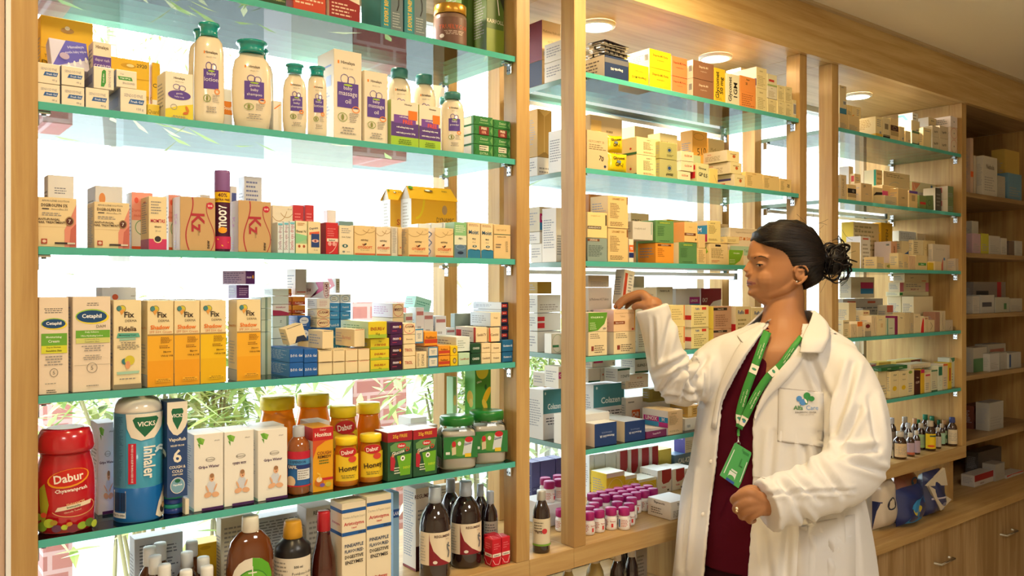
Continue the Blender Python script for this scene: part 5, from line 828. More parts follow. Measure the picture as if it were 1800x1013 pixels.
C(1, 0, 538, 588, None, .14, .05, '#e0dcd6', [('t', 'REGUMEN5', .6, .93, .05, '#5a4a48', True, 0, .7), ('l', .1, .1, .9, .85, 12, '#a8a4a0')], 'pale tonic carton behind the red-capped bottle', h=.185)
C(1, 0, 95, 205, None, .05, .16, '#e8e9ea', [('r', 0, .1, 1, .85, '#3a4048')], 'pile of white-wrapped dark cartons by the upright', h=.062)
RG = [('p', [(0, .25), (0, .96), (.0, .96), (.12, .6), (.4, .25)], '#7a1c24'), ('t', 'REGUMEN5', .6, .88, .07, '#4a2422', True, 0, .7)]
C(1, 0, 730.5, 768, 857, .10, .06, '#efe4d4', [('r', 0, 0, 1, .3, '#3a1418'), ('t', 'REGUMEN5', .4, .90, .05, '#5a2a28', True, 0, .9), ('l', .1, .6, .6, .75, 3, G9)], 'white tonic carton with long printed side', side=[('l', .1, .15, .9, .95, 26, '#9aa0ac'), ('r', 0, 0, 1, .03, '#8a3a3c')])
DKB = mat('#241416', .08, .6, coat=.9)
rgl = lambda: (.17, .53, -80, 78, 1.01, '#ecdcc0', [('p', [(.28, 1), (.30, .75), (.38, .45), (.55, .2), (.75, .04), (.82, 0), (.28, 0)], '#8a1e2a'), ('t', 'REGUMEN5', .6, .88, .08, '#4a2422', True, 0, .42), ('t', 'Syrup', .72, .78, .05, '#8a4a3c'), ('e', .42, .1, .05, .05, '#f0e6d8'), ('c', [(.76, .66), (.72, .5), (.78, .36), (.74, .2)], '#6a7078', .004), ('c', [(.7, .6), (.8, .52)], '#6a7078', .003), ('l', .02, .1, .22, .9, 9, '#c0b49c')])
def reg(a, b, y, ins, desc, lab=True): return bottle(1, 0, a, b, y, ins, desc, DKB, [(.93, 0), (.99, .02), (1, .04), (1, .54), (.97, .62), (.84, .71), (.55, .79), (.40, .82), (.38, .83)], [('cap', [(.38, .825), (.42, .83), (.42, .9), (.40, .905), (.40, .99), (.37, 1), (0, 1)], mat('#aeb6c0', .25, .6))], 'tonic_bottle', 'bottle', lab=rgl() if lab else None)
reg(737, 792, 856, .012, 'dark tonic bottle with cream and maroon label by the printed carton'); reg(791, 846, 846, .035, 'dark tonic bottle with cream and maroon label, nearer the red cartons')
reg(772, 812, 842, .125, 'dark unlabelled tonic bottle between the two front ones', False); reg(842, 872, 849, .10, 'dark unlabelled tonic bottle behind the red cartons', False)
bottle(1, 0, 868, 894, 858, .075, 'dark tonic bottle with grey label against the upright', DKB, [(.95, 0), (1, .02), (1, .6), (.9, .7), (.45, .8), (.42, .82)], [('cap', [(.45, .81), (.5, .82), (.5, .98), (.45, 1), (0, 1)], mat('#aeb6c0', .25, .6))], 'tonic_bottle', 'bottle', lab=(.25, .56, -70, 70, 1.01, '#a8a498', [('l', .1, .1, .9, .9, 6, '#5a5a5a')]))
C(1, 0, 806, 885, 842, .235, .02, '#dcdcd8', [('l', .05, .3, .95, .95, 14, '#9a9a9a')], 'sheet-like white carton at the back of the base')
bb = [('r', .04, .34, .96, .46, '#f2e6d8'), ('t', 'betnor', .5, .4, .07, '#2a1a1a', True, 0, .8), ('c', [(.05, .25), (.3, .08), (.7, .05), (.95, .3)], '#f4d8d4', .0012), ('l', .15, .6, .85, .85, 3, '#e06a70')]
for i, (a, b, y, ins) in enumerate(((853, 866, 944, .012), (866.6, 881, 946, .012), (881.6, 896.5, 948, .012))):
    pass
for (a, b, ins, h_) in ((863.5, 881.5, .012, .066), (882, 897, .012, .066)):
    C(1, 0, a, b, None, ins, .032, '#c8182c', bb, 'bright red carton tied in a bundle', h=h_, side=bb, top=[('c', [(.2, .2), (.5, .9), (.8, .2)], '#f0c8c4', .001)])
C(1, 0, 858, 877, None, .046, .03, '#c8182c', bb, 'bright red carton at the rear of the bundle', h=.066, side=bb)
# ================================================================ MIDDLE BAY
GI = [('l', .1, .2, .9, .8, 6, G9)]
def gen(t='', c='#5a5048', h=.12, y=.74, n=4, rot=0, mw=.8, low=.5): return ([('t', t, .5, y, h, c, True, rot, mw)] if t else []) + ([('l', .1, .12, .9, low, n, G9)] if n else [])
def R(bay, L, rows):
    for r in rows:
        (a, b, yt, ins, dep, col, art, desc), kw = r[:8], (r[8] if len(r) > 8 else {})
        C(bay, L, a, b, yt, ins, dep, col, art, desc, **kw)
YW = '#f2e2a8'; CW = '#f0e0b8'; GW = '#e6e2da'
# top shelf
R(2, 1, [(1062.5, 1105, 101, .012, .12, '#23355c', [('t', 'Diapride M2', .5, .45, .15, '#e8e6e0', True, 180, .62), ('r', 0, .68, 1, .9, '#6a6a70')], 'navy tablet carton printed upside down', dict(side=[('r', 0, 0, 1, 1, '#efe4cc'), ('l', .15, .1, .85, .85, 5, '#6a6058')])),
  (1105.5, 1140.5, 114, .012, .12, '#e0c81c', [('t', 'Diapride M 0.5', .5, .35, .17, '#3a2c10', True, 180, .9), ('t', '10x15 tabs', .5, .65, .09, '#7a6420', False, 180)], 'lemon yellow tablet carton printed upside down')])
DM = lambda t, c: [('t', t, .5, .68, .15, c, True, 0, .82), ('t', 'strength tablets', .5, .45, .08, c, False, 0, .5)]
qr = [('r', 0, 0, 1, 1, '#efe6d4'), ('bar', .84, .35, .96, .75), ('l', .3, .3, .8, .75, 5, G9)]
stack(2, 1, 1141.5, 1180, .012, .12, [(122, '#f2c21e', DM('Diapride M1 Forte', '#6a4a10'), 'golden yellow tablet carton', qr), (89, '#f2c21e', DM('Diapride M1 Forte', '#6a4a10'), 'golden yellow tablet carton', qr)])
stack(2, 1, 1181, 1208.5, .012, .12, [(136, '#ee8a54', DM('Diapride M2 Forte', '#7a3418'), 'orange tablet carton', qr), (101, '#ee8a54', DM('Diapride M2 Forte', '#7a3418'), 'orange tablet carton', qr)])
stack(2, 1, 1218, 1255, .012, .10, [(141, '#94684e', DM('Diapride M1', '#f0dcc0'), 'brown tablet carton with cream lettering', qr), (109, '#94684e', DM('Diapride M1', '#f0dcc0'), 'brown tablet carton with cream lettering', qr)])
hand = lambda a, b: [('t', a, .3, .5, .22, '#1c1814', True, 90, .8), ('t', b, .68, .5, .2, '#1c1814', True, 90, .6)]
R(2, 1, [(1256, 1275, 121, .012, .10, '#eec62e', hand('Glycomet', '50 mg') + [('l', .1, .05, .9, .14, 2, '#a8842c')], 'yellow carton with upright black handwriting'),
  (1277, 1300, 131, .012, .10, '#ece6c4', hand('Glycomet', '1GM'), 'pale carton with upright black handwriting', dict(side=[]))])
oh = [('t', 'Empiac', .5, .8, .12, '#2c1c14', True, 0, .7), ('t', '25', .4, .55, .15, '#2c1c14', True)]
stack(2, 1, 1301, 1328.5, .012, .10, [(163, '#f29a4e', [('l', .1, .1, .9, .9, 6, '#b8662c')], 'orange carton with handwriting on it'), (135, '#f29a4e', oh, 'orange carton with handwriting on it')])
pg = [('l', .12, .1, .9, .62, 7, '#b8a468'), ('t', 'Glykind', .45, .82, .08, '#9a8448', True, 0, .6)]
stack(2, 1, 1329.5, 1348, .012, .10, [(156, YW, pg, 'pale yellow carton of the end block'), (119, YW, pg, 'tall pale yellow carton topping the end block', [('r', 0, 0, 1, 1, '#efe8dc'), ('r', .1, .1, 1, .45, '#4a3f80')])])
stack(2, 1, 1348.7, 1366, .012, .10, [(174, YW, pg, 'pale yellow carton of the end block'), (152, '#f2ead0', pg, 'pale yellow carton of the end block'), (131, '#efe6bc', [('r', .15, .35, .7, .55, '#c83a2c'), ('r', 0, 0, 1, .12, '#a8c070')], 'pale carton with red bar')])
stack(2, 1, 1366.6, 1379.3, .012, .10, [(178, YW, pg, 'pale yellow carton of the end block'), (150, YW, pg, 'pale yellow carton of the end block')])
stack(2, 1, 1379.8, 1392.5, .012, .10, [(181, YW, pg, 'pale yellow carton of the end block'), (153, YW, pg, 'pale yellow carton of the end block')])
R(2, 1, [(1393, 1400, 176, .012, .06, YW, [('bar', .2, .2, .9, .8)], 'slim pale yellow carton with black bar print'),
  (1302, 1326, 122, .13, .06, '#ecdcb4', gen('', n=3), 'cream carton behind the orange handwriting cartons'),
  (936, 986, 70, .18, .08, '#eed09a', [('t', 'Metformin Hydrochl', .5, .72, .14, '#9a7440', False, 0, .9), ('t', 'and Glimepiride', .6, .48, .13, '#9a7440', False, 0, .6), ('bar', .08, .1, .2, .22)], 'large tan tablet carton seen through the slot', dict(z0=SH[1] + .07, h=.112, side=[('r', 0, 0, 1, 1, '#7a3a4a')])),
  (936, 986, 120, .18, .08, '#eed09a', [('t', 'Metformin', .4, .6, .2, '#9a7440', False, 0, .6)], 'lower tan tablet carton seen through the slot', dict(h=.069, side=[('r', 0, 0, 1, 1, '#2a3450')])),
  (958, 986, 99, .09, .08, GW, gen('Amaryl', n=2), 'white carton on another seen through the slot', dict(z0=SH[1] + .055, h=.052)), (960, 987, 120, .09, .08, GW, gen('', n=3), 'white carton beneath another seen through the slot', dict(h=.054))])
# blister strips on the navy carton
BL = mat('#c9c2b6', .22, .5, .7)
zc = Zat(1083, 101, D + .012) + .001
for i in range(5):
    m = MB(); m.box(-.055, .055, -.03, .03, 0, .0012, mat('#3a2a30', .3, .5, .5) if i == 4 else BL)
    for r_ in range(5):
        for q in range(2): m.box(-.05 + r_ * .021, -.05 + r_ * .021 + .016, -.024 + q * .026, -.024 + q * .026 + .020, -.007, -.0002, BL, .003)
    o = m.build('blister_strip', None, (X(1068, D + .05) + .010 * math.sin(i * 2.1), D + .05 + .006 * math.cos(i * 1.7), zc + .0085 * (i + 1)), .12 * math.sin(i * 1.3) + (.25 if i == 4 else 0))
    tag(o, 'silver tablet blister strip ' + ['at the bottom of the pile', 'second up in the pile', 'midway in the pile', 'below the topmost dark strip', 'with dark foil, topmost of the pile'][i], 'blister strip', 'blister strips on the navy carton', whr(2, 1))
# second shelf
R(2, 2, [(1031.5, 1069, 231, .012, .08, '#d6bd92', [('t', 'GLYCOMET SR', .45, .72, .06, '#7a6848', False, 0, .8), ('l', .1, .5, .9, .66, 3, '#8a7858'), ('t', '70', .68, .3, .13, '#1c1814', True, -12), ('e', .85, .1, .06, .035, '#2a3a5a')], 'open buff carton with handwritten 70'),
  (1037, 1094, 206, .11, .07, '#d8c096', [('t', '190', .86, .38, .11, '#1c1814', True, -10), ('l', .5, .3, .8, .8, 6, '#8a7858'), ('r', .03, .5, .34, .92, '#e8c478')], 'larger buff carton with handwritten 190'),
  (1070, 1071, 300, .11, .02, '#d8c096', [], 'thin buff edge beside the pouches')][:2])
def pouch(x0, x1, y0, y1, ins, txt, desc, z0, tilt):
    Y = D + ins; a, b = X(x0, Y), X(x1, Y); w_, h_ = b - a, Zat((x0 + x1) / 2, y0, Y) - z0; N = 12; m = MB(); m_ = mat('#ecc800', .28, .6, coat=.5)
    def P(u, v, s):
        t = (1 - abs(2 * u - 1) ** 3) * (1 - abs(2 * v - 1) ** 3); wv = .0012 * math.sin(9 * u + 5 * v) * t
        return Vector(((u - .5) * w_ * (1 - .06 * (1 - abs(2 * v - 1))), -s * (.014 * t ** .6 + wv), v * h_ * (1 - .04 * (1 - abs(2 * u - 1)))))
    for s_ in (1, -1):
        i = len(m.v); m.v += [tuple(P(u / N, v / N, s_)) for v in range(N + 1) for u in range(N + 1)]; k = m.mi(m_)
        for v in range(N):
            for u in range(N):
                q = i + v * (N + 1) + u; f = (q, q + 1, q + N + 2, q + N + 1); m.f.append(f if s_ > 0 else f[::-1]); m.m.append(k); m.sm.append(True)
    fr = lambda u, v, n: P(u, v, 1) + Vector((0, -n - .0004, 0))
    m.art(fr, [('t', txt[0], .5, .72, .2, '#1c1814', True, 6, .8), ('t', txt[1], .48, .42, .2, '#1c1814', True, -4, .6), ('e', .45, .56, .1, .07, '#7a8a9a')], w_, h_)
    tag(m.build('tablet_pouch', None, ((a + b) / 2, Y + .016, z0 + .0005), 0, 0, tilt), desc, 'pouch', 'yellow handwritten pouches', whr(2, 2)); return z0 + h_
zp = pouch(1071.5, 1108, 268, 300, .02, ('Glycomet', 'GP-1'), 'lower glossy yellow pouch with black handwriting', SH[2], .03)
pouch(1070, 1101, 237, 268, .02, ('Glycomet', 'GP-1'), 'upper glossy yellow pouch with black handwriting', zp, -.04)
UN = [('t', 'KLINAY 2', .55, .86, .06, '#4a3c2a', True), ('l', .3, .3, .75, .76, 9, '#6a5a40'), ('l', .3, .1, .85, .2, 2, '#a86a4a')]
us = [('r', 0, .0, 1, .13, '#1f6a3c'), ('e', .7, .35, .05, .06, '#c8342c')]
stack(2, 2, 1119, 1158, .03, .12, [(274, YW, UN, 'cream carton with small black text and green-footed side', us), (243, YW, UN, 'cream carton with small black text and green-footed side', us)])
ol = [('e', .55, .55, .09, .1, '#2a4a7a'), ('o', .55, .55, .14, .17, '#4a6a5a', .001), ('l', .4, .15, .8, .3, 2, '#4a4a2c')]
stack(2, 2, 1159.5, 1190.5, .014, .08, [(281, '#b8b478', ol + [('t', 'Glycom B', .55, .2, .14, '#3a3a28', True, 180, .6)], 'olive green tablet carton'), (251, '#b4b070', ol, 'olive green tablet carton')])
R(2, 2, [(1160, 1191, 236, .105, .05, YW, [('t', 'PANROL 40', .5, .8, .09, '#8a6a3a', True, 0, .85)], 'pale carton rising behind the olive ones'),
  (1115.5, 1150, 224, .17, .07, '#e8d0a0', [('r', 0, .35, .7, .8, '#c8284c'), ('r', .7, .35, 1, .8, '#2a7ab8'), ('t', 'LINOX M', .5, .5, .15, '#f6e8e0', True, 0, .8)], 'tan carton with crimson and blue band behind'),
  (1217, 1243.5, 231, .12, .05, '#f4b452', [('o', .42, .9, .35, .06, '#7a4a1c', .0008), ('t', '510', .62, .65, .12, '#4a3418', False, 8), ('l', .1, .1, .8, .25, 2, '#c8843a')], 'orange carton with handwritten 510'),
  (1245, 1273.5, 245, .13, .05, '#dcc896', [('t', 'Metformin', .5, .78, .1, '#9a8454', False, 0, .7), ('t', 'Tablets', .5, .6, .1, '#9a8454'), ('t', 'IP 250', .5, .42, .1, '#9a8454')], 'buff carton with grey lettering behind'),
  (1186, 1215, 248, .19, .03, '#f4f6fa', [('t', 'Janumet', .7, .6, .1, '#3a4a7a', True, -4, .5), ('l', .1, .1, .9, .4, 4, G9)], 'white carton by the window behind')])
gl = [('t', 'GLIZID-M', .55, .55, .2, '#b8442c', True, 0, .6)]
stack(2, 2, 1190.8, 1214, .014, .07, [(302, CW, gl, 'cream carton with red lettering', [])])
stack(2, 2, 1197, 1219.5, .02, .07, [(284.5, CW, gl, 'cream carton with red lettering', []), (266.5, CW, gl, 'open cream carton with red lettering', [])], z0=Zat(1205, 302, D + .02) + .002)
R(2, 2, [(1225, 1246.3, 288, .012, .07, '#dcd8a0', [('t', 'Glycomet', .45, .72, .15, '#1c1814', True, -5, .85), ('t', 'GP 0.5', .5, .4, .2, '#1c1814', True, -5, .75)], 'olive-cream carton with handwriting GP 0.5', dict(side=[('r', .1, .2, .9, .55, '#c8242c'), ('r', .1, .65, .9, .9, '#c8242c')])),
  (1218, 1232, 264, .10, .04, '#c8d4a4', [('t', 'Gluco', .5, .6, .12, '#1c2a14', True, 10, .9), ('t', '50/500', .5, .3, .12, '#1c2a14', True, 10, .9)], 'pale green carton with handwriting behind', dict(h=.10)),
  (1247, 1262, 297, .02, .06, '#f0d47c', [('c', [(.55, .6), (.8, .2), (.95, .1)], '#8a6a2c', .001)], 'plain yellow carton')])
lr = [('e', .55, .5, .12, .14, '#c8642c'), ('l', .25, .62, .8, .75, 1, '#8a6a3c')]; ls = [('r', 0, 0, 1, 1, '#dccfb8'), ('t', 'Januvia', .25, .75, .14, '#b8442c', True, 0, .3), ('l', .08, .15, .9, .6, 4, '#9a8c78')]
zz = stack(2, 2, 1291, 1310, .012, .09, [(307, YW, lr, 'yellow-cream carton with orange crest', [('r', 0, 0, 1, 1, '#e2d6bc'), ('r', .02, .5, .85, .68, '#3a3470'), ('r', .02, .1, .6, .32, '#cc4424')])])
stack(2, 2, 1283.5, 1304, .02, .11, [(286, YW, lr, 'yellow-cream carton with orange crest', ls)], z0=zz + .001); stack(2, 2, 1278, 1300, .024, .11, [(265, YW, lr, 'yellow-cream carton with orange crest', ls)], z0=Zat(1290, 286, D + .02) + .003)
ye = [('l', .1, .15, .4, .8, 8, '#a8884c'), ('t', 'Kombiglyze', .5, .9, .08, '#b87a3c', True, 0, .5)]
R(2, 2, [(1311, 1340.5, 304, .012, .07, '#f0d08a', ye, 'honey yellow carton of the low row'), (1341, 1370, 309, .012, .07, '#f0d08a', ye, 'honey yellow carton of the low row'), (1370.5, 1391.5, 315, .012, .07, '#f0d08a', ye + [('t', '35', .72, .5, .25, '#2a2018', True, -10)], 'honey yellow carton with inked number'),
  (933, 959, 196, .20, .07, '#c8a050', [('p', [(0, 1), (.5, .85), (1, 1)], '#e2c070'), ('p', [(0, 0), (.5, .12), (1, 0)], '#9a7838'), ('r', .44, .1, .5, .87, '#e0c078')], 'shiny gold wrapped packet seen through the slot', dict(z0=SH[2] + .054, h=.135)),
  (931, 962, 264, .20, .07, GW, gen('', n=2), 'white carton under the gold packet', dict(h=.053)),
  (961, 986, 193, .205, .06, '#d8cfbc', [('t', 'Rhoids', .7, .4, .12, '#2a2a2a', True, 90, .4), ('r', 0, .3, .25, .6, '#b8b0a0')], 'grey-cream carton with upright lettering in the slot', dict(h=.19)),
  (967, 987, 240, .05, .06, '#f2f0ec', [('l', .1, .4, .9, .95, 9, '#9a9aa8'), ('r', .05, .06, .95, .24, '#d03a54')], 'white printed carton with crimson base in the slot', dict(h=.115))])
# third shelf
li = [('t', 'LINAMET 500', .5, .90, .07, '#a07434', True, 0, .75), ('r', .92, .75, .98, .98, '#8a5a2c'), ('l', .1, .3, .6, .78, 10, '#8a744c'), ('l', .1, .06, .8, .2, 3, '#8a744c')]
stack(2, 3, 1068.5, 1104.5, .014, .07, [(402, '#e8c88a', li, 'tall tan carton with brown print'), (345, '#e8c88a', li, 'tall tan carton with brown print')])
stack(2, 3, 1032.5, 1067.8, .012, .07, [(419, '#8fa098', [('r', .0, .86, .6, .97, '#7a4a2c'), ('t', 'LINARAGE', .3, .915, .07, '#f0e4cc', True, 0, .5), ('l', .05, .2, .9, .7, 8, '#5a6a64')], 'grey-green tablet carton'), (374, '#f0d694', [('t', 'Linagliptin and', .4, .86, .08, '#a8905c', False, 0, .7), ('r', 0, .34, .68, .46, '#4a3420'), ('t', 'LINARAGE M 500', .34, .4, .08, '#f0e4cc', True, 0, .62), ('r', .9, .5, .96, .92, '#2a2420')], 'yellow-cream carton with dark name bar')])
R(2, 3, [(1035, 1076, 343, .10, .07, '#c88a4c', [('e', .55, .1, .55, .62, '#e8e2da'), ('o', .55, .1, .62, .72, '#f2e8d8', .0016), ('t', 'emcure', .85, .88, .05, '#f6ece0', True, 0, .25)], 'orange-brown carton with a big white arch behind', dict(side=[])),
  (1109, 1141, 355, .15, .07, '#d6c096', [('r', 0, 0, 1, .15, '#1f5a3c'), ('t', 'GLIPAZ-2', .3, .65, .14, '#4a4030', True, 0, .5), ('e', .9, .3, .03, .06, '#c8442c')], 'buff carton with green foot behind', dict(z0=SH[3] + .086, h=.07)), (1109, 1146, 381, .15, .07, '#7aa098', gen('', n=0), 'grey-green carton beneath the buff one', dict(h=.085)),
  (1112, 1148, 389, .016, .07, '#d6d0c4', [('t', 'Linagliptin and', .35, .6, .14, '#9a948a', False, 0, .6), ('r', .9, .3, .94, .95, '#8ab49a')], 'grey carton with open speckled flap', dict(z0=SH[3] + .064, h=.052)),
  (1105.5, 1114, 421, .016, .06, '#f0e4cc', [('r', 0, .45, 1, .75, '#e86a24'), ('r', 0, .2, 1, .42, '#24306a'), ('t', 'TS', .5, .6, .12, '#fff', True, 0, .8)], 'narrow carton with orange and navy squares'),
  (1115, 1151.5, 419, .014, .07, '#dcbc84', [('t', 'Linagliptin', .5, .88, .07, '#7a6440', True, 0, .6), ('l', .1, .08, .9, .78, 12, '#8a744c')], 'tan carton covered in small print')])
gg = lambda t: [('r', .1, .84, .8, .94, '#5f8a4c'), ('t', t, .5, .89, .07, '#dce44c', True, 0, .7), ('l', .1, .3, .5, .75, 6, '#3f6a3c'), ('l', .2, .06, .8, .12, 1, '#2f5030')]
og = lambda: [('r', .1, .85, .85, .95, '#7a4420'), ('t', 'LINARACE M 50', .5, .9, .06, '#f0dcc0', True, 0, .7), ('l', .1, .3, .5, .75, 5, '#b06a1c')]
stack(2, 3, 1152.5, 1184.5, .014, .07, [(428, '#ef9c36', og(), 'orange tablet carton'), (388, '#6c9a5c', gg('LINARACE M 100'), 'green tablet carton standing on orange')])
stack(2, 3, 1193, 1225, .014, .07, [(427, '#5f8f58', gg('LINARAGE M 50'), 'green tablet carton of the low row', [('r', 0, 0, 1, 1, '#efe0b8'), ('r', .0, 0, .4, .5, '#e8a83c')])])
stack(2, 3, 1203, 1226.5, .016, .08, [(391, '#f0cc84', [('t', 'Gliptin', .45, .75, .09, '#c8a05c', False, 0, .6), ('r', 0, .33, .85, .46, '#7a4420'), ('t', 'LINARACE M', .4, .4, .07, '#f4e4cc', True, 0, .7), ('e', .85, .15, .05, .05, '#5a3a20')], 'cream carton with brown name bar and orange side', [('r', 0, 0, 1, 1, '#ec9a4a')])], z0=Zat(1209, 427, D + .014) + .002)
R(2, 3, [(1226, 1241.5, 437, .014, .06, '#e8c88a', [('l', .1, .1, .9, .9, 9, '#9a804c')], 'narrow tan printed carton'), (1228, 1240, 408, .016, .05, '#e8c88a', [], 'slim tan carton on the narrow one', dict(z0=Zat(1234, 437, D + .014) + .001, h=.042)),
  (1247.5, 1279.5, 429, .012, .06, '#e8cc90', [('r', .3, .86, .6, .96, '#2a2420'), ('l', .08, .3, .8, .78, 7, '#9a804c'), ('l', .1, .08, .6, .22, 2, '#c8603c')], 'tan carton with black name tab and green edge', dict(side=[('p', [(0, 0), (.9, .6), (.6, 1), (0, .7)], '#8ab42c')])),
  (1281, 1307.5, 440, .012, .06, '#e8cc90', [('p', [(0, 0), (.4, .03), (.75, .3), (.93, .75), (.96, 1), (0, 1)], '#7aaa2c'), ('t', 'VITAGLIM M', .5, .78, .09, '#eaf2cc', True, 0, .7), ('l', .05, .1, .5, .4, 3, '#c8dc9a')], 'tan carton with a big green corner'),
  (1243, 1267, 383, .016, .10, '#f2da8c', [('t', 'LINOX-M', .4, .88, .06, '#a08a50', True, 0, .6), ('l', .1, .4, .7, .8, 8, '#a08a50'), ('l', .1, .1, .9, .2, 2, '#a08a50')], 'yellow-cream carton with blue and crimson side', dict(z0=Zat(1263, 429, D + .012) + .002, h=.068, side=[('r', 0, 0, 1, 1, '#e0c8a0'), ('r', .45, .38, 1, .78, '#2a84b4'), ('r', .45, .05, 1, .38, '#b8285c'), ('t', 'M', .72, .58, .2, '#eef', True)])),
  (1277, 1300, 426, .018, .06, '#efd694', [('l', .1, .2, .9, .6, 2, '#b89c5c')], 'small yellow carton lying on the tan ones', dict(z0=Zat(1290, 429, D + .012) + .0015, h=.021)), 
  (1172, 1217.5, 363, .155, .05, '#e6d48c', [('r', 0, 0, .25, 1, '#e8c81c'), ('t', 'BONEFIT', .5, .45, .18, '#8a7a5a', False, 0, .5), ('e', .58, .5, .08, .16, '#e89a3c'), ('t', 'D3', .68, .4, .16, '#2a2a2a', True)], 'pale and yellow carton behind by the window', dict(z0=SH[3] + .09, h=.055)), (1172, 1217.5, 390, .155, .05, '#e8e4d8', [], 'white carton beneath the yellow one', dict(h=.089)),
  (1241, 1280, 358, .15, .10, '#dcbc8c', [('l', .08, .3, .5, .8, 4, '#a08a60'), ('l', .55, .3, .95, .8, 4, '#a08a60')], 'tan carton with violet side near the window', dict(z0=SH[3] + .112, h=.030, side=[('r', 0, 0, 1, 1, '#c86ad0'), ('t', 'pantocid', .5, .55, .4, '#fbe8fb', True, 0, .7)])),
  (1236, 1276, 373, .16, .08, '#b8aa94', [('t', 'Mebera', .75, .5, .3, '#3a3430', True, 0, .3)], 'grey carton under the violet-sided one', dict(z0=SH[3] + .083, h=.028)), (1238, 1281, 386, .15, .09, '#6a6a58', [('r', 0, .0, 1, .45, '#e8e4da')], 'dark grey-green carton under the grey one', dict(h=.082)),
  (1283, 1338, 402, .07, .06, '#efd8b0', [('t', 'Sitagliptin & Metformin HCl Tablets', .5, .88, .055, '#a88c60', False, 0, .9), ('t', 'INCRET-M 500', .36, .72, .10, '#e8862c', True, 0, .6), ('r', 0, .28, 1, .52, '#b8d0a8'), ('t', 'Tablets', .55, .4, .07, '#4a6a4a'), ('e', .8, .12, .03, .03, '#c8342c')], 'wide cream carton with orange name and mint band'),
  (943, 982, 335, .19, .07, '#d8ccb0', [('l', .1, .8, .9, .95, 2, G9), ('r', 0, .36, .8, .72, '#c82a78'), ('r', .8, .36, 1, .72, '#2a86b8'), ('r', 0, .05, .8, .36, '#3a8cc4'), ('t', 'LINOX M', .5, .55, .17, '#f8e8f0', True, 0, .85)], 'grey carton with magenta and blue band in the slot', dict(z0=SH[3] + .088, h=.07)),
  (943, 982, 398, .19, .07, GW, gen('NEBROL', y=.6, n=0, h=.2), 'white carton under the magenta-banded one', dict(z0=SH[3] + .054, h=.033)), (936, 954, 345, .12, .06, '#ebe4da', gen('', n=8), 'tall white carton edge in the slot', dict(h=.15)),
  (955, 977, 425, .12, .05, GW, [('t', 'GRISO', .5, .15, .12, '#c8342c', True, 0, .8), ('l', .1, .4, .9, .9, 4, '#c88a80')], 'white carton with red name in the slot', dict(h=.053)), (978, 988, 410, .05, .05, '#e4eaf4', [('r', 0, .1, 1, .25, '#2a3a7a')], 'pale blue-white carton in the slot', dict(h=.07))])
# fourth shelf
bt = [('l', .1, .7, .7, .95, 3, '#8a7a60'), ('r', .15, .2, .28, .4, '#8a3a2c'), ('l', .32, .1, .9, .45, 4, '#6a5a48')]
stack(2, 4, 1034, 1067.5, .012, .07, [(584, '#ecd8ac', bt, 'cream printed carton under the green-cornered one'), (550, '#ecdcb8', [('p', [(0, 0), (.5, .06), (.85, .4), (.98, .8), (1, 1), (0, 1)], '#5f9a2c'), ('t', 'VITAGLIM M 500', .45, .75, .1, '#eaf4d0', True, 0, .75), ('l', .08, .1, .45, .5, 4, '#cfe4a8'), ('t', 'USV', .85, .15, .1, '#2a3040', True)], 'cream carton with a big green corner by the upright', [], {})])
stack(2, 4, 1078.5, 1117.5, .012, .08, [(583.5, '#ecd8ac', bt, 'cream carton under the one being picked', [('r', .4, 0, 1, 1, '#efe8d8'), ('p', [(0, 0), (.3, .5), (.4, 1), (0, 1)], '#3a8a7a')]), (545, '#ecc89c', [('t', 'Rosuvastatin & Fenofibrate', .5, .85, .08, '#b89464', False, 0, .85), ('t', 'Tablets', .4, .7, .08, '#b89464'), ('r', .0, .34, .5, .48, '#8a4420'), ('t', 'Stator R 500', .26, .41, .08, '#f4e0c8', True, 0, .42), ('r', .93, .05, .96, .95, '#e8a82c'), ('e', .86, .1, .05, .05, '#c84a3c')], 'peach carton being picked by the hand', [('r', 0, 0, 1, 1, '#f0c8bc'), ('l', .1, .2, .8, .6, 5, '#c09088')])])
rf = [('t', 'Reflo', .35, .85, .1, '#2a5a9a', True, 0, .4), ('r', .6, .8, .85, .92, '#d8442c'), ('l', .15, .1, .85, .7, 6, '#a8965c')]
rs = [('r', 0, 0, 1, 1, '#efe2c8'), ('r', .5, .35, 1, .55, '#c8242c')]
stack(2, 4, 1178, 1204.5, .012, .09, [(575, '#f2dc96', [('l', .1, .3, .8, .85, 5, '#c8b070'), ('r', .9, .3, .96, 1, '#e06a2c')], 'yellow carton with orange edge', []), (537, '#f2dc96', [('l', .1, .3, .8, .85, 5, '#c8b070'), ('r', .9, .3, .96, 1, '#e06a2c')], 'yellow carton with orange edge', [])])
stack(2, 4, 1215, 1246, .014, .08, [(576, '#f4e29c', rf, 'pale yellow carton with blue and red mark', rs), (537.5, '#f4e29c', rf, 'pale yellow carton with blue and red mark', rs)])
pk = [('r', 0, .82, .75, .94, '#3a3028'), ('t', 'Xmet G M', .38, .88, .07, '#e8d8c0', True, 0, .5), ('l', .1, .1, .9, .65, 6, '#a87a60')]
stack(2, 4, 1254, 1286, .012, .08, [(579, '#d4a888', pk, 'dusty pink carton with dark name bar', [('r', 0, 0, 1, 1, '#eed860')]), (539, '#d4a888', pk, 'dusty pink carton with dark name bar', [('r', 0, 0, 1, 1, '#eed860')])])
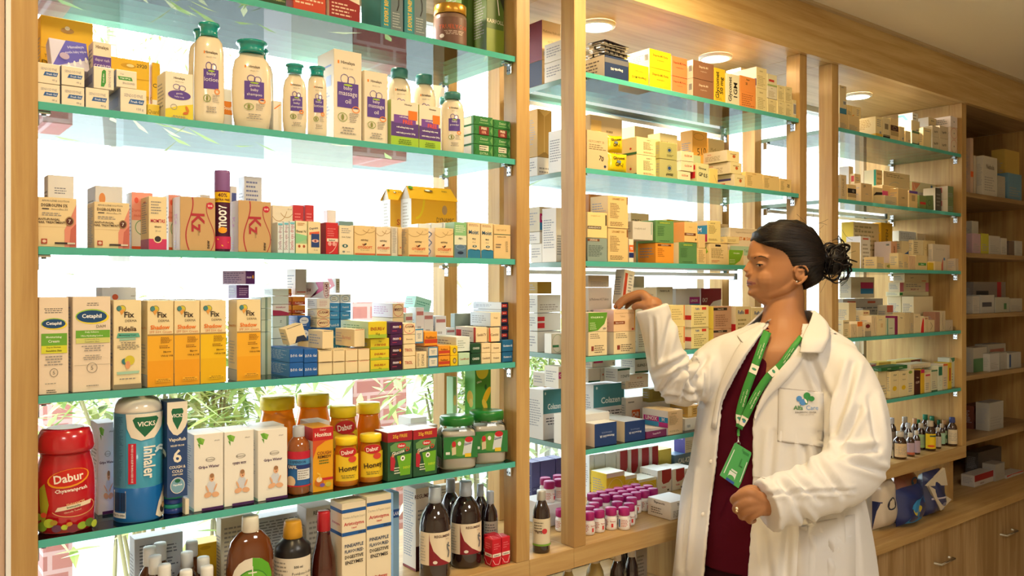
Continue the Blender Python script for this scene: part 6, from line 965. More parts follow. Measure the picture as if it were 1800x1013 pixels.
R(2, 4, [(1293, 1320, 539, .014, .07, '#f0e0b0', rf, 'cream carton with blue and red mark, near her chin', dict(side=rs)), (1321.5, 1350, 541, .014, .07, '#f0e0b0', rf, 'cream carton hidden behind her shoulder', {}),
  (1121, 1140, 556, .03, .06, '#dfe4da', gen('', n=6), 'pale green-white carton beside the sleeve cuff'), (1142, 1175, 545, .04, .06, '#e6e0d0', gen('', n=6), 'off-white carton behind the raised sleeve'),
  (1034, 1076, 506, .10, .06, '#e2d4c4', [('t', '& Metformin HCl Tablets', .45, .82, .07, '#6a5a50', False, 0, .8), ('t', 'INCRET-M 1000', .3, .62, .14, '#3a2c24', True, 0, .72), ('e', .85, .08, .04, .04, '#c8342c')], 'wide greyish carton with bold black name'),
  (1034, 1071, 486, .10, .06, '#c8b8a0', gen('', n=4), 'brown-grey carton on the bold-lettered one', dict(z0=Zat(1055, 506, D + .10) + .001, h=.034)),
  (1111, 1133, 486, .17, .05, GW, [('t', 'XPEAM C', .5, .75, .1, '#2a2a2a', True, 0, .85), ('t', 'C', .5, .35, .12, '#2a2a2a', True)], 'white carton with black name behind the hand', {}),
  (1114, 1160, 506, .09, .06, '#e6dcc4', [('t', 'Sitagliptin & Metformin HCl Tablets', .45, .88, .06, '#5a5048', False, 0, .85)], 'wide cream carton behind the hand'),
  (1154, 1183, 481, .17, .05, '#dcd4c4', gen('PANROL-SR', h=.1, y=.8, n=0), 'greyish carton above another by the window', dict(z0=SH[4] + .12, h=.065)), (1162, 1188, 508, .17, .05, '#dcd6cc', [('t', 'PANROL 40', .5, .82, .09, '#3a4a3a', True, 0, .85), ('p', [(0, .45), (.4, .38), (1, .62), (1, .7), (.4, .46), (0, .54)], '#5fae2c')], 'greyish carton with green flash', dict(h=.118)),
  (1188, 1231, 486, .17, .06, '#dcd8d6', [('r', .55, .5, .98, .72, '#b83a9a'), ('r', .55, .32, .98, .5, '#2a8ac4'), ('t', 'LINOX', .75, .6, .09, '#f4e8f4', True, 0, .3)], 'white carton with magenta and blue patch', dict(z0=SH[4] + .08, h=.1)), (1189, 1243, 524, .16, .06, '#d4cec0', [('t', 'GLIPAZ-1', .5, .5, .2, '#3a4038', True, 0, .3)], 'grey carton under the magenta-patched one', dict(z0=SH[4] + .02, h=.058)),
  (1232, 1268, 485, .18, .06, '#f0e6e2', [('p', [(0, 1), (1, 1), (1, .62), (.6, .55), (.3, .3), (0, .1)], '#8a1f34'), ('t', 'IX7', .2, .6, .14, '#f0e0d8', True), ('t', 'डोलो 650', .62, .32, .2, '#2a2a2a', True, 6, .6), ('t', 'आयुर्वेदिक', .65, .1, .1, '#b83a3a')], 'maroon and white carton with Hindi lettering', dict(z0=SH[4] + .082, h=.098)),
  (1244, 1275, 521, .13, .05, '#efe6d4', [('l', .15, .75, .85, .85, 1, G6), ('r', .1, .0, .9, .5, '#e8743a'), ('t', 'GLIZID', .5, .2, .2, '#f8e4d0', True)], 'white and orange carton behind the yellow ones', dict(h=.12)),
  (932, 958, 482, .2, .06, '#a88a30', [], 'dark gold carton in the slot', dict(z0=SH[4] + .165, h=.035)), (932, 986, 508, .2, .06, '#dcdcd6', gen('', n=3), 'long grey-white carton high in the slot', dict(z0=SH[4] + .112, h=.05)), (932, 986, 530, .2, .06, '#dcdcd6', [('r', 0, .55, .3, .8, '#c8242c'), ('r', 0, .15, .3, .45, '#c8242c')], 'grey-white carton with two red bars in the slot', dict(z0=SH[4] + .06, h=.05)), (932, 986, 560, .2, .06, '#e2e0d8', [], 'lowest plain white carton in the slot', dict(h=.058)),
  (933, 956, 566, .14, .03, '#f2f0ea', [('r', .1, .3, .6, .42, '#3a8a5a'), ('r', .8, .15, .9, .8, '#e8b46a'), ('o', .5, .5, .45, .46, '#8ab49a', .001)], 'small framed white carton in the slot', dict(h=.055))])
C(2, 4, 1091, 1110, None, .055, .035, '#e8e0d0', [('r', .1, .06, .35, .9, '#c84a2c'), ('l', .5, .1, .9, .9, 9, G9)], 'white carton with red bar leaning askew behind the peach one', h=.10, z0=Zat(1098, 545, D + .012) + .012, ry=.16)
# fifth shelf
COL_ = [('r', 0, .52, 1, 1, '#3f7f86'), ('t', 'Colazen', .55, .66, .13, '#dfe8e4', True, 0, .66), ('l', .1, .28, .95, .45, 3, '#4a4a50', 1), ('e', .1, .93, .03, .03, '#cfe0dc')]
R(2, 5, [(1043, 1097.5, 675, .17, .07, '#dcd8d4', COL_, 'big teal and grey collagen carton'), (935, 990, 686, .175, .07, '#dcd8d4', COL_, 'big teal and grey collagen carton'),
  (1100, 1141, 698, .15, .06, '#ded6cc', [('l', .1, .8, .4, .9, 1, G6), ('r', .25, .3, .6, .6, '#e0622c'), ('t', 'CHR', .42, .45, .2, '#f6e8dc', True, 0, .3)], 'white carton with orange square'), (1100, 1140, 672, .15, .06, '#d2c0a4', [('r', 0, .6, .1, .95, '#e0962c'), ('t', 'SR 500', .6, .75, .14, '#b8442c', True, 0, .4), ('l', .1, .1, .9, .5, 3, '#8a7a68')], 'tan carton with orange corner', dict(z0=SH[5] + .122, h=.042)),
  (1116, 1140, 635, .15, .06, '#dad6c8', [('r', 0, .86, 1, .98, '#1f5a40'), ('r', 0, .05, 1, .15, '#1f5a40'), ('t', 'GLIPAZ-1', .5, .5, .16, '#3a4a40', True, 0, .85)], 'grey carton with two dark green bands', dict(z0=SH[5] + .166, h=.050)),
  (1083, 1108, 648, .115, .05, '#d8d8d4', [('t', 'GLIPAZ-2', .6, .4, .2, '#3a5048', True, 180, .7), ('r', 0, .85, 1, 1, '#1f5a40')], 'grey-white carton printed upside down', dict(z0=SH[5] + .152, h=.039, rz=.1)), (1056, 1081, 648, .175, .05, '#d8cfc0', [('t', '50', .55, .35, .2, '#2a2a2a', True), ('e', .15, .5, .04, .08, '#c8442c')], 'grey-tan carton on the teal one', dict(z0=SH[5] + .149, h=.041)), (1034, 1055, 649, .175, .05, '#d8cfc0', [('r', 0, 0, 1, .12, '#1f5a40')], 'grey-tan carton with green foot', dict(z0=SH[5] + .149, h=.041)),
  (1041, 1082, 634, .18, .04, '#e0d4c4', [('r', .05, .55, .45, .9, '#c0285a'), ('e', .9, .4, .02, .08, '#2a2a2a')], 'cream carton with magenta corner, highest of the heap', dict(z0=SH[5] + .192, h=.022)),
  (958, 1030, 734, .06, .07, '#ebe8e2', [('r', .06, .22, .75, .58, '#d82434'), ('l', .1, .3, .7, .5, 2, '#f08a90')], 'long white carton with a red rectangle', dict(side=[])),
  (1045, 1084.5, 744, .012, .14, '#1f3c72', [('t', 'Metmet-500 SR', .55, .42, .11, '#e0e4ee', True, 180, .7), ('t', 'XXXV mm 03 32', .55, .58, .07, '#8a9ac0', True, 180, .5)], 'navy carton end printed upside down', dict(cols={'t': '#e8e8e6'}, side=[('r', 0, 0, 1, 1, '#e8d4b0')])), (1098, 1134.5, 740, .012, .14, '#1f3c72', [('t', 'Metmet-500 SR', .5, .42, .11, '#e0e4ee', True, 180, .7), ('t', 'XXXV mm 03 32', .5, .58, .07, '#8a9ac0', True, 180, .5)], 'navy carton end printed upside down', dict(cols={'t': '#e8e8e6'}, side=[('r', 0, 0, 1, 1, '#e8d4b0')])),
  (1136, 1172, 757, .012, .09, '#7a2a5c', [('t', 'Tenepride-20', .5, .55, .3, '#f0e0ea', True, 3, .75)], 'plum coloured low carton', dict(cols={'t': '#e6dcd8'})),
  (1174, 1200.5, 722, .012, .10, '#e6c89c', [('t', 'LINOX-M', .4, .88, .06, '#a08a60', True, 0, .6), ('l', .1, .4, .7, .8, 8, '#a08a60'), ('l', .1, .1, .9, .18, 2, '#a08a60')], 'tan carton with magenta and blue printed side', dict(side=[('r', 0, 0, 1, 1, '#e8e4ea'), ('r', .05, .5, .65, .72, '#b82a8c'), ('r', .65, .5, 1, .72, '#2a8ccc'), ('r', .1, .3, .65, .5, '#3a96d0'), ('r', .65, .3, 1, .5, '#b82a8c'), ('t', 'LINOX', .36, .62, .16, '#fbeef8', True, 0, .5), ('t', 'M', .82, .62, .16, '#eef', True)])),
  (1204, 1230, 735, .03, .08, '#ddd8d0', [('bar', .1, .2, .35, .5)], 'grey-white carton with a code square'), (1209, 1232, 713, .035, .07, '#d0a85c', [('r', .0, .1, .3, .9, '#e8c888'), ('l', .4, .2, .8, .8, 3, '#7a5a2c')], 'gold-brown carton on the grey-white one', dict(z0=Zat(1217, 735, D + .03) + .001, h=.034)),
  (1142, 1188, 705, .12, .06, '#8a7a34', [('r', .1, .2, .75, .8, '#7a6a28')], 'dark olive-gold carton lying behind', dict(z0=SH[5] + .08, h=.04)), (1142, 1188, 730, .12, .06, '#dcd6cc', [], 'white carton supporting the olive-gold one', dict(h=.079)),
  (934, 952, 635, .11, .06, GW, [('r', 0, .45, .55, .75, '#b82a8c'), ('r', .55, .45, 1, .75, '#2a8ccc'), ('t', 'OX M', .5, .6, .14, '#fff', True, 0, .9)], 'white carton with magenta-blue patch in the slot', dict(z0=SH[5] + .151, h=.06)), (954, 988, 655, .17, .05, '#d8d0c4', [('r', 0, 0, 1, .12, '#e8962c'), ('e', .3, .4, .03, .06, '#c8342c')], 'tan carton with orange foot in the slot', dict(z0=SH[5] + .149, h=.04))])
# wooden base: magenta capped pill bottles
def vz(): return [('p', [(.3, .98), (.98, .98), (.98, .55), (.8, .42), (.4, .38), (.3, .5)], '#a8242c'), ('t', 'Vizfer', .45, .25, .09, '#c8505a', True, 0, .6), ('e', .75, .1, .07, .04, '#3a3a3a')]
for i, (a, b) in enumerate(((1084, 1103.5), (1104, 1122), (1122.5, 1141), (1141.5, 1157.5))): C(2, 0, a, b, 792 - 2.5 * i, .345, .045, '#ebe4de', vz(), 'red-topped tonic carton, back row')
for i, (a, b) in enumerate(((1036, 1045), (1045.5, 1064), (1064.5, 1083))): C(2, 0, a, b, 800 - 2 * i, .345, .045, '#dfe0dc', [('t', 'Nurokind', .5, .35, .1, '#3a8a8c', True, 0, .8), ('r', .1, .1, .6, .16, '#c83a3a')], 'white carton with teal name at the back')
R(2, 0, [(1159, 1180.5, 790, .345, .045, '#e6cc5a', gen('', n=6), 'soft yellow carton at the back'), (1204, 1224, 783, .33, .05, '#d8d4cc', gen('', n=5), 'grey carton with deep violet side', dict(z0=SH[0] + .092, h=.085, side=[('r', 0, 0, 1, 1, '#4a4488'), ('t', 'CAL-K7', .5, .6, .2, '#c8c8e8', True, 0, .7)])), (1186, 1226, 812, .33, .05, '#5a7a9a', [('t', 'CAL-K7', .4, .75, .2, '#dce4ee', True, 0, .5)], 'blue-grey calcium carton beneath the violet one', dict(h=.091))])
for i, (a, b) in enumerate(((935, 949), (950, 976), (977, 991))): C(2, 0, a, b, 789 + i * 2, .33, .05, '#4a4a78', [('r', 0, .5, 1, 1, '#5a5a8a'), ('t', 'CAL-K7', .5, .45, .1, '#b8bcd8', False, 0, .8), ('e', .6, .12, .1, .04, '#cfd0e0')], 'dusky violet calcium carton in the slot', h=.15)
yo = [('e', .5, .3, .34, .3, '#f0b838'), ('o', .5, .3, .45, .5, '#f6e6b0', .001), ('r', 0, .85, 1, 1, '#f0e6c8')]
for a, b, y, ins in ((1066, 1098, 831, .262), (1099, 1119.5, 836, .258), (1121, 1154, 842, .25)): C(2, 0, a, b, y, ins, .07, '#e8c42c', yo, 'bright yellow carton with an orange disc', cols={'t': '#eeeadf'})
for a, b, y in ((1156, 1180.5, 826), (1181.5, 1203.5, 824), (1204.5, 1222, 823)): C(2, 0, a, b, y, .245, .08, '#ebe4de', vz(), 'red-topped tonic carton, front row', cols={'t': '#f2efe8'})
C(2, 0, 1179, 1217, 880, .014, .09, '#ddd0bc', [('t', 'Thyronorm', .55, .78, .2, '#2a2420', True, 0, .9), ('l', .1, .1, .9, .5, 5, '#7a6e60')], 'beige thyroid tablet carton at the edge of the base', side=[('t', 'Thyronorm', .5, .8, .17, '#2a2420', True, 0, .8), ('l', .15, .15, .7, .55, 3, '#7a6e60')], cols={'t': '#f0ece4'})
CAPM = mat('#a8186c', .35, .5); BW = mat('#efe8e2', .4, .5)
def pill(x, y, z, n):
    c = empty('pill_bottle', (x, y, z), random.uniform(-.9, .5)); m = MB(); m.lathe([(.0155, 0), (.0165, .002), (.0165, .033), (.014, .038), (.013, .040)], BW, 20); m.build('body', c)
    m = MB(); m.lathe([(.0155, .0395), (.0162, .041), (.0158, .058), (.0145, .060), (0, .060)], CAPM, 20); m.build('cap', c)
    fr, w_, h_ = wrapf(.0166, .006, .032, -150, 120); m = MB(); m.art(fr, [('r', .02, .0, .98, 1, '#f2eeea'), ('r', .1, .05, .16, .9, '#3a6ab0'), ('l', .2, .1, .5, .9, 5, '#c86a5a'), ('t', 'Thyronorm', .6, .7, .2, '#b83a3a', True, 0, .2), ('r', .55, .1, .62, .5, '#d83a3a'), ('bar', .8, .2, .95, .8)], w_, h_, True); m.build('label', c)
    tag(c, 'white pill bottle with magenta cap' + (n or ', one of the crowd standing on the oak base'), 'pill bottle', 'magenta-capped pill bottles' + n)
def basept(px, py):   # place on the base board under pixel
    f = (ZC - SH[0]) * FPX / (py - CY); p = CAMP(px, py, f); return p.x, p.y
fr_ = [(1074, 930), (1097, 930), (1058, 926), (1106, 922), (1132, 915), (1036, 928), (1085, 919), (1050, 913), (1066, 913), (1121, 910), (1146, 905), (1044, 921)]
pts = []
for (px, py) in fr_: pts.append(basept(px, py))
for row in range(8):
    for k in range(11): pts.append((1.545 + .0375 * k + .018 * (row % 2) + random.uniform(-.001, .001), 1.668 + .036 * row))
kept = []
for x, y in pts:
    if all(math.hypot(x - a, y - b) > .0355 for a, b in kept) and x > B2[0] + .02 and y > D + .02 and y < 1.838 and x < 1.98 and not (x > 1.79 and y < 1.735) and not (x < 1.70 and y > 1.76): kept.append((x, y))
for x, y in kept: pill(x, y, SH[0] + .0005, '')
m = MB(); m.box(1.53, 1.68, 1.785, 1.90, 0, .062, mat('#e6e6ea', .5), .002); tag(m.build('bottle_tray', None, (0, 0, SH[0] + .0004)), 'white box top holding the rear pill bottles', 'tray', None, whr(2, 0))
for x, y in ((1.56, 1.81), (1.60, 1.81), (1.64, 1.81), (1.58, 1.85), (1.63, 1.85)): pill(x, y, SH[0] + .0629, ' standing raised on the white tray')
# slot bottle
bottle(5, 0, 936, 967, 862, .012, 'small brown syrup bottle with silver cap, alone between two uprights', DKB, [(.95, 0), (1, .02), (1, .58), (.93, .68), (.5, .83), (.44, .85)], [('cap', [(.48, .84), (.52, .85), (.52, .985), (.48, 1), (0, 1)], mat('#c4c4c0', .3, .5, .5))], 'syrup_bottle', 'bottle', lab=(.12, .56, -85, 85, 1.01, '#dcd0b4', [('l', .1, .5, .5, .9, 4, '#6a6050'), ('t', 'Ferrine', .35, .52, .14, '#5a3a2c', True, 0, .35), ('e', .52, .55, .1, .1, '#c8343c'), ('r', 0, 0, 1, .07, '#7aa83c')]))
# bottles on the counter under the base
for i, (a, b, y, ins) in enumerate(((1072, 1098, 983, .06), (1098, 1122, 976, .06), (1083, 1108, 970, .14), (1030, 1062, 990, .10), (985, 1012, 1000, .10))):
    bottle(2, 'c', a, b, y, ins, 'dark glass bottle under the cabinet base, ' + ['with silver cap, nearer the aisle', 'with silver cap, beside its twin', 'behind the two silver caps', 'with pale shoulders', 'nearest the slot'][i], DKB if i < 3 else mat('#b8a468', .15, .5), [(.95, 0), (1, .02), (1, .6), (.9, .7), (.5, .84), (.46, .85)], [('cap', [(.5, .845), (.54, .85), (.54, .985), (.5, 1), (0, 1)], mat('#d6cfc2', .35))], 'syrup_bottle', 'bottle', h=.175 if i < 3 else .165)
C(2, 'c', 1118, 1138, None, .16, .05, '#d8d0c8', [('r', 0, .7, 1, 1, '#1c1a1c'), ('t', 'TORK', .5, .85, .1, '#e8e0d0', True, 0, .8), ('l', .1, .1, .9, .6, 8, G9)], 'white and black carton under the cabinet base', h=.18)
# ================================================================ THIRD BAY
q = [('bar', .55, .15, .8, .3)]; g3 = gen('', n=4)
def s3(L, x0, x1, ins, dep, rows): return stack(3, L, x0, x1, ins, dep, rows)
R(3, 1, [(1476, 1488, 151, .05, .05, '#ecd8a8', [('r', 0, 0, 1, .22, '#3f8ab0'), ('bar', .5, .35, .9, .48), ('l', .2, .9, .8, .96, 1, G9)], 'tall cream carton with blue foot', dict(z0=SH[1] + .066)),
  (1489, 1497, 185, .05, .05, '#ecd090', g3, 'short tan carton beside the tall one', dict(z0=SH[1] + .066)), (1498, 1513.5, 188, .05, .05, '#f0d89c', [('l', .5, .2, .9, .8, 4, G9), ('c', [(.0, .1), (.2, .2)], ORG, .003)], 'yellow-cream carton with orange scribble', dict(z0=SH[1] + .066)),
  (1476, 1491, 209, .04, .07, '#e2c48c', gen('', n=6), 'tan printed carton of the supporting pair, nearer', dict(h=.0655)), (1491.5, 1511, 211, .04, .07, '#e2c48c', gen('', n=6), 'tan printed carton of the supporting pair, further', dict(h=.0655)),
  (1539, 1551.5, 206, .012, .09, '#f0dca4', [('l', .2, .5, .9, .9, 4, G9)] + q + [('r', 0, 0, 1, .16, '#e0b43c')], 'large cream carton with yellow foot', dict(side=[('r', 0, 0, 1, 1, '#f4e6bc'), ('l', .1, .4, .8, .9, 6, '#c8a86c'), ('p', [(.2, 0), (1, 0), (1, .14), (.5, .12)], '#e8b83c')])),
  (1552, 1564.5, 208, .012, .05, '#e6d4a4', [('r', .25, .45, .75, .72, '#8a7a5c'), ('r', 0, 0, 1, .12, '#2a2420'), ('r', 0, .14, 1, .17, '#2a2420')], 'cream carton with grey code panel'),
  (1565.5, 1579.5, 209, .012, .05, '#e8cc94', [('r', 0, .42, 1, .68, '#4a2a20'), ('o', .5, .55, .25, .08, '#d8c8b0', .001), ('r', 0, .2, 1, .4, '#b8a070')], 'tan carton with dark brown band and oval'),
  (1580.5, 1590, 223, .012, .05, '#ecd49c', q, 'slim cream carton with code square'), (1591.5, 1601, 231, .012, .05, '#ecd49c', q, 'shorter slim cream carton with code square'),
  (1602, 1617, 219, .05, .06, '#ecdcb0', q + [('r', 0, 0, 1, .12, '#2a6a3c')], 'cream carton with green foot on the white one', dict(z0=SH[1] + .062, h=.05)), (1603, 1621, 240, .03, .06, '#f0dca8', q + [('r', 0, 0, 1, .2, '#1f5a34'), ('r', 0, .85, 1, 1, '#1f5a34')], 'cream carton with dark green edges', dict(h=.0615)),
  (1604, 1614, 201, .09, .06, '#e8eae4', [('l', .1, .1, .9, .9, 3, G9)], 'white carton with a teal chevron side', dict(z0=SH[1] + .114, h=.046, side=[('r', 0, 0, 1, 1, '#eef4f4'), ('p', [(0, .9), (.4, .9), (.8, .2), (.6, .2), (.3, .7), (0, .7)], '#5ac0c0')])),
  (1623, 1637, 226, .012, .05, '#f0dca4', [('l', .2, .8, .9, .9, 1, G9)], 'cream carton near the end of the row'), (1632, 1646, 210, .07, .06, '#e8d4a0', gen('VERTIN', n=1), 'cream carton perched high near the panel', dict(z0=SH[1] + .1, h=.05, side=[('r', 0, 0, 1, 1, '#f4ece0'), ('r', .0, .05, .5, .25, '#e06a3c')]))])
vt = [('t', 'Vertin', .5, .5, .22, '#5a5048', True, 8, .7)]
s3(1, 1639, 1651, .014, .06, [(241, '#d8c8a8', vt, 'greyish cream carton'), (222, '#d8c8a8', vt, 'greyish cream carton')]); s3(1, 1652, 1667, .014, .06, [(244, '#d8c8a8', vt, 'greyish cream carton'), (222, '#d8c8a8', vt, 'greyish cream carton')])
rd = [('o', .5, .5, .48, .46, '#c84a2c', .0016), ('e', .5, .5, .06, .06, '#5a6a6a')]
s3(1, 1671, 1683, .014, .07, [(245, '#e0cdb4', rd, 'white carton with red-orange border'), (224, '#e0cdb4', rd, 'white carton with red-orange border'), (205, '#ece0dc', rd[1:], 'white carton with pinkish edge')])
bk = [('r', 0, .45, 1, .75, '#2a2420'), ('e', .65, .6, .14, .09, '#8a8070'), ('r', 0, .2, 1, .42, '#b09468')]
R(3, 2, [(1478, 1488, 308, .012, .05, '#d4ba8c', [('t', 'DAPAGLIF', .4, .5, .14, '#7a6444', False, 90, .7)], 'tan carton with upright lettering by the upright'), (1490, 1505, 325, .012, .05, '#e8c88c', bk, 'tan carton with black band and oval', {}),
  (1492, 1500, 293, .09, .04, '#e6c890', [], 'tall cream carton behind with white side', dict(side=[('r', 0, 0, 1, 1, '#eeeae8')])), (1502, 1513, 304, .07, .06, '#ecd09a', [('l', .2, .3, .8, .7, 2, G9)], 'cream carton with red square on its side', dict(z0=SH[2] + .075, h=.04, side=[('r', 0, 0, 1, 1, '#f0dcae'), ('r', .3, .25, .9, .8, '#c8342c')])), (1501, 1514, 320, .07, .06, '#e0c490', [], 'plain tan carton under the red-squared one', dict(h=.0745)),
  (1513.5, 1533, 323, .014, .05, '#d8b884', [('t', '250', .3, .85, .12, '#2a2018', True, 10, .5), ('l', .4, .4, .7, .48, 1, G9)], 'tan carton with handwritten number'), (1540, 1551, 299, .10, .05, '#dcbc84', [('l', .15, .1, .9, .95, 7, '#a08a5c')], 'tan carton with dark teal edge', dict(side=[('r', 0, 0, 1, 1, '#efe0b4'), ('r', .8, 0, 1, 1, '#2a8a6c')])),
  (1535, 1551, 330, .03, .05, '#e8cc92', [('p', [(0, .5), (.3, .72), (1, .75), (1, .6), (.3, .55)], '#2a2420')], 'cream carton with black curved stripe'), (1553, 1599, 304, .12, .04, '#e2c898', [('l', .1, .85, .9, .95, 2, '#a08a68'), ('o', .45, .35, .36, .4, '#8a9ac0', .0012, 1.2, 5), ('t', 'Ultracal', .5, .4, .1, '#c87a5c', False, 6, .3)], 'wide tan carton with a blue arc ellipse'),
  (1551, 1575, 331, .05, .06, '#e8c88e', [('r', 0, .0, .4, .5, '#d84a80'), ('bar', .6, .2, .75, .4)], 'cream carton with pink label at its corner', dict(z0=SH[2] + .038, h=.045, side=[('r', 0, 0, 1, .6, '#d84a80')])), (1554, 1576, 350, .02, .07, '#d8c498', g3, 'pale carton beneath the pink-labelled one', dict(h=.037)),
  (1577, 1596, 332, .014, .05, '#d6b880', [('t', 'OvaMit', .5, .5, .08, '#5a4a34', True, 0, .6)], 'plain tan square carton'), (1598, 1613, 336, .014, .05, '#e8c88a', [('r', 0, .85, 1, 1, '#6a4a9c'), ('r', .3, .4, .7, .75, '#b89c6c')], 'tan carton with violet flap'),
  (1616, 1628, 344, .014, .05, '#7a8a50', [('r', .1, .35, .95, .52, '#c8302c')], 'dull green carton with red bar'), (1629, 1642, 344, .014, .05, '#6f8450', [('o', .4, .5, .25, .2, '#2a3a24', .002)], 'dull green leaning carton', dict(ry=-.08, gap=.002)), (1644, 1655, 331, .03, .05, '#4f4a40', [('l', .2, .2, .8, .8, 4, '#8a8478')], 'dark grey carton with white side', dict(side=[('r', 0, 0, 1, 1, '#e8e0d4')])),
  (1666, 1676, 346, .014, .06, '#6f8258', gen('', n=3), 'green-faced carton lower in the pair', dict(h=.055, side=[('r', 0, 0, 1, 1, '#efe4d0'), ('r', .4, .5, .6, .9, '#d84a5c')])), (1666, 1676, 331, .014, .06, '#76885c', gen('', n=3), 'green-faced carton upper in the pair', dict(z0=SH[2] + .056, h=.055, side=[('r', 0, 0, 1, 1, '#efe4d0'), ('r', .4, .5, .6, .9, '#d84a5c')])),
  (1622, 1680, 310, .11, .05, '#f2ecc0', [('p', [(0, .9), (.35, .9), (.12, .1), (0, .1)], '#ee9a72'), ('r', .78, .6, .86, .85, '#5a8ab8'), ('o', .4, 1, .35, 1.1, '#fbf4d8', .002, -3, -1.8)], 'long cream and salmon carton lying at the back', dict(z0=SH[2] + .088, h=.044)), (1628, 1682, 330, .10, .06, '#e2dcd4', [], 'grey-white carton supporting the salmon one', dict(h=.0875))])
R(3, 3, [(1500, 1545, 392, .17, .05, '#e2cc9c', [('l', .05, .2, .95, .95, 8, '#a89468'), ('t', 'Insulin pens', .15, .85, .05, '#6a5a40', True, 0, .25)], 'wide tan printed carton under the batten', dict(side=[('r', 0, 0, 1, 1, '#e6c030')])), (1546, 1569, 392, .16, .04, '#d8a41c', [('t', 'INSUPEN', .5, .6, .1, '#7a5a10', True, 90, .6)], 'mustard yellow carton with upright lettering'),
  (1580, 1610, 401, .155, .03, '#dcdcd8', [('l', .1, .5, .9, .9, 4, '#a8a8a8')], 'pale grey carton standing at the back', dict(z0=SH[3] + .105, h=.065)), (1580, 1610, 430, .155, .05, '#dcd0b8', [], 'buff carton bearing the pale grey one', dict(h=.104)), (1612, 1627, 400, .15, .04, '#e0cba4', [('c', [(.7, .9), (.9, .5), (.5, .2)], '#3a3028', .0012)], 'tan carton with ink squiggle at the back', dict(h=.165)),
  (1513, 1530, 416, .09, .06, '#f0e6d6', [('r', .2, .9, .8, .95, '#d8664c'), ('l', .2, .1, .9, .8, 6, '#b0a088')], 'white-sided cream carton beside her bun', dict(side=[('r', 0, 0, 1, 1, '#f4eef0'), ('p', [(.7, .3), (.9, .8), (.7, .8)], '#a83a6a')])), (1496, 1512, 426, .07, .05, '#e8cc94', [], 'small tan carton near her bun'),
  (1566, 1577, 426, .09, .07, '#ecb48c', [('t', 'Avanair', .5, .5, .15, '#7a2a1c', True, 90, .8)], 'peach carton with upright maroon lettering', dict(z0=SH[3] + .026, h=.09, side=[('r', 0, 0, 1, 1, '#f0d8d4'), ('bar', .7, .8, .9, .9)])), (1555, 1577, 458, .05, .06, '#ead09a', [('e', .4, .5, .25, .25, '#9aa04c')], 'low cream carton with olive leaf spot', dict(h=.0255)),
  (1541, 1554, 452, .014, .05, '#e6ca90', g3, 'cream carton front of the shelf by her bun'), (1579, 1588, 445, .014, .05, '#ecd49c', g3, 'tall narrow cream carton'), (1588.6, 1597, 447, .014, .05, '#e4c68c', g3, 'tan printed narrow carton'), (1598, 1609, 450, .014, .05, '#deba90', [('c', [(.3, .2), (.6, .8)], '#a8503c', .001)], 'pinkish tan carton'), (1610, 1630, 449, .014, .05, '#e2c890', [('r', .2, .3, .9, .48, '#4a9a4c'), ('t', 'Atorva', .55, .39, .1, '#eaf4e0', True, 0, .5)], 'tan carton with green name bar'),
  (1585, 1602, 425, .09, .05, '#ecd8a8', [('p', [(.2, 0), (1, 0), (1, .6), (.6, .2)], '#2a5aa0')], 'cream carton with blue wedge', dict(z0=SH[3] + .066, h=.055)), (1586, 1602, 450, .09, .05, '#dcc8a0', [], 'tan carton beneath the blue wedge', dict(h=.0655)), (1605, 1623, 420, .07, .05, '#ead8ac', [('l', .1, .1, .5, .9, 6, '#a09070')], 'cream carton with printed edge on the green-barred one', dict(z0=SH[3] + .064, h=.062)), (1605, 1623, 450, .07, .05, '#c8b08a', [('r', 0, .8, 1, 1, '#c83a2c')], 'tan carton with red top edge', dict(h=.0635)),
  (1624, 1644, 419, .075, .05, '#ecd296', [('o', .15, .5, .1, .1, '#a08a5c', .001)], 'yellow-cream puffed carton', dict(z0=SH[3] + .06, h=.068)), (1625, 1645, 452, .07, .06, '#dcc69c', g3, 'tan carton under the puffed one', dict(h=.0595)), (1632, 1641, 462, .014, .04, '#e8c030', [], 'little bright yellow carton'), (1643, 1655, 460, .014, .05, '#e6cc98', [], 'little cream carton'),
  (1653, 1684, 431, .05, .06, '#d8cab4', [('t', 'Tablets IP 25 mg', .4, .8, .09, '#b0a48c', False, 0, .7), ('r', .62, .4, .72, .5, '#4a7aa8'), ('p', [(.4, .0), (.6, .5), (.6, 0)], '#d86a5c')], 'large pale carton against the side panel'), (1684.5, 1690, 455, .014, .04, '#c8b49a', [], 'slim grey-tan carton against the panel')])
cc = [('t', 'COMBIGAN', .5, .85, .08, '#6a5a40', True, 0, .85), ('l', .2, .1, .8, .5, 4, '#a8946c')]
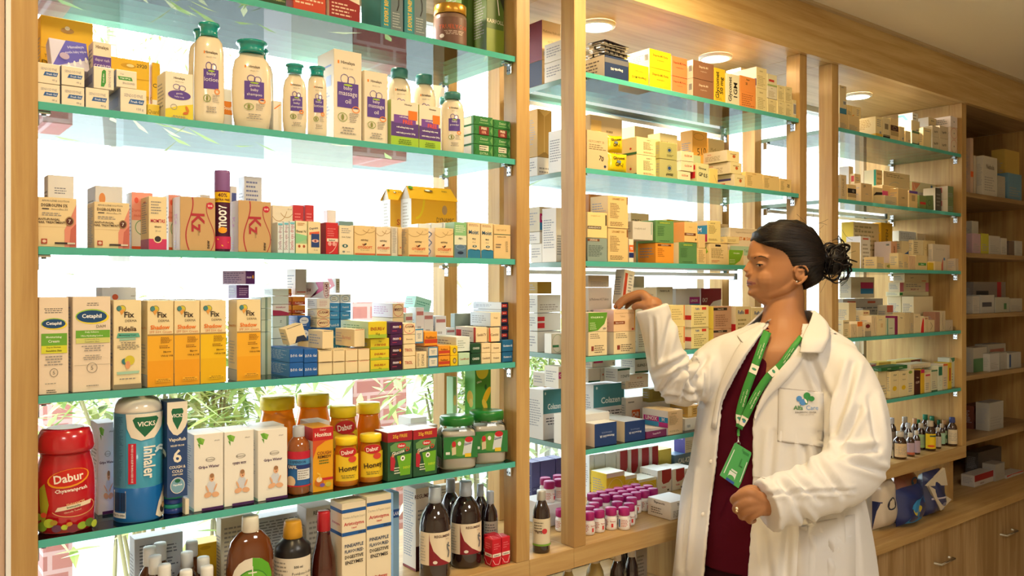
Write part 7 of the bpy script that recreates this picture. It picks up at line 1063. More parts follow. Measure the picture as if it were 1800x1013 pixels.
R(3, 4, [(1482, 1493, 563, .02, .05, '#e8d4a4', cc, 'cream drop carton showing above her shoulder'), (1494, 1506, 570, .014, .05, '#dcc49a', [('c', [(.3, .8), (.6, .2), (.8, .5)], '#6a5a44', .001)], 'tan carton with thin scribble'), (1507, 1516, 566, .014, .05, '#e0c89c', [('r', 0, .7, 1, 1, '#ee7a24')], 'tan carton with orange top'), (1520, 1531, 568, .014, .05, '#d8c29a', [('e', .5, .75, .35, .15, '#7a1f24'), ('r', 0, 0, 1, .4, '#a89c84')], 'tan carton with maroon ellipse'),
  (1492, 1505, 545, .07, .05, '#e4cc9a', [('t', 'Lumigan', .6, .2, .1, '#5a3a2a', True, 0, .7)], 'tan square carton behind the scribbled one', dict(h=.125)), (1480, 1517, 543, .13, .03, '#eef0f4', [('l', .1, .3, .9, .9, 3, '#b8bcc8')], 'white-blue carton far behind near her bun'), (1517, 1529, 546, .06, .05, '#e8cfa0', [('l', .1, .85, .9, .95, 1, '#a83a2c')], 'cream carton taller than its neighbours'),
  (1532, 1541, 556, .014, .05, '#e2caa0', [('c', [(.6, .9), (.5, .5), (.7, .1)], '#4a4038', .001)], 'cream carton with wavy print line'), (1542, 1557, 555, .014, .05, '#efd9a4', [('l', .2, .75, .8, .82, 1, G9), ('r', .4, .4, .65, .6, '#e0bc84')], 'plain wide cream carton'), (1559, 1573, 560, .014, .05, '#cfd0b0', [('r', 0, 0, .15, 1, '#7aa894'), ('l', .3, .35, .8, .45, 1, '#4a4a40')], 'pale green-grey carton'), (1573.6, 1578, 556, .014, .05, '#8a1f54', [], 'dark magenta carton edge'),
  (1579, 1590, 554, .014, .05, '#ead6a4', [('t', 'Pred', .5, .85, .08, '#5a5040', True, 0, .6)], 'cream tall carton beside the magenta edge'), (1590.5, 1599, 550, .014, .05, '#d8c294', [], 'tan tall slim carton'), (1600, 1606, 550, .014, .05, '#c8b48c', g3, 'grey-tan slim carton'), (1607, 1618, 552, .014, .05, '#e8d4a8', [('t', 'Otrivin', .4, .85, .07, '#3a3a3a', True, 0, .7)], 'cream carton next to the red flame'), (1618.5, 1624, 556, .014, .05, '#f0dcb4', [('p', [(0, 0), (1, 0), (1, .75), (.7, .9), (.1, .3)], '#e0242c')], 'cream carton with a red flame'),
  (1625, 1632, 557, .014, .05, '#dcc498', [('l', .1, .8, .9, .95, 1, '#a83a2c')], 'narrow tan carton beyond the flame'), (1633, 1643, 563, .014, .05, '#d8c096', [('c', [(.3, .8), (.6, .5), (.3, .2)], '#2a2a2a', .002)], 'short tan carton with ink mark'), (1644, 1652, 549, .014, .05, '#a87a64', [], 'brown-pink carton'), (1654, 1662, 547, .014, .05, '#cdbb98', [('c', [(.5, .9), (.3, .5), (.6, .1)], '#5a5048', .0015)], 'greyish carton with upright ink'), (1663, 1675, 563, .014, .05, '#bfae94', [('c', [(.5, .1), (.7, .4)], '#2a2a2a', .002)], 'low grey-tan carton by the panel'),
  (1606, 1640, 541, .08, .05, '#ecdab0', [('l', .1, .3, .6, .5, 1, '#6a5a44')], 'wide cream carton lying behind', dict(h=.145)), (1620, 1668, 539, .09 + .05, .06, '#e8dfb4', [('r', 0, .2, .1, .8, '#2a8a3c')], 'long cream carton with green end', dict(z0=SH[4] + .146, h=.018)), (1622, 1668, 545, .14, .06, '#dccca4', [], 'buff carton under the long green-ended one', dict(h=.145)),
  (1627, 1674, 526, .14, .05, '#e8d8b4', [('r', 0, 0, .12, 1, '#d87a8c'), ('r', .88, 0, 1, 1, '#d87a8c'), ('t', 'EMOLIENT - 0.05', .5, .25, .2, '#a84a54', True, 0, .7), ('l', .2, .5, .8, .9, 2, G9)], 'cream carton with pink ends', dict(z0=SH[4] + .165, h=.038)), (1627, 1667, 506, .14, .05, '#e2cfa4', [('t', 'Luxim-V', .3, .6, .16, '#5a5044', True, 0, .4), ('r', .7, .15, .88, .25, '#d86a4c')], 'long tan carton topmost against the panel', dict(z0=SH[4] + .204, h=.045)),
  (1496, 1537, 490, .17, .05, '#d4c6a8', [('r', .4, .45, .95, .75, '#b82a64'), ('r', .4, .2, .95, .45, '#2a7ab0')], 'buff carton with magenta-blue patch behind her bun', dict(z0=SH[4] + .14, h=.085)), (1482, 1552, 524, .165, .05, '#a89e90', [('r', .1, .7, .3, .85, '#a8442c'), ('r', .6, .7, .8, .85, '#a8442c'), ('l', .05, .1, .9, .5, 2, '#5a5a60')], 'long grey carton with red marks behind', dict(z0=SH[4] + .075, h=.062)), (1482, 1552, 560, .165, .05, '#c8bca8', [], 'buff carton low behind the front row', dict(h=.074)),
  (1559, 1570, 537, .09, .04, '#ecd8b8', [('r', 0, .75, 1, 1, '#d8705c')], 'cream carton with red-pink cap band')])
sy_ = lambda c: [('t', 'SYRUP', .55, .85, .06, '#4a4038', True, 0, .6), ('t', 'Zincovit', .55, .66, .05, '#6a5a44', False, 0, .6), ('e', .5, .35, .25, .09, c)]
R(3, 5, [(1543, 1563, 652, .03, .06, '#e0cfa0', gen('', n=4), 'cream tonic carton half behind her sleeve'), (1565, 1580, 653, .014, .06, '#ecd9a4', sy_('#e8c020'), 'cream tonic carton with yellow disc', dict(cols={'t': '#2f6a38'})), (1581, 1595.5, 652, .014, .06, '#ecd9a4', sy_('#e8c020'), 'cream tonic carton with yellow disc', {}),
  (1596, 1607, 650, .014, .06, '#e8d8a8', [('e', .4, .9, .3, .06, '#8aa83c')] + g3, 'cream tonic carton with small leaf'), (1608, 1618, 652, .014, .06, '#4a2018', [('t', 'Gripe', .5, .7, .08, '#d8b89c', True, 0, .8), ('t', 'KUFF', .5, .5, .1, '#e8d0b8', True)], 'dark maroon tonic carton'), (1618.6, 1625, 650, .014, .06, '#e0b42c', [('r', 0, .85, 1, 1, '#c82a5a')], 'yellow tonic carton with magenta top'),
  (1626, 1636, 655, .014, .06, '#e6d4a8', [('r', .1, .82, .9, .9, '#c8305a')] + g3, 'cream tonic carton with pink stripe'), (1637, 1648, 651, .014, .06, '#d4cfae', [('r', 0, 0, 1, .06, '#2f6a4c'), ('r', 0, .94, 1, 1, '#2f6a4c')] + g3, 'grey-green tonic carton with dark ends'), (1649, 1657, 643, .014, .06, '#dcdcc4', [('r', .1, .6, .9, .95, '#2f7a5c'), ('o', .5, .3, .35, .1, '#8ac0a8', .001)], 'pale tonic carton with green shield'), (1658, 1666, 640, .014, .06, '#dcc8a4', [('r', 0, .92, 1, 1, '#d8642c')] + g3, 'tan tonic carton with orange top'),
  (1666.5, 1673, 638, .014, .06, '#d8b82c', [('r', .3, .3, .7, .8, '#b83a2c')], 'mustard tonic carton'), (1674, 1683, 629, .03, .05, '#cfd0b8', [('p', [(.2, 1), (1, 1), (1, .9), (.6, .85)], '#2f7a5c')] + g3, 'tall pale tonic carton against the panel'),
  (1549, 1595, 644, .014, .06, '#2f6a38', [('t', 'BENADRYL', .3, .5, .3, '#cfe0b8', True, 0, .3), ('t', 'BENADRYL', .75, .5, .3, '#cfe0b8', True, 0, .3)], 'dark green band-like carton lying on the cream ones', dict(z0=Zat(1575, 652.5, D + .014) + .002, h=.016)), (1601, 1636, 642, .04, .06, '#e6d8b4', g3, 'cream carton lying across the row', dict(z0=Zat(1610, 650, D + .04) + .004, h=.018)),
  (1545, 1566, 637, .13, .05, '#d0b040', [], 'olive-yellow carton behind the tonic row'), (1575, 1618, 634, .12, .05, '#e0c468', [('r', .6, .7, 1, 1, '#8a3a2c')], 'golden flat carton behind the tonic row'), (1620, 1660, 632, .12, .05, '#b8ccc0', [], 'pale blue-green carton behind the tonic row'),
  (1480, 1520, 625, .15, .05, '#cfc0a4', [('r', .2, .6, .8, .9, '#d8682c'), ('r', .2, .4, .8, .6, '#8a2420')], 'tan carton with orange and maroon block behind her shoulder'), (1500, 1541, 641, .12, .05, '#cdbca4', [('r', .1, .8, .95, .95, '#b82a6c')], 'tan carton with magenta strip behind her shoulder')])
# amber bottles on the base
for i, (a, b, y, ins, lab, cap, art) in enumerate(((1571, 1593, 759, .014, '#d8bc94', '#c8c0b4', GI), (1593, 1607, 761, .02, '#b8a0b0', '#c8c0b4', [('r', 0, 0, 1, .2, '#c86a4c')]), (1605, 1617, 757, .025, '#b8a0b0', '#c8c0b4', []), (1612, 1626, 744, .06, '#a8cc8c', '#c8b8a0', GI), (1626, 1644, 740, .02, '#ecc81c', '#c8b8a0', [('e', .4, .18, .25, .07, '#d8541c'), ('r', .3, .8, .85, .9, '#3a5a4a')]), (1643, 1654, 752, .03, '#c8bca8', '#c8c0b4', []), (1650, 1661, 745, .05, '#a0c4a8', '#c8b8a0', []), (1656, 1669, 738, .05, '#b8cc9c', '#b88a5c', [('e', .6, .5, .2, .2, '#4a7a4c')]), (1665, 1674, 736, .07, '#c8d0c0', '#1f6a4c', []), (1672, 1688, 730, .03, '#d8c8a8', '#2a3a78', GI), (1583, 1598, 733, .12, '#8a7a6c', '#b8b0a4', []), (1602, 1614, 736, .12, '#8a7a6c', '#c89870', []), (1625, 1639, 728, .13, '#8a7a6c', '#1f7a5c', []), (1638, 1651, 727, .13, '#8a7a6c', '#1f7a5c', []), (1655, 1668, 731, .14, '#8a7a6c', '#1f7a4c', []), (1560, 1575, 735, .14, '#8a7a6c', '#c8c8d0', []), (1561, 1573, 762, .05, '#d8c8b0', '#c8c0b4', []), (1590, 1603, 744, .075, '#8a7a6c', '#c8c8d0', []), (1545, 1560, 757, .03, '#c8bca8', '#c8c0b4', []))):
    bottle(3, 0, a, b, y, ins, ['brown bottle with tan label, front', 'brown bottle with mauve label and red foot', 'small brown bottle with plain mauve label', 'brown bottle with light green label', 'brown bottle with bright yellow label', 'small brown bottle with beige label', 'brown bottle with mint label, partly hidden', 'brown bottle with sage label and copper cap', 'brown bottle with dark green cap beside the blue cap', 'brown bottle with navy blue cap', 'unlabelled rear brown bottle with grey cap', 'unlabelled rear brown bottle with copper cap', 'rear bottle with teal-green cap, nearer', 'rear bottle with teal-green cap, further', 'rear bottle with bright green cap near the panel', 'rear bottle beside her sleeve', 'brown bottle just clearing her sleeve', 'brown bottle in the second row with pale cap', 'brown bottle hidden by her sleeve'][i], mat('#3a2214', .1, .6, coat=.7), [(.95, 0), (1, .02), (1, .6), (.9, .7), (.5, .80), (.48, .82)], [('cap', [(.52, .81), (.58, .82), (.58, .98), (.52, 1), (0, 1)], mat(cap, .3, .5))], 'syrup_bottle', 'bottle', n=20, lab=(.08, .58, -80, 80, 1.01, lab, art))
# diaper packs on the counter under the third bay
def pack(x0, x1, yt, Y, rx_, desc, c1, deco, tri=1, seed=0):
    a, b = X(x0, Y), X(x1, Y); w_ = b - a; h_ = max(.1, Zat((x0 + x1) / 2, yt, Y) - SH['c']); N = 10; m = MB()
    def P(u, v, s): t = max(0, (1 - abs(2 * u - 1) ** 4) * (1 - abs(2 * v - 1) ** 4)); return Vector(((u - .5) * w_, -s * (.042 * t ** .5) + .006 * math.sin(7 * u + 9 * v + seed) * t, v * h_))
    for s_ in (1, -1):
        i = len(m.v); m.v += [tuple(P(u / N, v / N, s_)) for v in range(N + 1) for u in range(N + 1)]; k = m.mi(mat(c1, .3, .5, coat=.3))
        for v in range(N):
            for u in range(N): q_ = i + v * (N + 1) + u; f = (q_, q_ + 1, q_ + N + 2, q_ + N + 1); m.f.append(f if s_ > 0 else f[::-1]); m.m.append(k); m.sm.append(True)
    m.art(lambda u, v, n: P(u, v, 1) + Vector((0, -n - .0008, 0)), deco, w_, h_, True)
    tag(m.build('diaper_pack', None, ((a + b) / 2, Y + .06, SH['c'] + .003), rx_), desc, 'pack', 'nappy packs on the counter', None)
pack(1520, 1556, 838, 1.72, .1, 'navy nappy pack with baby picture, low on the counter', '#26305f', [('e', .3, .7, .2, .15, '#c89a8c'), ('e', .6, .72, .15, .14, '#c8968c'), ('r', .3, .1, .7, .25, '#3a5a9c'), ('e', .75, .3, .1, .12, '#d8a83c')])
pack(1562, 1590, 850, 1.575, -.1, 'white-backed nappy pack standing with dark oval sign', '#cfc2b0', [('e', .5, .55, .18, .14, '#2a2a3a'), ('r', .0, .0, .15, .6, '#26305f')], seed=2)
pack(1590, 1632, 838, 1.68, .15, 'salmon and blue nappy pack with a bear-like patch', '#c88468', [('e', .65, .75, .16, .14, '#3a86b8'), ('r', 0, 0, 1, .42, '#26366f'), ('p', [(.1, .42), (.35, .42), (.3, .6), (.15, .55)], '#d8a084')], seed=4)
pack(1602, 1642, 862, 1.545, .0, 'royal blue nappy pack with yellow star patch, in front', '#1f2f6c', [('p', [(.1, .1), (.4, .7), (.75, .75), (.8, .1)], '#2f86c4'), ('e', .5, .4, .16, .14, '#d8c43c')], seed=1)
pack(1648, 1677, 833, 1.55, 0, 'tall navy nappy pack against the side panel', '#283262', [('e', .7, .75, .2, .12, '#4a4a8a'), ('r', .1, .4, .9, .44, '#c8c0d0'), ('r', .6, .1, .8, .3, '#8a8aa8')], seed=3)
def flap(x0, y0, x1, y1, x2, y2, Y, desc):
    P = [Vector((X(x, Y), Y, Zat(x, y, Y))) for x, y in ((x0, y0), (x1, y1), (x2, y2))]; m = MB(); k = mat('#d6cab4', .5)
    Q = [p + Vector((.004, .012, 0)) for p in P]; m.face(P, k); m.face(Q[::-1], k)
    for i in range(3): j = (i + 1) % 3; m.face([P[j], P[i], Q[i], Q[j]], k)
    return m
g_ = flap(1630, 857, 1661, 825, 1666, 855, 1.57, ''); f2 = flap(1632, 855, 1673, 880, 1654, 900, 1.57, '')
zmin = min(v[2] for v in f2.v); g_.add(f2.v, f2.f, mat('#d6cab4', .5))
o = g_.build('folded_paper', None, (0, 0, .004)); tag(o, 'folded cream paper flaps sticking out between the nappy packs', 'paper')
C(3, 'c', 1506, 1524, None, .06, .06, '#c8bca4', [], 'crumpled pale carton on the counter behind her coat', h=.13)
# ================================================================ DARK END BAY (wooden shelves)
ES = {11: ENDZ[0], 12: ENDZ[1], 13: ENDZ[2], 14: ENDZ[3], 15: ENDZ[4], 16: .57}
for k, v in ES.items(): SH[k] = v; SHN[k] = {11: 'top shelf', 12: 'second shelf', 13: 'third shelf', 14: 'fourth shelf', 15: 'fifth shelf', 16: 'counter'}[k]
def E(L, rows):
    for a, b, yt, ins, c_, art, desc in rows: C(4, L, a, b, yt, ins, .06, c_, art, desc)
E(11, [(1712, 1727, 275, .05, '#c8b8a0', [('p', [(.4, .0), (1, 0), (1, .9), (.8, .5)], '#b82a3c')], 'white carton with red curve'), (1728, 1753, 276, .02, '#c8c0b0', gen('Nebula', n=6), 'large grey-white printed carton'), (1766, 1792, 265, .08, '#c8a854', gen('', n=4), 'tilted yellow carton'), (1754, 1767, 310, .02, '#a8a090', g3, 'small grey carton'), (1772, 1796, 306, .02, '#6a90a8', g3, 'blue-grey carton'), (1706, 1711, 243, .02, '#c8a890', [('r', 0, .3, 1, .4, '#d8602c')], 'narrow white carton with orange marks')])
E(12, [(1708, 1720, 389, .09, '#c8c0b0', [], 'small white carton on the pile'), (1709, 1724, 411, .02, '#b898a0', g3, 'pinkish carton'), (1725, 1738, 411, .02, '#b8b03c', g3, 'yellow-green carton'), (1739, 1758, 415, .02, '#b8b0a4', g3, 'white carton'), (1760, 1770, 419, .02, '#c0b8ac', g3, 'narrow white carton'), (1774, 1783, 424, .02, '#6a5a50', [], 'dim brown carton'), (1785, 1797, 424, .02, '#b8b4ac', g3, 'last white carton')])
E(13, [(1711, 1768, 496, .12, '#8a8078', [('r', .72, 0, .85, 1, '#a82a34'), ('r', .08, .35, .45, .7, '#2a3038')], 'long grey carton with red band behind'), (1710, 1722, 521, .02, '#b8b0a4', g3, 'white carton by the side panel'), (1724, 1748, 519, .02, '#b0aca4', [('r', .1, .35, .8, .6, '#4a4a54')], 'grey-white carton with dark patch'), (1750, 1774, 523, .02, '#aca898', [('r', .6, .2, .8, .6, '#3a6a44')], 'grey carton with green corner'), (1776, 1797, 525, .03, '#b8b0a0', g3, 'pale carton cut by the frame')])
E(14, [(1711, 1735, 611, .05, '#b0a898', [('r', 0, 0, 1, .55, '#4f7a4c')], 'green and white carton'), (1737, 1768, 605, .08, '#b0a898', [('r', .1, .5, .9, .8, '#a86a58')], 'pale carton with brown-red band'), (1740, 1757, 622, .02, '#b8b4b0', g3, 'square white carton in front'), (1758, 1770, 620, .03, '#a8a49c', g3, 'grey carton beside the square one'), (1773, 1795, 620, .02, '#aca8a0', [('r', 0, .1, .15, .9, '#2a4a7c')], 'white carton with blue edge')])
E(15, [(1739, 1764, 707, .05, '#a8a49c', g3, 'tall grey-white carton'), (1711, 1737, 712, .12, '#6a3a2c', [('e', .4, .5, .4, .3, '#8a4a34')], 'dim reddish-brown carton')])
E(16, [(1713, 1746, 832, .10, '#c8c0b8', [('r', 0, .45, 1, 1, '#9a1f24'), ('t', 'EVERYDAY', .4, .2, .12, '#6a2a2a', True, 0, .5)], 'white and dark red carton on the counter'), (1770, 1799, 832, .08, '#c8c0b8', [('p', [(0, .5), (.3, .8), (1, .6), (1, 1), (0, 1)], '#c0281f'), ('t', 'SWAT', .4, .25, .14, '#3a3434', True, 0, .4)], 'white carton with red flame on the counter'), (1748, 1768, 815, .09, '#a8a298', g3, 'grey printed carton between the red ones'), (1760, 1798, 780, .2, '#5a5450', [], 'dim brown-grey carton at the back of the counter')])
# ================================================================ THE WOMAN
from bisect import bisect
RV = Vector((math.cos(PHI), -math.sin(PHI), 0)); FV = Vector((math.sin(PHI), math.cos(PHI), 0)); UP = Vector((0, 0, 1))
TURN = math.radians(30); LAT = RV * math.cos(TURN) - FV * math.sin(TURN); NF = -RV * math.sin(TURN) - FV * math.cos(TURN)
def itp(tab, y):
    """smooth lookup in a table of rows (key, values...)"""
    ks = [r[0] for r in tab]
    if y <= ks[0]: return tab[0][1:]
    if y >= ks[-1]: return tab[-1][1:]
    i = bisect(ks, y) - 1; n = len(tab); t = (y - ks[i]) / (ks[i + 1] - ks[i]); out = []
    for j in range(1, len(tab[0])):
        p0, p1, p2, p3 = tab[max(i - 1, 0)][j], tab[i][j], tab[i + 1][j], tab[min(i + 2, n - 1)][j]
        out.append(.5 * (2 * p1 + (p2 - p0) * t + (2 * p0 - 5 * p1 + 4 * p2 - p3) * t * t + (3 * p1 - p0 - 3 * p2 + p3) * t ** 3))
    return out
def ringmesh(m, rings, mt, smooth=True, cap=True):
    n = len(rings[0]); i = len(m.v)
    for r in rings: m.v += [tuple(p) for p in r]
    k = m.mi(mt)
    for j in range(len(rings) - 1):
        for q in range(n): a = i + j * n + q; b = i + j * n + (q + 1) % n; m.f.append((a, b, b + n, a + n)); m.m.append(k); m.sm.append(smooth)
    if cap: m.f.append(tuple(i + q for q in reversed(range(n)))); m.m.append(k); m.sm.append(smooth); m.f.append(tuple(i + (len(rings) - 1) * n + q for q in range(n))); m.m.append(k); m.sm.append(smooth)
def limb(m, pts, mt, n=14, sub=5):
    """tapering round limb through (px,py,F,radius)"""
    P = [(*CAMP(a, b, f), r) for a, b, f, r in pts]; tab = [(i, *p) for i, p in enumerate(P)]; L = [itp(tab, i / sub) for i in range((len(P) - 1) * sub + 1)]
    m.tube([l[:3] for l in L], [l[3] for l in L], mt, n)
    for e in (L[0], L[-1]): ball(m, Vector(e[:3]), e[3] * .99, mt)
def ball(m, c, r, mt, sx=1, sy=1, sz=1, n=14):
    vs = []; 
    for j in range(1, n // 2 + 1):
        t = math.pi * j / (n // 2 + 1)
        for q in range(n): a = 2 * math.pi * q / n; vs.append(c + RV * math.sin(t) * math.cos(a) * r * sx + FV * math.sin(t) * math.sin(a) * r * sy + UP * math.cos(t) * r * sz)
    i = len(m.v); m.v += [tuple(v) for v in vs] + [tuple(c + UP * r * sz), tuple(c - UP * r * sz)]; k = m.mi(mt); N = n // 2
    for j in range(N - 1):
        for q in range(n): a = i + j * n + q; b = i + j * n + (q + 1) % n; m.f.append((b, a, a + n, b + n)); m.m.append(k); m.sm.append(True)
    top = i + N * n
    for q in range(n): m.f.append((top, i + q, i + (q + 1) % n)); m.f.append((top + 1, i + (N - 1) * n + (q + 1) % n, i + (N - 1) * n + q)); m.m += [k, k]; m.sm += [True, True]
def fuse(m, voxel, smooth_it=3, fac=.5, name='tmp'):
    """melt the closed pieces of a builder into one continuous skin"""
    me = m.mesh(name); bm = bmesh.new(); bm.from_mesh(me); bmesh.ops.recalc_face_normals(bm, faces=bm.faces[:]); bm.to_mesh(me); bm.free()
    o = bpy.data.objects.new(name, me); COL.objects.link(o)
    md = o.modifiers.new('r', 'REMESH'); md.mode = 'VOXEL'; md.voxel_size = voxel; md.use_smooth_shade = True
    if smooth_it: s = o.modifiers.new('s', 'SMOOTH'); s.iterations = smooth_it; s.factor = fac
    dg = bpy.context.evaluated_depsgraph_get(); out = bpy.data.meshes.new_from_object(o.evaluated_get(dg)); bpy.data.objects.remove(o)
    out.polygons.foreach_set('use_smooth', [True] * len(out.polygons)); return out
def obj_of(me, name, parent=None):
    o = bpy.data.objects.new(name, me); COL.objects.link(o)
    if parent: o.parent = parent
    return o
SKIN = mat('#a6734c', .5, .3, sub=.05, name='skin'); LIP = mat('#8f4f42', .45, .4); HAIRM = mat('#120c0a', .46, .3, name='hair')
COAT = bpy.data.materials.new('white_cotton'); COAT.use_nodes = True; b_ = bsdf(COAT); b_.inputs['Base Color'].default_value = (*lin('#dad6d2'), 1); b_.inputs['Roughness'].default_value = .9; b_.inputs['Specular IOR Level'].default_value = .15; b_.inputs['Sheen Weight'].default_value = .15
n_ = COAT.node_tree.nodes; w1 = n_.new('ShaderNodeTexNoise'); w1.inputs['Scale'].default_value = 900; w2 = n_.new('ShaderNodeBump'); w2.inputs['Strength'].default_value = .25; w2.inputs['Distance'].default_value = .0006; COAT.node_tree.links.new(w1.outputs[0], w2.inputs['Height']); COAT.node_tree.links.new(w2.outputs[0], b_.inputs['Normal'])
KUR = mat('#48081a', .9, .1, name='maroon_knit'); TRO = mat('#2e0812', .85, .2, name='dark_maroon')
# ---- head
FH = 2.35; KH = FH / FPX
HEAD = [(394, 1368, 1392, .022), (397, 1356, 1404, .042), (402, 1344, 1414, .056), (411, 1331, 1424, .066), (424, 1321.5, 1430, .073), (440, 1316.8, 1432, .076), (451, 1315.8, 1431, .077), (460, 1318.8, 1428, .076), (468, 1319, 1424, .075), (478, 1318.5, 1419, .073), (488, 1315.5, 1413, .070), (495, 1314.5, 1410, .067), (502, 1315.5, 1407, .063), (507, 1317.3, 1404, .059), (513, 1316.6, 1401, .054), (519, 1319.5, 1398, .047), (525, 1329, 1394, .038), (530, 1344, 1388, .026)]
def headpt(py, t, off=0):
    xf, xb, w = itp(HEAD, py); cx = xf + .56 * (xb - xf); c, s = math.cos(t), math.sin(t)
    A = (cx - xf) if c > 0 else (xb - cx); ff = 1 - .20 * max(c, 0) ** 2; e = .86 if c > 0 else 1
    lat = math.copysign(abs(s) ** e, s) * w * ff
    return CAMP(cx, py, FH) - RV * (A * KH + off) * c + FV * (lat + math.copysign(off, s) * abs(s))
def face(px, py, off=0):
    """a place on the camera side of the head"""
    xf, xb, w = itp(HEAD, py); cx = xf + .56 * (xb - xf); c = max(-1, min(1, (cx - px) / ((cx - xf) if px < cx else (xb - cx)))); return headpt(py, -math.acos(c), off)
bd = MB()
ringmesh(bd, [[headpt(py, 2 * math.pi * q / 40) for q in range(40)] for py in [394 + 136 * j / 46 for j in range(47)]], SKIN)
def HP(px, py, lat=0): return CAMP(px, py, FH) + FV * lat
bd.tube([HP(1322, 458), HP(1318.5, 464), HP(1314.8, 471), HP(1311.5, 477), HP(1313, 481.5), HP(1320, 485)], [.0065, .0075, .0090, .0105, .0098, .008], SKIN, 12)
for s in (-1, 1):
    ball(bd, HP(1318, 481, s * .0115), .0085, SKIN, 1, .8, .85); bd.tube([HP(1322, 461, s * .004), HP(1319, 473, s * .008), HP(1319, 482, s * .011)], .0075, SKIN, 10)
    ball(bd, HP(1333, 466, s * .036), .0165, SKIN, .9, 1, .8)      # lids over the eyeball
    ball(bd, HP(1346, 490, s * .033), .035, SKIN, 1.1, .8, 1)       # cheek
    bd.tube([HP(1319, 452, s * .012), HP(1326, 451, s * .036), HP(1340, 455, s * .058)], [.007, .008, .006], SKIN, 10)
    # jaw line
    bd.tube([HP(1328, 518, s * .012), HP(1346, 516, s * .030), HP(1368, 508, s * .046), HP(1386, 494, s * .054)], [.012, .017, .018, .017], SKIN, 14)
    bd.tube([HP(1331, 518, s * .008), HP(1342, 524, s * .016), HP(1358, 530, s * .022)], [.012, .016, .018], SKIN, 12)
bd.tube([HP(1327, 497.5, -.030), HP(1318, 495.2, -.014), HP(1315, 494.3, 0), HP(1318, 495.2, .014), HP(1327, 497.5, .030)], [.003, .0048, .0052, .0048, .003], SKIN, 10)
bd.tube([HP(1326.5, 499.2, -.029), HP(1318.5, 501.2, -.013), HP(1316, 501.6, 0), HP(1318.5, 501.2, .013), HP(1326.5, 499.2, .029)], [.003, .005, .0056, .005, .003], SKIN, 10)
ball(bd, HP(1322, 515), .013, SKIN, 1, 1.1, .8)
for s in (-1, 1):   # ears
    W_ = s * .0755
    E_ = [(1381, 487), (1380, 478), (1382, 470.5), (1389, 467.5), (1397, 470), (1401, 478), (1399.5, 487), (1394.5, 494), (1388, 499.5), (1381.5, 499), (1379, 493)]
    bd.tube([HP(x, y, W_ + s * (.004 + .009 * max(0, (x - 1384) / 17))) for x, y in E_], [.003, .0032, .0034, .0036, .0036, .0036, .0034, .0036, .0046, .0044, .0036], SKIN, 8)
    ball(bd, HP(1390, 482, W_ + s * .002), .0105, SKIN, 1.5, .35, 2.0); bd.tube([HP(1386, 477, W_ + s * .008), HP(1393, 476, W_ + s * .010), HP(1395, 484, W_ + s * .009), HP(1390, 491, W_ + s * .007)], .0024, SKIN, 8)
# neck
NK = [(500, 1366, 1408, .052, 2.352), (515, 1356, 1411, .054, 2.350), (530, 1346, 1412, .055, 2.345), (545, 1343, 1412, .056, 2.34), (560, 1340, 1416, .062, 2.335), (575, 1334, 1424, .078, 2.33), (592, 1318, 1446, .098, 2.32), (612, 1300, 1462, .108, 2.305), (640, 1300, 1450, .110, 2.30)]
def ell(cx, py, F, a, b, n=32, A=RV, B=FV): return [CAMP(cx, py, F) + A * a * math.cos(2 * math.pi * q / n) + B * b * math.sin(2 * math.pi * q / n) for q in range(n)]
ringmesh(bd, [ell((r[0] + r[1]) / 2, py, r[3], (r[1] - r[0]) / 2 * r[3] / FPX, r[2]) for py in range(500, 641, 6) for r in [itp(NK, py)]], SKIN)
# ---- trunk tables: py, px centre, half width, half depth, distance
TR_ = [(566, 1386, .080, .066, 2.325), (576, 1384, .115, .078, 2.32), (587, 1381, .150, .090, 2.31), (600, 1377, .185, .102, 2.30), (620, 1372, .203, .115, 2.30), (650, 1367, .203, .128, 2.30), (700, 1361, .203, .137, 2.30), (760, 1355, .208, .138, 2.29), (820, 1354, .218, .142, 2.275), (880, 1356, .238, .150, 2.26), (950, 1356, .252, .160, 2.24), (1020, 1355, .262, .166, 2.225), (1110, 1352, .272, .175, 2.21)]
OP = [(566, 1353, 1412), (576, 1345, 1410), (587, 1338, 1406), (600, 1328, 1399), (620, 1313, 1385), (650, 1294, 1358), (700, 1268, 1331), (730, 1262, 1322.5), (760, 1259, 1321), (820, 1253, 1321), (880, 1246, 1320), (915, 1243, 1317), (950, 1240, 1315), (1020, 1235, 1310), (1110, 1226, 1301)]
def trunk(py, th, ka=1, kb=1, off=0):
    cx, a, b, F = itp(TR_, py); a = a * ka + off; b = b * kb + off
    return CAMP(cx, py, F) + LAT * a * math.sin(th) + NF * b * math.cos(th)
def pxof(p): r = p.dot(RV); f = p.dot(FV); return 900 + FPX * r / f
def theta(px, py, ka=1, kb=1, off=0):
    lo, hi = -1.75, 1.35
    for _ in range(26):
        mid = (lo + hi) / 2
        if pxof(trunk(py, mid, ka, kb, off)) < px: lo = mid
        else: hi = mid
    return (lo + hi) / 2
def onc(px, py, off=.0): return trunk(py, theta(px, py, 1, 1, off), 1, 1, off)
def onk(px, py, off=.0): return trunk(py, theta(px, py, .90, .90, off), .90, .90, off)
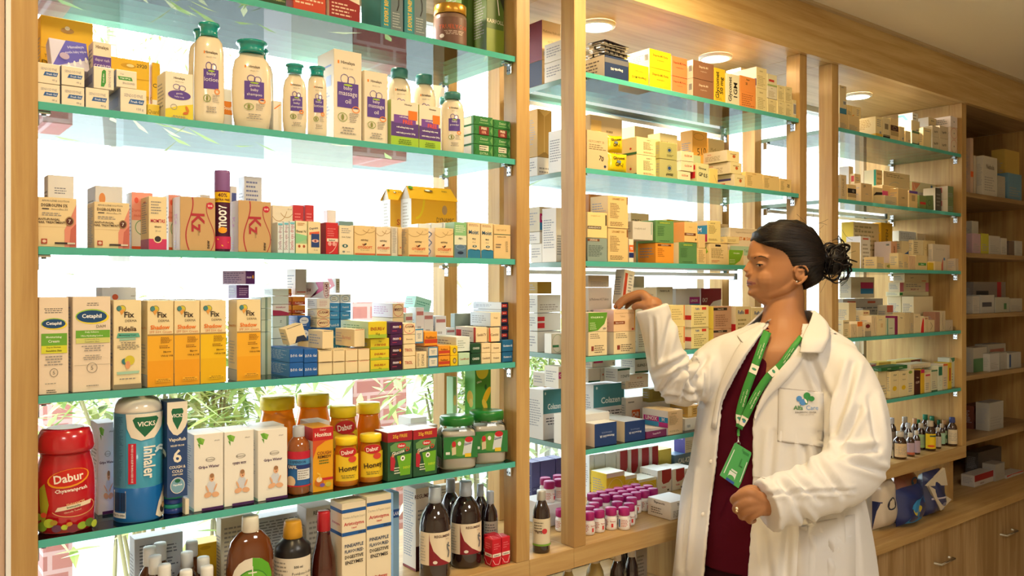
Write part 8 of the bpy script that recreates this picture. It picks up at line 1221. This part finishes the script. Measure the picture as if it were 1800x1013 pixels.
# body under the clothes
ringmesh(bd, [[trunk(py, 2 * math.pi * q / 36, .80, .86) for q in range(36)] for py in range(612, 1000, 14)], SKIN)
HIP = CAMP(1355, 985, 2.235); ft = []
for s in (-1, 1):
    h_ = HIP + LAT * .085 * s; g0 = Vector((h_.x, h_.y, 0)) + LAT * .02 * s + NF * (.05 if s > 0 else -.03)
    P = [h_ + UP * .05, h_.lerp(g0 + UP * .45, .5) + NF * .01, g0 + UP * .46 + NF * .02, g0 + UP * .28 - NF * .01, g0 + UP * .07]
    bd.tube(P, [.09, .08, .055, .052, .036], SKIN, 14); bd.tube([g0 + UP * .07, g0 + UP * .035 + NF * .05, g0 + UP * .025 + NF * .14], [.036, .032, .02], SKIN, 12); ft.append((h_, g0, P))
SR = [(1322, 612, 2.34, .060), (1272, 636, 2.36, .070), (1230, 666, 2.33, .061), (1194, 672, 2.305, .062), (1174, 642, 2.285, .056), (1163, 602, 2.275, .049), (1153, 566, 2.272, .046), (1145.5, 541, 2.272, .0455)]
SL = [(1455, 628, 2.23, .055), (1482, 652, 2.18, .066), (1500, 700, 2.14, .074), (1507, 750, 2.10, .078), (1505, 800, 2.07, .079), (1490, 830, 2.04, .075), (1456, 850, 2.0, .067), (1418, 866, 1.975, .062), (1374, 880, 1.955, .0605), (1345, 889, 1.945, .061)]
limb(bd, [(x, y, f, r * .62) for x, y, f, r in SR] + [(1150, 537, 2.285, .024)], SKIN); limb(bd, [(x, y, f, r * .55) for x, y, f, r in SL[:-1]] + [(1340, 887, 1.945, .027)], SKIN)
# hand on the carton: metacarpals, fingers and thumb
for (k, a, b, c_, r) in (((1128, 518, 2.288), (1106, 524.5, 2.305), (1095, 532, 2.315), (1088, 540, 2.322), .0086), ((1126, 516, 2.306), (1102, 522, 2.325), (1089, 531, 2.335), (1082, 539.5, 2.34), .0088), ((1128, 519, 2.324), (1106, 525, 2.343), (1095, 533, 2.352), (1089, 540, 2.357), .0084), ((1132, 524, 2.340), (1115, 529, 2.352), (1106, 535, 2.358), (1101, 540.5, 2.362), .0074)):
    limb(bd, [(1149, 537, 2.292 + (k[2] - 2.306) * .4, .0165), ((1149 + k[0]) / 2, (534 + k[1]) / 2, 2.292 + (k[2] - 2.306) * .8, .015), (*k, r * 1.3), (*a, r), (*b, r * .93), (*c_, r * .82)], SKIN, 12, 5)
limb(bd, [(1150, 541, 2.275, .016), (1141, 538, 2.268, .0145), (1130, 536.5, 2.275, .0115), (1121, 537, 2.290, .0105), (1115.5, 540, 2.305, .0092)], SKIN, 12, 5)
# hand that holds the coat edge
for (k, a, b, c_, r) in (((1316, 866, 1.922), (1297, 873, 1.930), (1290, 880, 1.952), (1299, 884, 1.972), .0105), ((1315, 881, 1.918), (1299, 889, 1.926), (1294, 896, 1.948), (1303, 899, 1.968), .0103), ((1319, 894, 1.920), (1307, 902, 1.928), (1304, 908, 1.948), (1312, 909, 1.965), .0098), ((1326, 904, 1.925), (1319, 910.5, 1.933), (1318, 916, 1.948), (1325, 915, 1.962), .0088)):
    limb(bd, [(1342, 886 + (k[1] - 885) * .3, 1.945, .020), ((1342 + k[0]) / 2, (886 + k[1]) / 2, 1.93, .018), (*k, r * 1.32), (*a, r), (*b, r * .95), (*c_, r * .85)], SKIN, 12, 5)
limb(bd, [(1340, 872, 1.96, .016), (1322, 862, 1.965, .0135), (1306, 866, 1.975, .0115), (1296, 874, 1.98, .0095)], SKIN, 12, 5)
me = fuse(bd, .0028, 4, .5, 'person')
me.materials.clear(); me.materials.append(SKIN); me.materials.append(LIP)
lips_c = HP(1319, 498, 0)
for p in me.polygons:
    d = p.center - lips_c; lt = d.dot(FV); up_ = d.z / KH
    if abs(lt) < .031 and -5.8 + abs(lt) * 130 < up_ < 5.0 - abs(lt) * 125 and d.dot(-RV) > -.020: p.material_index = 1
person = obj_of(me, 'person')
tag(person, 'woman in a white lab coat reaching to a carton, dark hair in a bun', 'person')
m = MB(); m.tube([HP(1327.5, 498.0, -.0325), HP(1321, 498.6, -.0265), HP(1315.8, 498.4, -.014), HP(1312.8, 498.1, 0), HP(1315.8, 498.4, .014), HP(1321, 498.6, .0265), HP(1327.5, 498.0, .0325)], [.0004, .0009, .0011, .0011, .0011, .0009, .0004], mat('#4a221c', .7), 6); m.build('mouth_line', person)
# eyes, brows
for s in (-1, 1):
    cxp = HP(1331, 466.4, s * .0385); m = MB(); ball(m, cxp, .0110, mat('#b4a69c', .3, .4), 1, 1, 1, 20); m.build('eye', person)
    m = MB(); d = (-RV * .62 + FV * s * .74 - UP * .14).normalized(); ball(m, cxp + d * .0066, .0052, mat('#24140e', .15, .6), 1, 1, 1, 14); m.build('iris', person)
    m = MB(); P = [cxp + (-RV * math.cos(u) * .9 + FV * s * math.sin(u)).normalized() * .0122 * math.cos(.12) + UP * (.0122 * math.sin(.12) - .0012 * max(0, u - .6)) for u in [-.5 + 2.5 * q / 6 for q in range(7)]]; m.tube(P, [.0006, .0012, .0015, .0015, .0015, .0013, .0008], HAIRM, 6)
    for i, p in enumerate(P[:-1]): m.tube([p, p - RV * .005 + FV * s * .003 - UP * .002], [.0005, .0002], HAIRM, 4)
    m.build('eyelashes', person)
    lid = MB(); R_ = []; 
    for j in range(7):   # upper lid
        v = j / 6; R_.append([cxp + (-RV * math.cos(u) * .9 + FV * s * math.sin(u)).normalized() * .0120 * math.cos(.14 + v * 1.25) + UP * .0120 * math.sin(.14 + v * 1.25) for u in [-.7 + 3.0 * q / 12 for q in range(13)]])
    i0 = len(lid.v); [lid.v.extend(tuple(p) for p in r) for r in R_]; kk = lid.mi(SKIN)
    for j in range(6):
        for q in range(12): a = i0 + j * 13 + q; lid.f.append((a, a + 1, a + 14, a + 13)); lid.m.append(kk); lid.sm.append(True)
    lid.build('eyelid', person)
    lw = MB(); R_ = [[cxp + (-RV * math.cos(u) * .9 + FV * s * math.sin(u)).normalized() * .0119 * math.cos(-.42 - v * .2) + UP * .0119 * math.sin(-.42 - v * .2) for u in [-.7 + 3.0 * q / 12 for q in range(13)]] for v in range(6)]
    [lw.v.extend(tuple(p) for p in r) for r in R_]; kk = lw.mi(SKIN)
    for j in range(5):
        for q in range(12): a = j * 13 + q; lw.f.append((a, a + 1, a + 14, a + 13)); lw.m.append(kk); lw.sm.append(True)
    lw.build('eyelid', person)
    m = MB(); bp = [(1320, 455, .030), (1324, 452.2, .040), (1329, 451.6, .0495), (1334, 453.4, .0565), (1339, 457, .0615)]
    m.tube([HP(x, y, s * w) for x, y, w in bp], [.0010, .0017, .0018, .0014, .0006], mat('#2a1c16', .7), 6); m.build('eyebrow', person)
m = MB(); ball(m, HP(1382, 495.5, -.0855), .0022, mat('#f4f0ea', .1, .6)); m.build('earring', person); m = MB(); m.tube([HP(1392 + 2.2 * math.cos(t), 494.5 + 3 * math.sin(t), -.084) for t in [k * .6 for k in range(9)]], .0006, mat('#d8b060', .2, .5, 1.0), 5); m.build('earring', person)
# ---- hair
HR = [(386.5, 1372, 1390, .016), (390, 1357, 1404, .044), (396, 1343, 1414, .064), (404, 1331, 1425, .076), (414, 1323.5, 1432, .083), (421, 1321.5, 1436, .086), (427, 1325, 1439, .087), (434, 1336, 1442, .088), (444, 1352, 1443, .088), (456, 1360, 1443, .087), (467, 1366, 1441.5, .086), (474, 1371, 1440.5, .084), (481, 1379, 1440, .079), (485, 1396, 1440, .078), (490, 1400, 1438, .076), (498, 1403, 1432, .066), (505, 1406, 1421, .050), (509, 1409, 1416, .03)]
def hairpt(py, t, off=0):
    xf, xb, w = itp(HR, py); cx = xf + .5 * (xb - xf); c, s = math.cos(t), math.sin(t); A = (xb - xf) / 2; e = .5 if c > 0 and py > 427 else .9
    return CAMP(cx, py, FH) - RV * (A * KH + off) * math.copysign(abs(c) ** .9, c) + FV * math.copysign(abs(s) ** e, s) * (w + off)
hm = MB(); ringmesh(hm, [[hairpt(py, 2 * math.pi * q / 44) for q in range(44)] for py in [386.5 + 122.5 * j / 44 for j in range(45)]], HAIRM)
BC = HP(1463, 459, -.01); ball(hm, BC, .036, HAIRM, .95, 1, 1.15); ball(hm, HP(1446, 455, 0), .03, HAIRM, 1, 1.1, 1.2)
hme = fuse(hm, .0035, 3, .5, 'hair')
for v in hme.vertices:
    q = v.co - HP(1445, 450, 0); ang_ = math.atan2(q.z, -q.dot(RV)); v.co += v.co.normalized() * 0 + (v.co - HP(1385, 445, 0)).normalized() * (.0016 * math.sin(ang_ * 46 + 6 * noise.noise(v.co * 20)) + .002 * noise.noise(v.co * 40))
hme.materials.clear(); hme.materials.append(HAIRM); hair = obj_of(hme, 'hair', person)
rs = random.Random(5); m = MB(); HS = mat('#241812', .45, .35)
for i in range(230):   # combed strands from the hairline back to the bun
    t0 = rs.uniform(0, 1); y0 = 392 + 80 * t0; xf, xb, w = itp(HR, y0); x0_ = xf + rs.uniform(1, 14); tgt = (1442 + rs.uniform(-3, 3), 446 + 22 * (t0 - .5) + rs.uniform(-3, 3)); P = []
    for k in range(10):
        u = k / 9; x = x0_ + (tgt[0] - x0_) * u; y = y0 + (tgt[1] - y0) * (u ** 1.7) + rs.uniform(-.3, .3) - 9 * math.sin(math.pi * u) * (1 - t0) * .35
        xf2, xb2, w2 = itp(HR, y); cx = (xf2 + xb2) / 2; c = max(-.995, min(.995, (cx - x) / ((xb2 - xf2) / 2))); P.append(hairpt(y, -math.acos(c), .0012))
    m.tube(P, [.0006] + [rs.uniform(.0007, .0014)] * 8 + [.0005], HS if rs.random() < .4 else HAIRM, 4)
for i in range(95):   # loose curls of the bun
    ax = Vector((rs.gauss(0, 1), rs.gauss(0, 1), rs.gauss(0, 1))).normalized(); u_ = ax.orthogonal().normalized(); v_ = ax.cross(u_); rad = rs.uniform(.016, .036); a0 = rs.uniform(0, 6.28); sp = rs.uniform(2.2, 5.2)
    cc = BC + Vector((rs.gauss(0, .011), rs.gauss(0, .012), rs.gauss(0, .016))); rr = rs.uniform(.0016, .0042)
    m.tube([cc + (u_ * math.cos(a0 + sp * k / 11) + v_ * math.sin(a0 + sp * k / 11)) * rad * (1 + .12 * math.sin(k)) for k in range(12)], [rr * math.sin(math.pi * (k + .6) / 12.2) ** .5 for k in range(12)], HS if rs.random() < .3 else HAIRM, 6)
for i in range(40):   # flyaway wisps
    s0 = BC + Vector((rs.gauss(0, .02), rs.gauss(0, .02), rs.gauss(0, .03))) if i < 26 else HP(rs.uniform(1400, 1436), rs.uniform(392, 420), -.03); d = Vector((rs.gauss(0, 1), rs.gauss(0, 1), rs.gauss(.2, 1))).normalized(); e = d.orthogonal() * rs.uniform(-.03, .03); L_ = rs.uniform(.025, .06)
    m.tube([s0 + d * L_ * k / 6 + e * (k / 6) ** 2 for k in range(7)], .0004, HAIRM, 4)
m.tube([HP(*p) for p in ((1478, 462, -.02), (1487, 470, -.02), (1490, 482, -.02), (1484, 494, -.02), (1474, 503, -.02))], .0009, HAIRM, 5); m.tube([HP(*p) for p in ((1470, 500, -.03), (1482, 492, -.03), (1488, 476, -.03))], .0007, HAIRM, 5)
m.build('hair_strands', person)
# ---- clothes
def clothgrid(m, rows, tl, tr_, ka, kb, mt, thick, nq=60, wob=0, off=0):
    """open cloth around the trunk from the right hand edge round the back to the left hand edge, with thickness"""
    O, I = [], []
    for py in rows:
        a, b = tr_(py), tl(py) + 2 * math.pi; o_, i_ = [], []
        for q in range(nq + 1):
            t = a + (b - a) * q / nq; w_ = off + wob * max(0, (py - 640) / 400) * math.sin(t * 6 + py * .004) + wob * .5 * math.sin(t * 11 + 1 + py * .006)
            o_.append(trunk(py, t, ka, kb, w_)); i_.append(trunk(py, t, ka, kb, w_ - thick))
        O.append(o_); I.append(i_)
    ringmesh(m, [o_ + i_[::-1] for o_, i_ in zip(O, I)], mt)
ct_ = MB(); rows = [566 + 544 * j / 70 for j in range(71)]
clothgrid(ct_, rows, lambda y: theta(itp(OP, y)[0], y), lambda y: theta(itp(OP, y)[1], y), 1, 1, COAT, .009, 80, .007)
def sleeve(path, sub=7):
    tab = [(i, *CAMP(a, b, f), r) for i, (a, b, f, r) in enumerate(path)]; L = [itp(tab, i / sub) for i in range((len(path) - 1) * sub + 1)]
    ct_.tube([l[:3] for l in L], [l[3] for l in L], COAT, 26); ball(ct_, Vector(L[0][:3]), L[0][3], COAT, n=20); return L
LR_, LL_ = sleeve(SR), sleeve(SL)
cme = fuse(ct_, .0045, 4, .5, 'lab_coat')
def axis_info(p, L):
    best = (9, 0); 
    for i, l in enumerate(L):
        d = (p - Vector(l[:3])).length
        if d < best[0]: best = (d, i)
    return best
EL_R, EL_L = CAMP(1190, 668, 2.30), CAMP(1508, 822, 2.05)
# soft cloth folds pressed into the sleeves and skirts of the coat
foldR = [((1240, 630), (1205, 690), 8, .007), ((1222, 628), (1188, 660), 6, .007), ((1214, 632), (1200, 700), 5, .008), ((1210, 628), (1150, 655), 6, .006), ((1196, 640), (1160, 690), 5, .006), ((1205, 650), (1232, 705), 5, .005), ((1148, 560), (1152, 640), 4, .0035), ((1180, 560), (1165, 630), 7, .004), ((1240, 650), (1236, 700), 5, .005), ((1150, 690), (1235, 712), 5, .003), ((1165, 700), (1225, 690), 4, .004)]
foldL = [((1467, 800), (1540, 790), 8, .008), ((1470, 806), (1555, 830), 7, .006), ((1440, 815), (1480, 870), 8, .006), ((1370, 846), (1400, 880), 8, .006), ((1395, 838), (1440, 880), 8, .005), ((1350, 870), (1500, 862), 4, .003), ((1500, 640), (1470, 760), 9, .007), ((1530, 700), (1545, 790), 9, .005), ((1475, 790), (1510, 720), 8, .006), ((1460, 700), (1452, 780), 7, .005), ((1420, 620), (1448, 690), 9, .005), ((1360, 760), (1352, 840), 8, .003), ((1410, 760), (1416, 830), 9, .004), ((1385, 930), (1380, 1010), 9, .005), ((1450, 930), (1440, 1010), 12, .006), ((1490, 900), (1500, 1010), 9, .005), ((1345, 940), (1350, 1012), 9, .004), ((1215, 830), (1200, 1000), 6, .005), ((1400, 890), (1470, 990), 8, .005)]
bm = bmesh.new(); bm.from_mesh(cme); bm.normal_update()
for v in bm.verts:
    f = v.co.dot(FV); px = 900 + FPX * v.co.dot(RV) / f; py = CY + FPX * (ZC - v.co.z) / f; d_ = 0
    if v.normal.dot(FV) < .35:
        for (a, b, wd, am) in foldR + foldL:
            ex, ey = b[0] - a[0], b[1] - a[1]; L2 = ex * ex + ey * ey; t = max(0, min(1, ((px - a[0]) * ex + (py - a[1]) * ey) / L2)); dx, dy = px - a[0] - ex * t, py - a[1] - ey * t; q = (dx * dx + dy * dy) / (wd * wd)
            if q < 9: sd = (dx * ey - dy * ex) / math.sqrt(L2) / wd; d_ += 1.9 * am * (-math.exp(-q * 1.6) + .75 * math.exp(-(abs(sd) - 1.5) ** 2 * 1.4 - max(0, q - sd * sd))) * math.sin(math.pi * min(1, max(0, .12 + t * .76))) ** .5
    d_ += .0022 * noise.noise(Vector((v.co.x * 9, v.co.y * 9, v.co.z * 5)))
    v.co += v.normal * d_
bm.to_mesh(cme); bm.free(); cme.materials.clear(); cme.materials.append(COAT); coat = obj_of(cme, 'lab_coat', person)
from mathutils.bvhtree import BVHTree
BV = BVHTree.FromPolygons([v.co.copy() for v in cme.vertices], [tuple(p.vertices) for p in cme.polygons]); EYE = Vector((0, 0, ZC))
def onb(px, py, off=0):
    d = (CAMP(px, py, 1) - EYE).normalized(); h = BV.ray_cast(EYE, d)
    if h[0] is None or h[3] > 2.75: return onc(px, py, off)
    return h[0] - d * off
def patch(parent, name, left, right, mt, surf, o0=.004, bul=.004, n=6, thick=.003):
    """folded cloth piece between two edge curves of (px,py)"""
    m = MB(); G = []; N = 18
    def crv(c, t): tab = [(i, *p) for i, p in enumerate(c)]; return itp(tab, t * (len(c) - 1))
    for j in range(N + 1):
        t = j / N; a, b = crv(left, t), crv(right, t); G.append([surf(a[0] + (b[0] - a[0]) * q / n, a[1] + (b[1] - a[1]) * q / n, o0 + bul * math.sin(math.pi * min(1, .1 + q / n * .9))) for q in range(n + 1)])
    H = [[p + FV * thick for p in r] for r in G]; ringmesh(m, [a + b[::-1] for a, b in zip(G, H)], mt, True); return m.build(name, parent)
patch(coat, 'lapel', [(1336, 574), (1320, 588), (1300, 606), (1282, 640), (1262, 690), (1250, 752)], [(1343, 578), (1334, 592), (1314, 620), (1295, 650), (1269, 700), (1259, 755)], COAT, onb, .005, .004)
patch(coat, 'lapel', [(1400, 602), (1386, 618), (1360, 648), (1338, 688), (1324, 728)], [(1416, 618), (1406, 640), (1384, 668), (1350, 702), (1328, 738)], COAT, onb, .005, .004)
def csurf(px, py, off):   # collar stands around the neck
    p = onc(px, max(py, 592), .010 + off); F = p.dot(FV); t = max(0, (592 - py) / 46); return CAMP(px, py, F + (2.285 - F) * min(1, t) ** .8)
patch(coat, 'collar', [(1431, 545), (1424, 566), (1412, 592), (1406, 620)], [(1436, 548), (1455, 568), (1459, 590), (1446, 621)], COAT, csurf, .012, .010)
patch(coat, 'collar', [(1340, 568), (1316, 580), (1296, 590)], [(1356, 560), (1334, 584), (1308, 606)], COAT, onb, .005, .004)
CL = [(546, 1385, .070, .070), (556, 1385, .084, .080), (568, 1384, .102, .090), (582, 1383, .128, .098), (590, 1382, .145, .10)]
m = MB(); O = []; I = []
for j in range(19):
    py = 546 + 44 * j / 18; cx, a, b = itp(CL, py); ts = [math.radians(78) + math.radians(360 - 156) * q / 50 for q in range(51)]
    O.append([CAMP(cx, py, 2.325) + LAT * a * math.sin(t) + NF * b * math.cos(t) for t in ts]); I.append([CAMP(cx, py, 2.325) + LAT * (a - .007) * math.sin(t) + NF * (b - .007) * math.cos(t) for t in ts])
ringmesh(m, [a + b[::-1] for a, b in zip(O, I)], COAT); m.build('collar', coat)
SEAM = mat('#a89c92', .9)
def seam(pts, surf=onb, off=.0024, name='seam', r=.0006):
    m = MB(); P = []
    for a, b in zip(pts, pts[1:]):
        for k in range(8): P.append(surf(a[0] + (b[0] - a[0]) * k / 8, a[1] + (b[1] - a[1]) * k / 8, off))
    m.tube(P, r, SEAM, 5); return m
pk_ = patch(coat, 'breast_pocket', [(1369, 682), (1368, 730), (1367, 776)], [(1448, 690), (1448, 740), (1447, 786)], COAT, onb, .0018, .0006, 6, .003)
lo = MB(); fr = lambda u, v, n: onb(1391 + u * 51, 742 - v * 51, .0036 + n)
BLU = '#4a86c4'; GRN = '#2f8a46'
lo.art(fr, [('e', .27, .80, .10, .10, BLU), ('e', .40, .68, .12, .11, BLU), ('e', .54, .90, .12, .12, GRN), ('p', [(.44, .84), (.62, .92), (.56, .62), (.50, .60)], GRN), ('e', .70, .80, .10, .09, GRN), ('e', .50, .72, .035, .09, '#efe9e2', .5), ('t', 'Alfa', .24, .49, .15, '#2f7a44', True, 0, .44), ('t', 'Care', .72, .49, .15, BLU, False, 0, .48), ('t', 'DIAGNOSTIC CENTER', .5, .33, .055, '#5a5450', True, 0, .95), ('t', 'A SMART LABORATORY', .52, .245, .035, '#7a746c', False, 0, .62)], .08, .08, True); lo.build('embroidered_logo', pk_)
sm_ = seam([(1369, 682), (1448, 690)]); s2 = seam([(1369, 682), (1367, 776)]); s3 = seam([(1367, 776), (1447, 786)]); s4 = seam([(1366, 845), (1364, 1010)]); s5 = seam([(1324, 838), (1348, 842)])
for s_ in (s2, s3, s5): sm_.add(s_.v, s_.f, SEAM)
sm_.build('stitching', coat)
patch(coat, 'hip_pocket', [(1405, 925), (1403, 975), (1400, 1030)], [(1503, 905), (1504, 960), (1504, 1030)], COAT, onb, .0018, .0006, 6, .003)
for (bx, by) in ((1250, 812), (1236, 905)): m = MB(); ball(m, onb(bx, by, .001), .006, mat('#e8e0d4', .4), 1, .35, 1); m.build('button', coat)
# kurta with its deep neck
KL = [(566, 1353), (600, 1351), (630, 1349), (650, 1347), (657, 1347), (660, 1347)]; KRt = [(566, 1420), (590, 1410), (610, 1396), (630, 1376), (645, 1361), (657, 1349), (660, 1347)]
km = MB(); krows = [566 + 424 * j / 60 for j in range(61)]
clothgrid(km, krows, lambda y: theta(itp(KL, min(y, 660))[0] if y < 660 else 1347, y, .9, .9), lambda y: theta(itp(KRt, min(y, 660))[0] if y < 660 else 1347, y, .9, .9), .9, .9, KUR, .006, 70, .003)
kme = fuse(km, .005, 3, .5, 'kurta'); kme.materials.clear(); kme.materials.append(KUR); obj_of(kme, 'kurta', person)
tm = MB()
for h_, g0, P in ft: tm.tube([h_ + UP * .06] + P[1:], [.115, .105, .08, .07, .06], TRO, 18)
ringmesh(tm, [[trunk(py, 2 * math.pi * q / 30, .82, .84) for q in range(30)] for py in range(930, 1040, 12)], TRO)
tme = fuse(tm, .008, 3, .5, 'trousers'); tme.materials.clear(); tme.materials.append(TRO); obj_of(tme, 'trousers', person)
for h_, g0, P in ft:
    m = MB(); m.tube([g0 - NF * .05 + UP * .035, g0 + UP * .04, g0 + NF * .08 + UP * .035, g0 + NF * .17 + UP * .022], [.034, .042, .038, .022], mat('#2a2222', .5), 14); m.build('shoe', person)
m = MB(); rc = CAMP(1293, 892, 1.930); m.tube([rc + UP * .0115 * math.cos(t) + FV * .0115 * math.sin(t) - RV * .002 * math.sin(t * 2) for t in [2 * math.pi * k / 16 for k in range(17)]], .0016, mat('#e0b86a', .18, .5, 1), 6, cap=False)
ball(m, rc - FV * .012, .004, mat('#f0e2c0', .1, .6, .8)); ball(m, rc - FV * .011 - UP * .006, .003, mat('#f0e2c0', .1, .6, .8)); m.build('ring', person)
# ---- lanyard with badge holder (hangs from her neck: a thing of its own)
ln = empty('lanyard', CAMP(1300, 745, 2.13)); off_l = -ln.location
LG_ = mat('#3f8f3f', .55, .3)
def strap(pts, wpx, text, name='strap'):
    m = MB(); tab = [(i, *p) for i, p in enumerate(pts)]; n = (len(pts) - 1) * 8; L = [itp(tab, i / 8) for i in range(n + 1)]; dist = [0]
    for a, b in zip(L, L[1:]): dist.append(dist[-1] + math.hypot(b[0] - a[0], b[1] - a[1]))
    def at(u, s, o):   # u px along, s -.5...5 across
        u = max(0, min(dist[-1], u)); i = min(bisect(dist, u), n) - 1; i = max(i, 0); t = (u - dist[i]) / max(dist[i + 1] - dist[i], 1e-6); a, b = L[i], L[i + 1]; x, y = a[0] + (b[0] - a[0]) * t, a[1] + (b[1] - a[1]) * t
        dx, dy = b[0] - a[0], b[1] - a[1]; q = math.hypot(dx, dy); w_ = wpx(u / dist[-1]); z_ = a[2] + (b[2] - a[2]) * t
        p = onk(x - dy / q * w_ * s, y + dx / q * w_ * s, .012 + z_); return p - FV * o
    N = 40; G = [[at(dist[-1] * j / N, s, .002) for s in (-.5, 0, .5)] for j in range(N + 1)]; H = [[p + FV * .0018 for p in r] for r in G]; ringmesh(m, [a + b[::-1] for a, b in zip(G, H)], LG_)
    LT = dist[-1]
    m.art(lambda u, v, n_: at((1 - v) * LT, (u - .5), .0024 + n_), text, 20, LT, True)
    o = m.build(name, ln, off_l); return o
wt = [('r', 0, .005 + .03, 1, .12, '#e8e2d4'), ('e', .5, .09, .3, .012, '#3f8f6f'), ('e', .4, .075, .2, .009, BLU), ('t', 'Alfa Health Care', .34, .30, .020, '#dfe8c8', True, 90, .30), ('t', '& Diagnostic Center', .72, .30, .014, '#dfe8c8', True, 90, .28), ('r', 0, .56, 1, .65, '#e8e2d4'), ('e', .5, .605, .3, .012, '#3f8f6f'), ('t', 'Alfa Health Care', .36, .80, .018, '#dfe8c8', True, 90, .26), ('t', '& Diagnostic Center', .70, .80, .013, '#dfe8c8', True, 90, .25)]
strap([(1349, 581, .0), (1341, 600, 0), (1326, 640, 0), (1311, 680, 0), (1301, 715, 0), (1298, 742, .0)], lambda u: 14 if u < .93 else 9, wt)
strap([(1408, 588, .012), (1390, 610, .010), (1372, 634, .004), (1352, 652, .002), (1331, 682, .004), (1313, 716, .006), (1300, 744, .006)], lambda u: 9 + 4 * min(1, u * 1.6) if u < .93 else 9, wt)
m = MB(); c0 = onk(1298, 748, .022)
m.tube([c0 + UP * .006, c0 - UP * .012], .0035, mat('#3f8f3f', .5), 8); m.tube([c0 - UP * .010, c0 - UP * .030], .0022, CHROME, 8); m.tube([c0 - UP * .034 + UP * .0075 * math.cos(t) + RV * .005 * math.sin(t) for t in [k * math.pi / 6 for k in range(13)]], .0012, CHROME, 6, cap=False); m.tube([c0 - UP * .046 + UP * .0075 * math.cos(t) + RV * .005 * math.sin(t) for t in [k * math.pi / 6 for k in range(13)]], .0012, mat('#d8b060', .2, .5, 1), 6, cap=False)
m.build('swivel_clip', ln, off_l)
bh = MB(); F_b = (c0.dot(FV)) - .012
qd = [(1292.5, 778), (1321, 796), (1298.5, 859), (1265.5, 836)]   # corners of the holder
A_, B_, C_, D_ = [CAMP(x, y, F_b + .004 * (y - 820) / 40) for x, y in qd]
def bq(u, v, n): a = D_.lerp(C_, u); b = A_.lerp(B_, u); return a.lerp(b, v) - FV * n
BGR = mat('#4fae5c', .4, .5, coat=.3)
ringmesh(bh, [[bq(u, v, n) for u, v in ((0, .0), (.0, .96), (.04, 1), (.96, 1), (1, .96), (1, 0), (.96, -.0), (.04, -.0))] for n in (-.003, .003)], BGR, False)
bh.art(lambda u, v, n: bq(u, v, .003 + n), [('c', [(.10, .12), (.10, .82)], '#e8f0e4', .0022), ('c', [(.93, .16), (.93, .72)], '#e8f0e4', .0022), ('r', .30, .12, .66, .28, '#eef2ea'), ('e', .48, .12, .17, .07, '#4fae5c'), ('r', .28, .0, .70, .07, '#2f5aa8'), ('r', .34, .30, .66, .345, '#e4efe0'), ('r', .55, .86, .9, .93, '#3a8a48'), ('r', .60, .50, .66, .72, '#3a8f48'), ('r', .66, .50, .80, .54, '#2f7a3c'), ('o', .5, .93, .05, .035, '#2f7a3c', .001)], .052, .085)
bh.build('badge_holder', ln, off_l)
tag(ln, 'green lanyard with green badge holder hanging from the woman\'s neck', 'lanyard')
# ---------------------------------------------------------------- labels: give each look-alike its own place words
ORD = ['first', 'second', 'third', 'fourth', 'fifth', 'sixth', 'seventh', 'eighth', 'ninth', 'tenth', 'eleventh', 'twelfth', 'thirteenth', 'fourteenth', 'fifteenth', 'sixteenth', 'seventeenth', 'eighteenth', 'nineteenth', 'twentieth']
CARD = ['', 'one', 'two', 'three', 'four', 'five', 'six', 'seven', 'eight', 'nine', 'ten', 'eleven', 'twelve']
bpy.context.view_layer.update()
def scrx(o):
    p = o.matrix_world.translation; r = p.x * math.cos(PHI) - p.y * math.sin(PHI); return r / (p.x * math.sin(PHI) + p.y * math.cos(PHI))
by = {}
for r in REG: by.setdefault((r[1], r[2]), []).append(r)
for (desc, wh), rs in by.items():
    if wh is None or len(rs) == 1:
        for r in rs: r[0]['label'] = desc if wh in (None, 'L') else f'{desc}, {wh}'
        continue
    tail = '' if wh == 'L' else f', {wh}'
    cols = []
    for r in sorted(rs, key=lambda r: scrx(r[0])):
        if cols and abs(scrx(cols[-1][0][0]) - scrx(r[0])) < .008 and abs(cols[-1][0][0].location.y - r[0].location.y) < .03: cols[-1].append(r)
        else: cols.append([r])
    for ci, c_ in enumerate(cols):
        c_.sort(key=lambda r: -r[0].location.z)
        for ri, r in enumerate(c_):
            q = f'{ORD[ci]} column' if len(cols) > 1 else ''
            if len(cols) == 2: q = ('left' if ci == 0 else 'right')
            if all(len(k) == 1 for k in cols): q = (f'{ORD[ci]} from left' if len(cols) > 2 else ('left one' if ci == 0 else 'right one'))
            v = '' if len(c_) == 1 else ('upper' if ri == 0 else 'lower') if len(c_) == 2 else ('topmost' if ri == 0 else f'{ORD[ri]} down')
            r[0]['label'] = f'{desc}, {(q + " " + v).strip()}{tail}'
for o in bpy.data.objects:
    if '_top' in o: del o['_top']
print('LONG', [o['label'] for o in bpy.data.objects if 'label' in o and len(o['label'].split()) > 16][:20])
